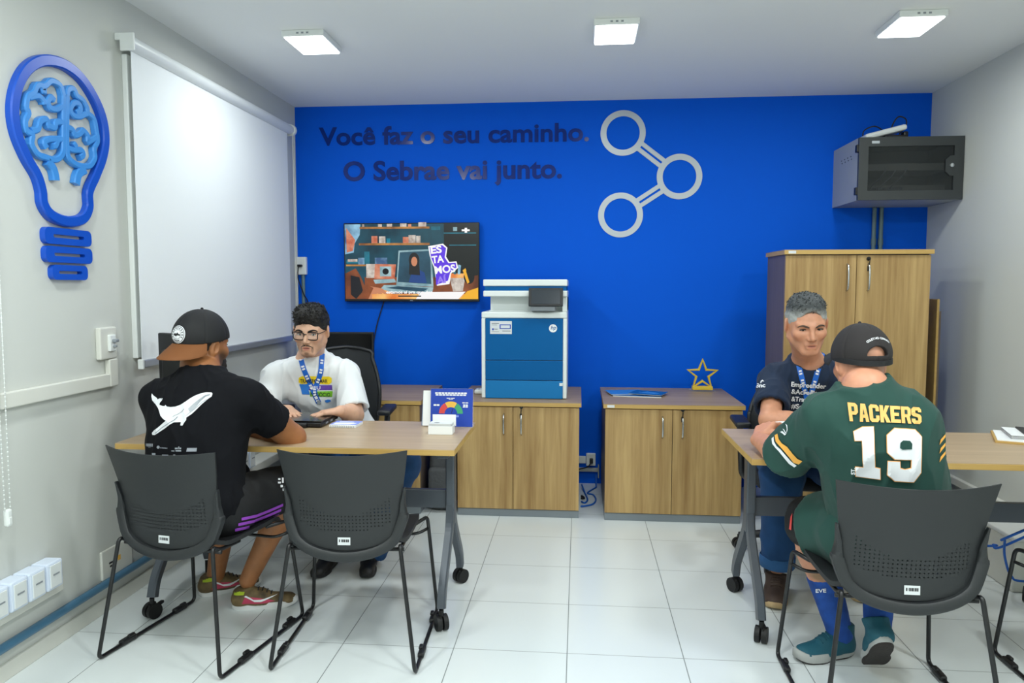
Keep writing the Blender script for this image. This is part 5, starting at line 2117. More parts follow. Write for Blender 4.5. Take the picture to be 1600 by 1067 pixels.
def shoe(person, name, heel, toe, up, mats, h=.085, w=.040, sole_h=.026, length_pad=.02, laces='black_plastic'):
    """heel/toe: points on the sole plane; up: normal of the sole plane."""
    heel, toe = V3(heel), V3(toe)
    d = unit(toe - heel); u = unit(V3(up) - d * (V3(up) @ d)); l = np.cross(d, u)
    L_ = np.linalg.norm(toe - heel)
    A = heel + d * w * .9; B = toe - d * w
    lo, hi = bounds([heel, toe, heel + u * .2, toe + u * .2], .09)
    Fd = Field(lo, hi, .004)
    Fd.add(rcone(A + u * .035, lerp(A, B, .45) + u * .036, w * .86, w * .86, (u, .95)), .02)
    Fd.add(rcone(lerp(A, B, .4) + u * .034, B + u * .026, w * .98, w * .88, (u, .75)), .02)
    Fd.add(rcone(A + u * .05, A + d * .012 + u * h, w * .84, w * 1.0), .025)
    Fd.add(rcone(lerp(A, B, .25) + u * .05, lerp(A, B, .42) + u * .058, w * .62, w * .5), .03)
    Fd.cut(heel + u * (sole_h * .6), -u)
    Fd.cut(A + d * .01 + u * (h + .006), unit(u - d * .25))
    V, F = Fd.mesh(); V, F = keep_largest(V, F); V = relax(V, F, 1)
    s_ = np_obj(name, V, F, mats[0], person)
    bm = new_bm()
    prof = []
    n = 36
    for i in range(n):
        t = 2 * PI * i / n
        x = math.cos(t); y = math.sin(t)
        along = (x * .5 + .5) * L_
        ww = w * (1.04 - .16 * math.exp(-((along / L_ - .42) / .16) ** 2)) * (1.05 if along > L_ * .5 else .93)
        prof.append((along, math.copysign(abs(y) ** .72, y) * ww))
    rings = []
    for z, k, tl in ((.0, .95, 1), (.006, 1.0, 1), (sole_h * .8, 1.0, 0), (sole_h, .95, 0)):
        ring = []
        for (al, y) in prof:
            spring = .012 * max(0, (al / L_ - .78) / .22) ** 2
            p = heel + d * ((al - L_ / 2) * k + L_ / 2) + l * y * k + u * (z + spring)
            ring.append(bm.verts.new(p))
        rings.append(ring)
    for Ra, Rb in zip(rings, rings[1:]):
        for i in range(n):
            bm.faces.new((Ra[i], Ra[(i + 1) % n], Rb[(i + 1) % n], Rb[i]))
    fb = bm.faces.new(rings[0][::-1]); bm.faces.new(rings[-1])
    if len(mats) > 2:
        fb.material_index = 1
        for f in bm.faces:
            if all(v in rings[0] or v in rings[1] for v in f.verts):
                f.material_index = 1
    so = obj('sole', bm, [mats[1], mats[2]] if len(mats) > 2 else mats[1], s_, auto=50)
    if laces:
        bm = new_bm()
        tr = bvh_of(s_)
        for k in range(4):
            t = .38 + .09 * k
            pts = []
            for q in (-1, -.5, 0, .5, 1):
                p = Vector(lerp(A, B, t) + l * (q * w * .42) + u * .25)
                hit, nn, _, _ = tr.ray_cast(p, Vector(-u), .3)
                if hit is not None:
                    pts.append(hit + nn * .0015)
            if len(pts) > 2:
                tube(bm, pts, .0028, 6)
        if len(bm.verts):
            obj('laces', bm, laces, s_, smooth=True)
        else:
            bm.free()
    return s_, (A, B, d, u, l)

# ================================================================== the four people
def person_obj(label, V, F, tint):
    o = np_obj('person', V, F, 'skin', None, tint)
    return tag(o, label, 'person')


def shirt(person, J, m, e=.016, fat=0.0, ends=(.85, .85), rs=(.074, .080), arm_r=.047, collar=.064, hem=.10, amp=.006, freq=9, seed=1, res=.005, name='t_shirt', collar_h=.012, wide=1.0):
    pts = [J[k] for k in ('pelvis', 'neck', 'shl', 'shr', 'ell', 'elr')]
    lo, hi = bounds(pts, .20)
    Fd = Field(lo, hi, res)
    B = torso(Fd, J, e, fat, wide=wide)
    up = B[:, 2]
    for i, s in enumerate('lr'):
        a, b = V3(J['sh' + s]), V3(J['el' + s])
        d = unit(b - a)
        end = lerp(a, b, ends[i])
        Fd.add(capped(rcone(a, end + d * .05, rs[0], rs[1] + .002), end, d), .045)
    for i, s in enumerate('lr'):
        a, b = V3(J['sh' + s]), V3(J['el' + s])
        d = unit(b - a)
        end = lerp(a, b, ends[i])
        Fd.sub(rcone(end - d * .045, end + d * .06, arm_r + .002, rs[1] - .006), .006)
    nb = V3(J['neck'])
    Fd.sub(rcone(nb - up * .012 + B[:, 1] * .012, nb + up * .12 + B[:, 1] * .03, collar, collar + .004), .006)
    Fd.cut(nb + up * (collar_h + .012), up * 1.0 - B[:, 1] * .10, nb - .13, nb + .16)
    Fd.cut(V3(J['pelvis']) - up * hem, -up)
    V, F = Fd.mesh()
    V, F = keep_largest(V, F)
    V = relax(V, F, 7, .55)
    V = wrinkle(V, F, amp * .6, freq, seed, stretch=(1.7, 1.7, .55), amp2=.0015, freq2=17)
    return np_obj(name, V, F, m, person), B


def trousers(person, J, m, name, ends=(.85, .85), lower=False, e=.02, res=.006, amp=.005, seed=3, r=(.105, .088, .075), fat=0.0, hollow=True):
    pts = [J[k] for k in ('pelvis', 'hipl', 'hipr', 'knl', 'knr')] + ([J['anl'], J['anr']] if lower else [])
    lo, hi = bounds(pts, .16)
    Fd = Field(lo, hi, res)
    pel = V3(J['pelvis'])
    Fd.add(rcone(J['hipl'], J['hipr'], .118 + fat, .118 + fat), .03)
    Fd.add(ell(pel, (.175 + fat, .135 + fat, .125)), .04)
    for i, s in enumerate('lr'):
        h, k, a = V3(J['hip' + s]), V3(J['kn' + s]), V3(J['an' + s])
        if lower:
            Fd.add(rcone(h, k, r[0], r[1]), .04)
            d = unit(a - k); end = lerp(k, a, ends[i])
            Fd.add(capped(rcone(k, end + d * .03, r[1] - .004, r[2]), end, d), .03)
            Fd.sub(rcone(end - d * .03, end + d * .05, r[2] - .010, r[2] - .010), .004)
        else:
            d = unit(k - h); end = lerp(h, k, ends[i])
            Fd.add(capped(rcone(h, end + d * .05, r[0], r[1]), end, d), .04)
            Fd.sub(rcone(end - d * .05, end + d * .06, r[1] - .016, r[1] - .010), .006)
    Fd.cut(pel + np.array((0, 0, .13)), (0, 0, 1))
    V, F = Fd.mesh(); V, F = keep_largest(V, F)
    V = relax(V, F, 2, .5)
    V = wrinkle(V, F, amp, 8, seed, amp2=.001, freq2=30)
    return np_obj(name, V, F, m, person)


def hair_mesh(person, name, P, R, s, m, shapes, cuts, res=.003, bump=.004, seed=2, freq=60):
    o = V3(P(0, 0, 0))
    Fd = Field(o - .2, o + .2, res)
    for c, r, k in shapes:
        Fd.add(ell(P(*c), np.array(r) * s, R), k)
    for (kind, *a) in cuts:
        if kind == 'ell':
            Fd.sub(ell(P(*a[0]), np.array(a[1]) * s, R), a[2] if len(a) > 2 else .006)
        else:
            Fd.cut(P(*a[0]), R @ np.array(a[1]))
    V, F = Fd.mesh(); V, F = keep_largest(V, F, 60)
    V = relax(V, F, 1)
    N = vnormals(V, F)
    d = np.array([mnoise.noise(Vector(((p - o) @ R) * np.array((1, .5, 1))) * freq + Vector((seed, 0, 0))) for p in V])
    return np_obj(name, V + N * (d * bump)[:, None], F, m, person)


def salt_hair(zmid):
    """short hair that is dark grey on top and pale grey at the temples."""
    m = mat('hair_salt', (70, 74, 76), .7, bump=(420, .5, .004))
    nt = m.node_tree
    tc = nt.nodes.new('ShaderNodeTexCoord')
    sp = nt.nodes.new('ShaderNodeSeparateXYZ')
    nt.links.new(tc.outputs['Object'], sp.inputs[0])
    n = nt.nodes.new('ShaderNodeTexNoise'); n.inputs['Scale'].default_value = 90
    nt.links.new(tc.outputs['Object'], n.inputs['Vector'])
    ma = nt.nodes.new('ShaderNodeMath'); ma.operation = 'MULTIPLY_ADD'; ma.inputs[1].default_value = .03; 
    nt.links.new(n.outputs[0], ma.inputs[0]); nt.links.new(sp.outputs[2], ma.inputs[2])
    mr = nt.nodes.new('ShaderNodeMapRange')
    mr.inputs[1].default_value = zmid - .008; mr.inputs[2].default_value = zmid + .032
    nt.links.new(ma.outputs[0], mr.inputs[0])
    mx = nt.nodes.new('ShaderNodeMix'); mx.data_type = 'RGBA'
    mx.inputs[6].default_value = lin((164, 166, 164)); mx.inputs[7].default_value = lin((66, 70, 72))
    nt.links.new(mr.outputs[0], mx.inputs[0])
    nt.links.new(mx.outputs[2], nt.nodes['Principled BSDF'].inputs['Base Color'])
    return m


def tufts(person, hair, P, R, m, n, length, sweep, r=.0032, seed=1, zmin=.06, lift=.5):
    """short pointed locks standing on the hair shell."""
    rnd = random.Random(seed)
    me = hair.data
    o = V3(P(0, 0, 0))
    vs = [v for v in me.vertices]
    bm = new_bm()
    c = 0
    while c < n:
        v = rnd.choice(vs)
        q = (V3(v.co) - o) @ R
        if q[2] < zmin * (1 - .0):
            c += .2
            continue
        c += 1
        nrm = V3(v.normal)
        d = unit(nrm * lift + R @ np.array(sweep) + np.array([rnd.uniform(-.35, .35) for _ in range(3)]))
        L_ = length * rnd.uniform(.6, 1.2)
        p0 = Vector(V3(v.co) - nrm * .003)
        p1 = Vector(V3(p0) + (d * .6 + nrm * .3) * L_ * .55)
        p2 = Vector(V3(p0) + d * L_ + nrm * .0)
        tube(bm, [p0, p1, p2], 0, 5, radii=[r, r * .8, r * .12])
    return obj('hair_locks', bm, m, hair, smooth=True)


def cap(person, P, R, s, crown_m, brim_m, back=False, opening=False, tilt=0.0):
    sg = -1 if back else 1
    o = V3(P(0, 0, 0))
    Fd = Field(o - .22, o + .22, .003)
    Fd.add(ell(P(0, -.014, .046), np.array((.0885, .1085, .098)) * s, R), 0)
    Fd.add(ell(P(0, -.014, .035), np.array((.0895, .1095, .075)) * s, R), .02)
    Fd.cut(P(0, 0, .016 if opening else .022), R @ np.array((0, tilt, -1.0)))
    if opening:
        Fd.sub(capped(ell(P(.004, -.118, .026), np.array((.036, .05, .032)) * s, R), P(0, -.1, .026), R @ np.array((0, 0, -1.))), .003)
    V, F = Fd.mesh(); V, F = keep_largest(V, F); V = relax(V, F, 2)
    # panel seams pressed in
    q = (V - V3(P(0, -.014, .046))) @ R
    ang = np.arctan2(q[:, 0], q[:, 1])
    dep = np.zeros(len(V))
    for k in range(6):
        a0 = -PI + PI / 6 + k * PI / 3 + (PI / 6 if back or opening else 0)
        dd = np.abs((ang - a0 + PI) % (2 * PI) - PI) * np.hypot(q[:, 0], q[:, 1])
        dep -= .0018 * np.exp(-(dd / .0035) ** 2)
    N = vnormals(V, F)
    V = V + N * dep[:, None]
    cr = np_obj('baseball_cap', V, F, crown_m, person)
    bm = new_bm()
    NA, NR = 22, 8
    g = {}
    for side in (0, 1):
        for i in range(NA + 1):
            for j in range(NR + 1):
                th = math.radians(-68 + 136 * i / NA)
                t = j / NR
                ext = .076 * max(.0, math.cos(th * 1.18)) ** .55
                rx, ry = .085 + ext * t * .55, .100 + ext * t
                x = math.sin(th) * rx
                y = math.cos(th) * ry
                z = .029 - .012 * t * 1.2 - 2.6 * x * x * (.35 + .65 * t) - side * .004 - tilt * sg * y * .0
                z += tilt * y * sg - (.034 * t * math.cos(th) ** 1.5 if back else 0)
                g[side, i, j] = bm.verts.new(P(x, sg * y - .014, z))
    for side in (0, 1):
        for i in range(NA):
            for j in range(NR):
                bm.faces.new((g[side, i, j], g[side, i + 1, j], g[side, i + 1, j + 1], g[side, i, j + 1]))
    for i in range(NA):
        for j in (0, NR):
            bm.faces.new((g[0, i, j], g[0, i + 1, j], g[1, i + 1, j], g[1, i, j]))
    for j in range(NR):
        for i in (0, NA):
            bm.faces.new((g[0, i, j], g[0, i, j + 1], g[1, i, j + 1], g[1, i, j]))
    obj('brim', bm, brim_m, cr, auto=60)
    bm = new_bm()
    bmesh.ops.create_uvsphere(bm, u_segments=12, v_segments=8, radius=.006, matrix=Matrix.Translation(Vector(P(0, -.014, .144))))
    obj('cap_button', bm, crown_m, cr, smooth=True)
    return cr


def px_poly(bm, pts, Y, mi=0):
    vs = [bm.verts.new(at(x, y, Y=Y)) for x, y in pts]
    bm.faces.new(vs).material_index = mi


def px_text(bm, s, px, py, Y, size_px, bold=0.0, width_px=None, ang=0.0, mi=0, align='LEFT', shear=0.0):
    k = Y / F_PX
    c, sn = math.cos(math.radians(ang)), math.sin(math.radians(ang))
    text_bm(bm, s, at(px, py, Y=Y), Vector((c, 0, -sn)), Vector((sn + shear, 0, c)), size_px * k, 0, bold * k, align, mi, width=width_px * k if width_px else None)


# ------------------------------------------------------------------ man in the black whale shirt (front left, seen from behind)
def man_whale():
    hR = basis((.37, .93, -.06), (0.03, 0, 1))
    J = dict(pelvis=(-1.475, 2.665, .555), neck=at(318, 583, Y=2.80), shl=at(248, 622, Y=2.80), shr=at(386, 622, Y=2.73),
             ell=(-1.595, 3.02, .80), elr=at(456, 684, Y=2.92), wrl=(-1.40, 3.12, .79), wrr=at(388, 671, Y=3.06),
             hipl=(-1.535, 2.70, .535), hipr=(-1.365, 2.68, .535), knl=(-1.53, 3.10, .535), knr=(-1.225, 3.05, .525),
             anl=at(335, 910, Y=3.12), anr=(-1.415, 2.99, .12), toel=at(362, 930, Z=.03), toer=at(437, 938, Z=.03), head=at(318, 540, Y=2.86), headR=hR)
    J['_handr'] = dict(direction=(-1, .12, -.03), back=(0, .1, 1), side=-1, curl=(.25, .25, .3, .35))
    J['_handl'] = dict(direction=(1, -.05, -.02), back=(0, .1, 1), side=1, curl=(.25, .25, .3, .35))
    V, F, t, P = build_body(J, (156, 102, 62), hs=1.03, arm=1.25)
    paint(V, t, P(0, .06, -.095), (.062, .055, .05), (44, 30, 22), .75, hR)
    for x in (-1, 1):
        paint(V, t, P(x * .058, .035, -.055), (.034, .042, .055), (38, 26, 20), .85, hR)
    paint(V, t, lerp(J['shr'], J['elr'], .80) + np.array((-.01, -.035, .04)), (.05, .06, .04), (62, 56, 54), .75)
    o = person_obj('person in black whale t-shirt and backwards cap, seen from behind at the left desk', V, F, t)
    tree = bvh_of(o)
    eyes_and_brows(o, P, tree, 'brow_black')
    # beard and cropped hair
    hair_mesh(o, 'beard', P, hR, 1.03, 'beard_black', [((0, .036, -.072), (.061, .062, .062), .0), ((0, .060, -.108), (.036, .034, .040), .02)],
              [('plane', (0, 0, -.052), (0, -.45, 1.0)), ('plane', (0, -.002, 0), (0, -1, -.10)), ('ell', (0, .098, -.062), (.030, .024, .022))], seed=4)
    hair_mesh(o, 'hair', P, hR, 1.03, 'hair_black', [((0, -.020, .030), (.0785, .099, .085), 0)],
              [('plane', (0, 0, -.058), (0, .0, -1)), ('plane', (0, .034, 0), (0, 1, -.1)), ('ell', (.088, -.004, -.02), (.030, .026, .042)), ('ell', (-.088, -.004, -.02), (.030, .026, .042))], seed=3)
    c = cap(o, P, hR, 1.03, 'cap_black', 'cap_brown', back=True, tilt=.16)
    c['label'] = 'black cap worn backwards with brown brim and round white patch'
    ct = bvh_of(c)
    pd = Vector(hR @ np.array((-.05, 1, -.06)))
    pc = Vector(P(.012, -.25, .052))
    pu = Vector(hR @ np.array((1, .05, 0))).normalized(); pv = Vector(hR @ np.array((0, 0, 1.)))
    def pat(bm, pts):
        vs = [bm.verts.new(pc + pu * a + pv * b) for a, b in pts]
        bm.faces.new(vs)
    # seen from behind, +x on the patch runs to the picture right
    bm = new_bm(); pat(bm, disc_pts(.0345, 40)); pt = drape('cap_patch', bm, ct, pd, 'print_white', c, .0016, .006)
    bm = new_bm()
    annulus(bm, pc, pu, pv, .0305, .0322, n=40)
    annulus(bm, pc, pu, pv, .0180, .0190, n=30)
    for k in range(11):
        a_ = math.radians(205 - 23 * k)
        ca, sa = math.cos(a_), math.sin(a_)
        for q0, q1 in ((-.0022, -.0004), (.0006, .0022)):
            pat(bm, [(r * ca - q * sa, r * sa + q * ca) for r, q in ((.0215, q0), (.0285, q0), (.0285, q1), (.0215, q1))])
    for k in range(7):
        a_ = math.radians(235 + 10 * k * 1.0)
        pat(bm, [(.025 * math.cos(a_) + x, .025 * math.sin(a_) + y) for x, y in ((-.0016, -.002), (.0016, -.002), (.0016, .002), (-.0016, .002))])
    pat(bm, [(-.016, -.001), (-.009, .005), (-.004, .001), (.004, .007), (.010, .001), (.016, .001), (.016, -.005), (.006, -.003), (-.004, -.008), (-.012, -.005)])
    drape('patch_print', bm, ct, pd, 'ink_black', pt, .0026, .006)
    # t-shirt
    sh, B = shirt(o, J, 'cloth_black', e=.017, ends=(.80, .60), rs=(.064, .074), arm_r=.056, seed=11, amp=.010, wide=1.22)
    tr = bvh_of(sh)
    zx = lambda p: (200 + p[0] / 8.206, 590 + p[1] / 8.206)
    W = [(290, 190), (310, 215), (362, 255), (372, 275), (395, 262), (440, 260), (432, 285), (405, 318), (398, 345), (440, 362), (468, 363), (478, 346), (495, 368), (545, 376), (610, 370), (680, 344), (740, 305), (800, 262), (860, 228), (930, 200), (1010, 182), (1080, 184), (1094, 200), (1080, 240), (1020, 280), (940, 350), (880, 410), (820, 465), (748, 512), (745, 545), (715, 590), (700, 615), (672, 612), (680, 570), (640, 572), (590, 574), (540, 600), (470, 655), (400, 700), (345, 738), (312, 738), (303, 715), (330, 680), (385, 640), (430, 600), (485, 552), (450, 530), (415, 490), (400, 440), (385, 395), (350, 340), (300, 285), (285, 230)]
    bm = new_bm(); px_poly(bm, [zx(p) for p in W], 2.6)
    vd = at(285, 650, Y=2.6) - Vector((0, 0, CAM_H))
    w_ = drape('whale_print', bm, tr, vd, 'print_white', sh, .002, .01)
    bm = new_bm()
    def stroke(pts, w):
        n = len(pts)
        L_, R_ = [], []
        for i, p in enumerate(pts):
            a, b = pts[max(0, i - 1)], pts[min(n - 1, i + 1)]
            dx, dy = b[0] - a[0], b[1] - a[1]; m_ = math.hypot(dx, dy)
            L_.append((p[0] - dy / m_ * w / 2, p[1] + dx / m_ * w / 2)); R_.append((p[0] + dy / m_ * w / 2, p[1] - dx / m_ * w / 2))
        for i in range(n - 1):
            px_poly(bm, [zx(q) for q in (L_[i], L_[i + 1], R_[i + 1], R_[i])], 2.6)
    for k in range(6):
        y0 = k * 13
        stroke([(770 + k * 6, 405 + k * 8), (850 + k * 4, 330 + y0 * .75), (930, 265 + y0 * .55), (1000, 222 + y0 * .30), (1060, 205 + y0 * .18)], 4)
    stroke([(640, 500), (600, 540), (540, 575), (440, 640), (350, 715)], 9)
    stroke([(575, 500), (610, 480), (640, 470), (700, 430), (720, 400)], 5)
    stroke([(1080, 240), (960, 310), (860, 400), (740, 490)], 5)
    drape('whale_lines', bm, tr, vd, 'print_grey', w_, .0030, .01)
    bm = new_bm()
    def zrect(x0, y0, x1, y1):
        px_poly(bm, [zx(p) for p in ((x0, y1), (x1, y1), (x1, y0), (x0, y0))], 2.6)
    for k in range(5):
        zrect(224 + k * 20, 850, 238 + k * 20, 888)
    zrect(255, 896, 290, 900)
    px_poly(bm, [zx((390 + 20 * math.cos(a_ / 12 * 2 * PI), 892 + 20 * math.sin(a_ / 12 * 2 * PI))) for a_ in range(12)][::-1], 2.6)
    for k in range(5):
        zrect(418 + k * 19, 893 + k, 431 + k * 19, 906 + k)
    zrect(560, 930, 600, 942); zrect(605, 895, 640, 915); zrect(648, 880, 660, 915); zrect(664, 895, 684, 915); zrect(612, 925, 684, 942)
    px_poly(bm, [zx(p) for p in ((748, 943), (878, 943), (884, 898), (760, 898))], 2.6)
    zrect(310, 968, 355, 1010); zrect(440, 985, 520, 1010); zrect(585, 980, 610, 1010)
    drape('logo_row', bm, tr, vd, 'print_grey', sh, .002, .01)
    # shorts
    st = trousers(o, J, 'shorts_black', 'shorts', ends=(1.0, .98), r=(.108, .092, 0), seed=5)
    tr = bvh_of(st)
    bm = new_bm()
    for k in range(3):
        a = [(377 + k * -5.0, 811 + 8.5 * k), (400 - k * 4, 806 + 8.5 * k), (422 - k * 3, 797 + 8.5 * k), (445 - k * 3, 787 + 8.5 * k)]
        for p, q in zip(a, a[1:]):
            px_poly(bm, [(p[0], p[1] + 2.2), (q[0], q[1] + 2.2), (q[0], q[1] - 2.2), (p[0], p[1] - 2.2)], 2.6)
    drape('side_stripes', bm, tr, at(410, 805, Y=2.6) - Vector((0, 0, CAM_H)), 'purple', st, .0025, .01)
    bm = new_bm()
    for x, y, w, h in ((436, 748, 4, 3), (436, 754, 5, 3), (440, 760, 4, 4), (443, 766, 3, 4), (442, 750, 3, 9)):
        px_poly(bm, [(x - w / 2, y + h / 2), (x + w / 2, y + h / 2), (x + w / 2, y - h / 2), (x - w / 2, y - h / 2)], 2.6)
    drape('shorts_emblem', bm, tr, at(438, 756, Y=2.6) - Vector((0, 0, CAM_H)), 'print_white', st, .0025, .01)
    for nm, dd in (('l', (.80, .60, 0)), ('r', (.96, .26, 0))):
        an_ = Vector(J['an' + nm]); dd = Vector(dd).normalized()
        hl = Vector((an_.x, an_.y, 0)) - dd * .068
        te = hl + dd * .275
        s_, (A, Bq, d, u, l) = shoe(o, 'sneaker', hl, te, (0, 0, 1), ['shoe_camo', 'sole_white'], w=.042, sole_h=.03)
        tr = bvh_of(s_)
        bm = new_bm()
        sd = 1
        def sp3(a, h):
            return Vector(lerp(A, Bq, a) + l * (sd * .12) + u * h)
        vv = [sp3(.05, .032), sp3(.55, .030), sp3(.75, .036), sp3(.45, .052), sp3(.12, .062)]
        bm.faces.new([bm.verts.new(v) for v in vv])
        drape('heel_panel', bm, tr, l * -sd, 'shoe_pink', s_, .001, .008)
        bm = new_bm()
        vv = [sp3(.10, .064), sp3(.32, .040), sp3(.46, .038), sp3(.80, .056), sp3(.45, .047), sp3(.30, .048), sp3(.14, .068)]
        bm.faces.new([bm.verts.new(v) for v in vv])
        drape('side_mark', bm, tr, l * -sd, 'print_white', s_, .0024, .008)
        bm = new_bm()
        vv = [sp3(-.12, .07), sp3(.10, .072), sp3(.12, .086), sp3(-.10, .090)]
        bm.faces.new([bm.verts.new(v) for v in vv])
        drape('collar_trim', bm, tr, l * -sd, 'lime', s_, .0015, .008)
    return o


# ------------------------------------------------------------------ man with glasses in the white shirt (behind the left desk)
def man_white():
    hR = basis((.07, -.98, -.20), (.02, 0, 1))
    # his left is picture right
    J = dict(pelvis=(-1.24, 3.88, .555), neck=at(486, 557, Y=3.68), shr=at(430, 587, Y=3.64), shl=at(543, 584, Y=3.67),
             elr=at(408, 650, Y=3.54), ell=at(554, 648, Y=3.55), wrr=at(450, 641, Y=3.42), wrl=at(532, 642, Y=3.41),
             hipr=(-1.32, 3.84, .535), hipl=(-1.15, 3.84, .535), knr=(-1.22, 3.43, .53), knl=(-.845, 3.47, .525),
             anr=at(517, 882, Y=3.50), anl=at(578, 880, Y=3.52), toer=at(515, 900, Z=.03), toel=at(585, 893, Z=.03), head=at(486, 517, Y=3.56), headR=hR)
    J['_handr'] = dict(direction=(.10, -.16, -.01), back=(.1, .05, 1), side=-1, curl=(.34, .30, .34, .40), spread=.12)
    J['_handl'] = dict(direction=(-.16, -.08, -.01), back=(-.1, .05, 1), side=1, curl=(.30, .28, .32, .36), spread=.06)
    HS = np.array((1.03, 1.03, .93))
    V, F, t, P = build_body(J, (212, 166, 138), hs=HS)
    lip = (178, 104, 94)
    paint(V, t, P(0, .09, -.068), (.024, .02, .0125), lip, .8, hR, .4)
    for x in (-1, 1):
        paint(V, t, P(x * .045, .06, -.03), (.025, .03, .022), (222, 150, 128), .35, hR)
    st = (70, 52, 44)
    paint(V, t, P(0, .075, -.112), (.036, .045, .026), st, .70, hR, .7)
    paint(V, t, P(0, .09, -.096), (.014, .03, .010), st, .55, hR)
    for x in (-1, 1):
        paint(V, t, P(x * .045, .04, -.085), (.022, .05, .042), st, .38, hR, .8)
        paint(V, t, P(x * .026, .082, -.078), (.007, .03, .020), st, .5, hR)
    o = person_obj('person in white t-shirt with glasses and blue lanyard, sitting behind the left desk', V, F, t)
    tree = bvh_of(o)
    surf, fw, up, rt = eyes_and_brows(o, P, tree, 'brow_black', look=(-.35, -.2), brow_r=.0046, brow_dz=.0005, open_=.85, lash=.0018)
    # moustache
    bm = new_bm()
    for s in (-1, 1):
        pts = smooth_path([surf(s * x, z, .0006) for x, z in ((.002, -.0515), (.010, -.0525), (.019, -.056), (.026, -.065), (.026, -.070))], 4)
        tube(bm, pts, 0, 8, radii=[.0028 * (1 - .6 * i / len(pts)) for i in range(len(pts))])
    obj('moustache', bm, 'beard_black', o, smooth=True)
    hm = hair_mesh(o, 'hair', P, hR, HS, 'hair_black',
              [((0, -.022, .040), (.082, .100, .092), 0), ((0, .030, .088), (.062, .056, .036), .03), ((0, -.01, .105), (.066, .082, .034), .03)],
              [('plane', (0, 0, -.060), (0, -.1, -1)), ('ell', (0, .094, .014), (.053, .062, .048), .006), ('ell', (0, .100, -.045), (.068, .085, .078), .006),
               ('ell', (.08, .015, -.045), (.03, .05, .055), .004), ('ell', (-.08, .015, -.045), (.03, .05, .055), .004)], bump=.0045, seed=8, freq=60)
    tufts(o, hm, P, hR, 'hair_black', 520, .014, (.35, .15, .25), r=.0036, seed=4, zmin=.055, lift=.35)
    # glasses
    gl = thing('glasses', None, None); gl.parent = o
    zc, w, h, yf = .001, .0265, .0185, .100
    bm = new_bm()
    for s in (-1, 1):
        c = .0325 * s
        pts = [P(c + w * a, yf - .010 * abs((c + w * a) / .06) ** 2, zc + h * b - (.002 if b < 0 else 0)) for a, b in ((-.85 * 1, .9), (.95, 1.0), (1.0, .3), (.8, -.9), (-.7, -.95), (-1.0, -.1))]
        if s < 0:
            pts = [P(-c * 1 * -1 - w * a, yf - .010 * abs((c + w * a) / .06) ** 2, zc + h * b - (.002 if b < 0 else 0)) for a, b in ((-.85, .9), (.95, 1.0), (1.0, .3), (.8, -.9), (-.7, -.95), (-1.0, -.1))]
        tube(bm, rounded_path(pts + [pts[0]], .010, 5)[1:] if False else smooth_path(pts, 5, True), .0026, 8, closed=True)
        a = P(s * (.0325 + w), yf - .012, zc + .010); b = P(s * .074, .05, zc + .010); c2 = P(s * .080, -.012, zc + .006); d2 = P(s * .079, -.028, zc - .015)
        tube(bm, smooth_path([a, b, c2, d2], 5), .0018, 6)
    tube(bm, smooth_path([P(-.0075, yf, zc + .009), P(0, yf + .003, zc + .011), P(.0075, yf, zc + .009)], 4), .0020, 6)
    fr = obj('glasses_frame', bm, 'frame_black', o, smooth=True)
    bpy.data.objects.remove(gl)
    bm = new_bm()
    for s in (-1, 1):
        c = .0325 * s
        vs = [bm.verts.new(P(c + s * w * a, yf - .010 * abs((c + s * w * a) / .06) ** 2, zc + h * b)) for a, b in ((-.8, .85), (.9, .92), (.95, .3), (.75, -.85), (-.65, -.9), (-.95, -.1))]
        bm.faces.new(vs)
    obj('lenses', bm, 'lens_glass', fr)
    sh, B = shirt(o, J, 'cloth_white', e=.015, ends=(.86, .86), rs=(.058, .076), arm_r=.047, seed=21, amp=.012, freq=9, wide=.95, collar=.066)
    sh['label'] = 'white t-shirt with colourful chest print'
    tr = bvh_of(sh)
    vd = at(508, 600, Y=3.4) - Vector((0, 0, CAM_H))
    Y = 3.4
    q = lambda x, y: (360 + x / 3.811, 440 + y / 3.811)
    def blk(pts, mname, nm):
        bm = new_bm(); px_poly(bm, [q(*p) for p in pts], Y); return drape(nm, bm, tr, vd, mname, sh, .002, .01)
    blk([(400, 570), (420, 560), (590, 562), (606, 572), (606, 598), (590, 612), (480, 606), (420, 612), (398, 598)][::-1], 'print_yellow', 'chest_print')
    blk([(402, 612), (440, 600), (470, 622), (462, 650), (470, 676), (420, 674), (412, 640)][::-1], 'print_blue', 'chest_print')
    blk([(462, 618), (608, 616), (610, 646), (464, 648)][::-1], 'print_purple', 'chest_print')
    blk([(468, 656), (612, 654), (608, 690), (470, 688)][::-1], 'print_green', 'chest_print')
    bm = new_bm()
    px_text(bm, 'TRANSFORMAR', *q(408, 601), Y, 9.2, .12, 48)
    px_text(bm, 'NEGÓCIO', *q(474, 686), Y, 9.2, .12, 34)
    drape('print_lettering', bm, tr, vd, 'ink_black', sh, .003, .01)
    bm = new_bm()
    px_text(bm, 'SEU', *q(474, 643), Y, 8.5, .1, 17)
    drape('print_lettering', bm, tr, vd, 'print_white', sh, .003, .01)
    bm = new_bm()
    for a in ([(562, 712), (580, 706), (596, 708), (600, 718), (580, 726), (566, 724)],):
        px_poly(bm, [q(*p) for p in a][::-1], Y)
    drape('print_mark', bm, tr, vd, 'print_blue', sh, .003, .01)
    lanyard(o, tr, [q(404, 398), q(412, 450), q(432, 520), q(462, 590), q(492, 660), q(524, 728)], [q(546, 415), q(542, 470), q(535, 540), q(512, 610), q(498, 660), q(524, 728)], Y, 8.5, vd)
    bm = new_bm(); px_poly(bm, [q(*p) for p in ((516, 738), (538, 736), (532, 708), (512, 712))], Y)
    drape('lanyard_clip', bm, tr, vd, 'ink_grey', o, .006, .01)
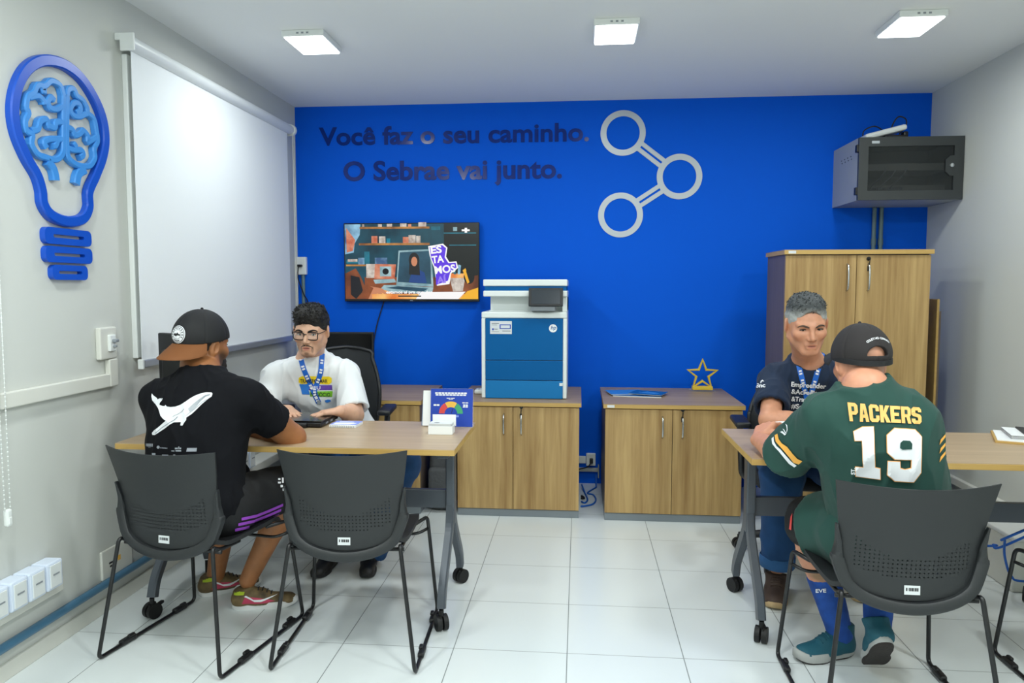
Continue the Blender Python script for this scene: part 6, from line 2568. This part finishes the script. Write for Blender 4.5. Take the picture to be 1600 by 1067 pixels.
    jn = trousers(o, J, 'jeans', 'jeans', lower=True, ends=(.9, .9), r=(.10, .082, .062), seed=6)
    for nm, dd in (('r', (-.05, -1, 0)), ('l', (.2, -1, 0))):
        an_ = Vector(J['an' + nm]); dd = Vector(dd).normalized()
        hl = Vector((an_.x, an_.y, 0)) - dd * .066
        shoe(o, 'shoe', hl, hl + dd * .27, (0, 0, 1), ['shoe_black', 'rubber'], laces=None)
    return o


def lanyard(person, tree, left, right, Y, w_px, vd):
    bm = new_bm()
    d = Vector(vd).normalized()
    for path in (left, right):
        pts = [at(x, y, Y=Y) for x, y in path]
        b2 = strip_on(tree, pts, w_px * Y / F_PX, d, .004)
        me = bpy.data.meshes.new('t'); b2.to_mesh(me); b2.free(); bm.from_mesh(me); bpy.data.meshes.remove(me)
    ly = obj('lanyard', bm, 'lanyard', person)
    bm = new_bm()
    for path in (left, right):
        sm = smooth_path([Vector((x, y, 0)) for x, y in path], 6)
        acc = 0
        for a, b in zip(sm, sm[1:]):
            acc += (b - a).length
            if acc > 15:
                acc = 0
                t = (b - a).normalized()
                n = Vector((-t.y, t.x, 0))
                for s in (-1, 1):
                    c = a + t * (2.2 * s)
                    px_poly(bm, [(c + t * 1.6 + n * 2.4)[:2], (c - t * 1.2 + n * 2.4)[:2], (c - t * 1.2 - n * 2.4)[:2], (c + t * 1.6 - n * 2.4)[:2]][::-1], Y)
    drape('lanyard_print', bm, tree, d, 'print_white', ly, .0056, .02)
    return ly


# ------------------------------------------------------------------ grey haired man in navy (behind the right desk)
def man_navy():
    hR = basis((-.03, -.96, -.26), (-.05, 0, 1))
    J = dict(pelvis=(1.08, 3.74, .56), neck=at(1262, 566, Y=3.42), shr=at(1210, 594, Y=3.42), shl=at(1320, 588, Y=3.43),
             elr=at(1203, 656, Y=3.22), ell=(1.30, 3.22, .80), wrr=(1.03, 3.13, .80), wrl=(1.13, 3.06, .80),
             hipr=(1.0, 3.70, .545), hipl=(1.17, 3.70, .545), knr=at(1222, 745, Y=3.34), knl=(1.20, 3.34, .535),
             anr=at(1214, 885, Y=3.35), anl=(1.26, 3.45, .11), toer=at(1203, 925, Z=.03), toel=(1.26, 3.3, .03), head=at(1260, 507, Y=3.26), headR=hR)
    J['_handr'] = dict(direction=(1, -.25, 0), back=(0, -.2, 1), side=1, curl=(.3, .3, .3, .3))
    J['_handl'] = dict(direction=(-1, -.3, 0), back=(0, -.2, 1), side=-1, curl=(.3, .3, .3, .3))
    HS = np.array((1.03, 1.05, .96))
    V, F, t, P = build_body(J, (200, 142, 112), hs=HS, jaw=1.05)
    paint(V, t, P(0, .09, -.068), (.022, .02, .0105), (168, 96, 84), .7, hR, .4)
    for x in (-1, 1):
        paint(V, t, P(x * .045, .06, -.03), (.026, .03, .026), (200, 116, 92), .35, hR)
        paint(V, t, P(x * .050, .04, -.082), (.02, .05, .04), (130, 100, 88), .3, hR, .8)
    paint(V, t, P(0, .08, -.105), (.03, .04, .022), (140, 108, 94), .35, hR, .8)
    paint(V, t, P(0, .10, -.053), (.026, .03, .008), (130, 98, 86), .35, hR, .8)
    o = person_obj('person in navy t-shirt with short grey hair and blue lanyard, sitting behind the right desk', V, F, t)
    tree = bvh_of(o)
    eyes_and_brows(o, P, tree, 'brow_grey', look=(.2, -.5), brow_r=.0042, open_=.45, brow_dz=-.003, lash=.0026)
    hm = hair_mesh(o, 'hair', P, hR, HS, salt_hair(P(0, 0, .062)[2]),
              [((0, -.020, .041), (.0790, .0985, .0895), 0), ((0, .012, .090), (.056, .055, .033), .03), ((0, -.01, .10), (.060, .08, .031), .03)],
              [('plane', (0, 0, -.060), (0, -.1, -1)), ('ell', (0, .098, .020), (.059, .066, .066), .006), ('ell', (0, .100, -.05), (.070, .085, .075), .006),
               ('ell', (.08, .005, -.060), (.03, .05, .055), .004), ('ell', (-.08, .005, -.060), (.03, .05, .055), .004)], bump=.004, seed=5, freq=55)
    tufts(o, hm, P, hR, 'hair_grey', 220, .010, (.1, .35, .2), r=.0022, seed=7, zmin=.075, lift=.35)
    tufts(o, hm, P, hR, 'hair_dark_grey', 300, .011, (.1, .35, .2), r=.0026, seed=9, zmin=.075, lift=.35)
    sh, B = shirt(o, J, 'cloth_navy', e=.015, ends=(.66, .7), rs=(.064, .074), arm_r=.050, seed=31, amp=.010, collar=.066)
    tr = bvh_of(sh)
    q = lambda x, y: (1150 + x / 4.103, 440 + y / 4.103)
    Y = 3.2
    vd = at(1250, 620, Y=Y) - Vector((0, 0, CAM_H))
    bm = new_bm()
    px_text(bm, 'Empreender', *q(349, 668), Y, 10.5, .28, 54, 3)
    px_text(bm, '&Acreditar', *q(349, 716), Y, 10.5, .28, 50, 3)
    px_text(bm, '&Transformar', *q(349, 765), Y, 10.5, .28, 58, 3)
    px_text(bm, '#Se', *q(349, 815), Y, 11, .32, 18, 3)
    drape('chest_lettering', bm, tr, vd, 'print_white', sh, .003, .01)
    bm = new_bm()
    px_text(bm, 'Snc', *q(130, 680), Y, 9, .35, 14, -3)
    px_poly(bm, [q(*p) for p in ((158, 652), (163, 652), (168, 640), (184, 640), (172, 628), (160, 636))], Y)
    drape('sleeve_mark', bm, tr, at(1189, 602, Y=Y) - Vector((0, 0, CAM_H)), 'print_white', sh, .003, .01)
    lanyard(o, tr, [q(380, 392), q(392, 470), q(410, 560), q(432, 650), q(455, 745), q(466, 800)], [q(572, 395), q(556, 470), q(530, 560), q(502, 660), q(478, 745), q(466, 800)], Y, 8.0, vd)
    jn = trousers(o, J, 'jeans', 'jeans', lower=True, ends=(.97, .97), r=(.105, .090, .068), seed=7, amp=.007)
    bm = new_bm()
    kn, an = V3(J['knr']), V3(J['anr'])
    e_ = lerp(kn, an, .98); d = unit(an - kn)
    a_, b_ = frame_of(Vector(d))
    rings = []
    for z, r in ((-.045, .073), (-.040, .078), (0.0, .078), (.006, .074), (.004, .064)):
        rings.append([bm.verts.new(Vector(e_ + d * z) + (a_ * math.cos(tt) + b_ * math.sin(tt)) * r * (1 + .02 * math.sin(3 * tt))) for tt in [2 * PI * i / 28 for i in range(28)]])
    for A, Bq in zip(rings, rings[1:]):
        for i in range(28):
            bm.faces.new((A[i], A[(i + 1) % 28], Bq[(i + 1) % 28], Bq[i]))
    obj('rolled_cuff', bm, 'jeans_cuff', jn, smooth=True)
    an_ = Vector(J['anr']); dd = Vector((-.30, -1, 0)).normalized()
    hl = Vector((an_.x, an_.y, 0)) - dd * .066
    shoe(o, 'shoe', hl, hl + dd * .275, (0, 0, 1), ['shoe_brown', 'sole_tan'], w=.051, h=.082, laces='shoe_brown')
    shoe(o, 'shoe', (1.26, 3.515, 0), (1.25, 3.245, 0), (0, 0, 1), ['shoe_brown', 'sole_tan'], w=.044, h=.075, laces='shoe_brown')
    return o


# ------------------------------------------------------------------ man in the green jersey (front right, seen from behind)
def man_jersey():
    hR = basis((-.12, .98, -.12), (-.02, 0, 1))
    J = dict(pelvis=(1.045, 2.50, .565), neck=at(1352, 604, Y=2.47), shl=at(1284, 652, Y=2.47), shr=at(1422, 656, Y=2.45),
             ell=at(1228, 714, Y=2.655), elr=at(1434, 716, Y=2.66), wrl=at(1186, 687, Y=2.885), wrr=(1.14, 2.86, .79),
             hipl=(.965, 2.52, .545), hipr=(1.13, 2.52, .545), knl=at(1260, 815, Y=2.79), knr=(1.16, 2.90, .53),
             anl=at(1308, 973, Y=2.79), anr=(1.045, 2.607, .20), toel=at(1265, 1025, Z=.03), toer=(1.06, 2.70, .04), head=at(1343, 569, Y=2.555), headR=hR)
    J['_handl'] = dict(direction=(.10, .16, .10), back=(-.55, -.25, .8), side=1, curl=(.85, .9, .95, 1.0), thumb=.3, s=1.08)
    J['_handr'] = dict(direction=(-1, .2, 0), back=(0, .1, 1), side=-1, curl=(.3, .3, .3, .3))
    V, F, t, P = build_body(J, (204, 142, 112), hs=.95, arm=1.1, leg=1.08, fat=.018)
    for k in range(7):
        kn, an = V3(J['knl']), V3(J['anl'])
        c = lerp(kn, an, .14 + .07 * k) + np.array((.035 * math.sin(k * 2.1), -.06, 0))
        paint(V, t, c, (.045, .05, .024), [(84, 74, 62), (140, 74, 62), (112, 96, 66)][k % 3], .75, None, .6)
    paint(V, t, P(0, -.05, .02), (.09, .09, .09), (150, 132, 120), .5, hR, .7)
    o = person_obj('person in green number 19 jersey and black cap, seen from behind at the right desk', V, F, t)
    tree = bvh_of(o)
    eyes_and_brows(o, P, tree, 'brow_grey')
    c = cap(o, P, hR, .955, 'cap_mesh', 'cap_black', back=False, opening=True, tilt=.20)
    c['label'] = 'black mesh cap with rear opening and small arched lettering'
    ct = bvh_of(c)
    bm = new_bm()
    pd = Vector(hR @ np.array((0, 1, -.1)))
    word = 'COLETIVO CERRADO'
    pc = Vector(P(.010, -.30, .048))
    ru, rv = Vector(hR @ np.array((1., 0, 0))), Vector(hR @ np.array((0, 0, 1.)))
    for i, chx in enumerate(word):
        a_ = math.radians(34 - 68 * i / (len(word) - 1))
        rr = .062
        ctr = pc + ru * (-math.sin(a_) * rr) + rv * (math.cos(a_) * rr - .012)
        uu = ru * math.cos(a_) + rv * math.sin(a_)
        vv = -ru * math.sin(a_) + rv * math.cos(a_)
        if chx != ' ':
            text_bm(bm, chx, ctr, uu, vv, .0095, 0, .0002, 'CENTER')
    drape('cap_lettering', bm, ct, pd, 'print_white', c, .0016, .006)
    # solid band and rear strap
    bm = new_bm()
    pts = []
    for k in range(49):
        th = 2 * PI * k / 48
        pts.append(P(math.sin(th) * .0912, math.cos(th) * .1112 - .014, .024 + .20 * (math.cos(th) * .1112 - .014)))
    tube(bm, pts[:-1], 0, closed=True, flat=(.004, .017, Vector(hR @ np.array((0, -.1, 1.)))))
    obj('sweat_band', bm, 'cap_black', c)
    for s in (1,):
        sh, B = shirt(o, J, 'cloth_green', e=.017, fat=.022, ends=(1.0, 1.0), rs=(.066, .088), arm_r=.056, seed=41, amp=.012, freq=8, name='jersey', collar=.070, hem=.16)
    sh['label'] = 'green football jersey with gold name and white number 19'
    tr = bvh_of(sh)
    Y = 2.2
    vd = at(1385, 690, Y=Y) - Vector((0, 0, CAM_H))
    # PACKERS in block letters, each letter a polygon in a 0..1 x 0..1 box
    q = lambda x, y: (1150 + x / 4.103, 440 + y / 4.103)
    LT = {'P': [[(0, 0), (.36, 0), (.36, .36), (.75, .36), (1, .5), (1, .88), (.78, 1), (0, 1)]],
          'A': [[(0, 0), (.34, 0), (.40, .22), (.62, .22), (.66, 0), (1, 0), (.74, 1), (.26, 1)]],
          'C': [[(.2, 0), (.8, 0), (1, .14), (1, .38), (.66, .38), (.66, .2), (.36, .2), (.36, .8), (.66, .8), (.66, .62), (1, .62), (1, .86), (.8, 1), (.2, 1), (0, .86), (0, .14)]],
          'K': [[(0, 0), (.36, 0), (.36, .36), (.62, 0), (1.04, 0), (.62, .54), (1, 1), (.60, 1), (.36, .64), (.36, 1), (0, 1)]],
          'E': [[(0, 0), (1, 0), (1, .2), (.38, .2), (.38, .41), (.85, .41), (.85, .6), (.38, .6), (.38, .8), (1, .8), (1, 1), (0, 1)]],
          'R': [[(0, 0), (.36, 0), (.36, .36), (.52, .36), (.66, 0), (1.02, 0), (.86, .40), (1, .5), (1, .88), (.78, 1), (0, 1)]],
          'S': [[(.2, 0), (.8, 0), (1, .14), (1, .44), (.86, .56), (.36, .64), (.36, .8), (.66, .8), (.66, .70), (1, .70), (1, .86), (.8, 1), (.2, 1), (0, .86), (0, .56), (.14, .46), (.64, .37), (.64, .2), (.36, .2), (.36, .30), (0, .30), (0, .14)]]}
    HO = {'P': [(.36, .55), (.64, .55), (.64, .80), (.36, .80)], 'A': [(.43, .40), (.58, .40), (.51, .74)], 'R': [(.36, .55), (.64, .55), (.64, .80), (.36, .80)]}
    bm = new_bm(); bh = new_bm()
    x = 0.0
    tops = [(692, 752), (1205, 795)]
    n_ = 7
    for i, chx in enumerate('PACKERS'):
        x0, x1 = (i + .02) / n_, (i + .95) / n_
        def mp(a, b):
            u = x0 + (x1 - x0) * a
            X = 692 + (1205 - 692) * u
            Yt = 752 + (790 - 752) * u + 6 * math.sin(u * PI); Yb = 884 + (906 - 884) * u
            return q(X + (1 - b) * (18 - 16 * u), Yb + (Yt - Yb) * b)
        for pl_ in LT[chx]:
            px_poly(bm, [mp(a, b) for a, b in pl_], Y)
        if chx in HO:
            px_poly(bh, [mp(a, b) for a, b in HO[chx]], Y)
    nm = drape('name_lettering', bm, tr, vd, 'print_orange', sh, .003, .012)
    drape('letter_counters', bh, tr, vd, 'cloth_green', nm, .0042, .012)
    # number 19 with a thin orange outline
    q2 = lambda x, y: (1120 + x / 3.5556, 640 + y / 3.5556)
    ONE = [(748, 118), (800, 92), (866, 90), (874, 330), (904, 336), (906, 400), (760, 382), (760, 328), (806, 330), (800, 172), (756, 172)]
    NINE = [(946, 140), (990, 100), (1110, 108), (1146, 150), (1142, 360), (1100, 414), (990, 408), (950, 372), (952, 292), (1020, 296), (1022, 334), (1050, 342), (1086, 334), (1088, 284), (990, 280), (948, 240)]
    N9H = [(1022, 184), (1038, 170), (1076, 172), (1090, 190), (1088, 222), (1034, 224), (1020, 214)]
    def grow(pts, k):
        cx = sum(p[0] for p in pts) / len(pts); n = len(pts); out = []
        for i in range(n):
            a, b, c_ = pts[i - 1], pts[i], pts[(i + 1) % n]
            e1 = (b[0] - a[0], b[1] - a[1]); e2 = (c_[0] - b[0], c_[1] - b[1])
            m1, m2 = math.hypot(*e1), math.hypot(*e2)
            nx, ny = (e1[1] / m1 + e2[1] / m2), (-e1[0] / m1 - e2[0] / m2)
            mm = max(.5, math.hypot(nx, ny))
            out.append((b[0] + nx / mm * k, b[1] + ny / mm * k))
        return out
    bm = new_bm()
    for pl_ in (ONE, NINE):
        px_poly(bm, [q2(*p) for p in grow(pl_, 5)], Y)
    nb_ = drape('number_outline', bm, tr, vd, 'print_orange', sh, .003, .012)
    bm = new_bm()
    for pl_ in (ONE, NINE):
        px_poly(bm, [q2(*p) for p in pl_], Y)
    nn = drape('number_lettering', bm, tr, vd, 'print_white', sh, .0042, .012)
    bm = new_bm(); px_poly(bm, [q2(*p) for p in grow(N9H, 0)], Y); drape('letter_counters', bm, tr, vd, 'cloth_green', nn, .0056, .012)
    bm = new_bm(); px_text(bm, 'ST.', *q2(756, 374), Y, 9, .25, 11, -90); drape('side_lettering', bm, tr, vd, 'print_white', sh, .003, .012)
    # sleeve stripes, gold then white, traced along the left sleeve
    q3 = lambda x, y: (1100 + x / 7.619, 640 + y / 7.619)
    def band(up_, lo_, m):
        bm = new_bm()
        for i in range(len(up_) - 1):
            px_poly(bm, [q3(*p) for p in (lo_[i], lo_[i + 1], up_[i + 1], up_[i])], 2.3)
        drape('sleeve_stripe', bm, tr, at(1235, 700, Y=2.3) - Vector((0, 0, CAM_H)), m, sh, .003, .012)
    band([(862, 268), (880, 340), (920, 395), (990, 440), (1060, 530), (1120, 595), (1186, 625)], [(822, 285), (838, 370), (900, 440), (950, 495), (1020, 580), (1070, 645), (1138, 668)], 'jersey_gold')
    band([(808, 305), (815, 370), (850, 430), (905, 475), (965, 545), (1040, 630), (1112, 685)], [(780, 330), (790, 400), (835, 455), (880, 500), (940, 575), (1010, 660), (1080, 708)], 'print_white')
    bm = new_bm()
    for pts in ([(975, 160), (1000, 180), (1005, 240), (985, 296), (996, 235), (990, 195)], [(905, 268), (935, 255), (985, 300), (965, 312), (935, 285)], [(940, 225), (960, 235), (990, 290), (975, 285)]):
        px_poly(bm, [q3(*p) for p in pts][::-1], 2.3)
    drape('sleeve_mark', bm, tr, at(1225, 672, Y=2.3) - Vector((0, 0, CAM_H)), 'print_white', sh, .003, .012)
    bm = new_bm()
    for y0 in (686, 700, 714):
        px_poly(bm, [(1467, y0 + 9), (1470, y0 + 5), (1477, y0 - 4), (1477, y0 - 9), (1469, y0)], 2.3)
    drape('sleeve_stripe', bm, tr, at(1466, 700, Y=2.3) - Vector((0, 0, CAM_H)), 'jersey_gold', sh, .003, .012)
    st = trousers(o, J, 'shorts_green', 'shorts', ends=(.74, .92), r=(.120, .116, 0), fat=.012, seed=9, amp=.011)
    # dark under-shorts with red edge at the knee
    kn, hp = V3(J['knl']), V3(J['hipl'])
    d = unit(kn - hp)
    lo, hi = bounds([kn, hp], .16)
    Fd = Field(lo, hi, .005)
    e_ = kn + d * .01
    Fd.add(capped(rcone(lerp(hp, kn, .5), e_ + d * .05, .098, .092), e_, d), 0)
    Fd.sub(rcone(e_ - d * .03, e_ + d * .06, .076, .082), .006)
    V2, F2 = Fd.mesh(); V2, F2 = keep_largest(V2, F2); V2 = wrinkle(relax(V2, F2, 2), F2, .004, 9, 3)
    us = np_obj('under_shorts', V2, F2, 'shorts_black', o)
    tr2 = bvh_of(us)
    bm = new_bm()
    px_poly(bm, [(1233, 828), (1236, 806), (1239, 800), (1237, 830)], 2.4)
    drape('red_edge', bm, tr2, at(1236, 815, Y=2.4) - Vector((0, 0, CAM_H)), 'red', us, .003, .01)
    # socks
    for s in 'lr':
        kn, an = V3(J['kn' + s]), V3(J['an' + s])
        lo, hi = bounds([kn, an], .1)
        Fd = Field(lo, hi, .004)
        top = lerp(kn, an, .52 if s == 'l' else .5); d = unit(an - kn)
        Fd.add(capped(rcone(top - d * .04, an + d * (.04 if s == 'l' else -.01), .061, .045), top, -d), 0)
        V2, F2 = Fd.mesh(); V2, F2 = keep_largest(V2, F2); V2 = wrinkle(relax(V2, F2, 1), F2, .0012, 20, 4)
        sk = np_obj('sock', V2, F2, 'sock_blue', o)
        if s == 'l':
            bm = new_bm(); px_text(bm, 'EVE', 1274, 926, 2.5, 9, .2, 17, -4)
            drape('sock_lettering', bm, bvh_of(sk), at(1284, 922, Y=2.5) - Vector((0, 0, CAM_H)), 'print_white', sk, .002, .01)
    an_ = Vector(J['anl']); dd = Vector((-.90, -.36, 0)).normalized()
    hl = Vector((an_.x, an_.y, .0)) - dd * .072
    te = hl + dd * .255
    shoe(o, 'sneaker', hl, te, (0, 0, 1), ['shoe_teal', 'sole_grey', 'sole_dark'], w=.048, sole_h=.036, h=.125, laces='shoe_teal')
    hl = V3((1.032, 2.50, .188)); te = V3((1.062, 2.685, .006))
    shoe(o, 'sneaker', hl, te, (0, .72, .70), ['shoe_teal', 'sole_grey', 'sole_dark'], w=.045, sole_h=.032, h=.10, laces='shoe_teal')
    # folded white paper held in the fist: a thing of its own
    bm = new_bm(); box(bm, (0, 0, 0), (.085, .05, .002), 0, rot=Matrix.Rotation(math.radians(20), 3, 'Z') @ Matrix.Rotation(math.radians(30), 3, 'X'))
    pc_ = obj('paper_slip', bm, 'paper', loc=at(1222, 665, Y=3.02))
    tag(pc_, 'small white paper slip held in the hand of the man in the green jersey', 'paper')
    return o


PEOPLE = [man_whale(), man_white(), man_navy(), man_jersey()]
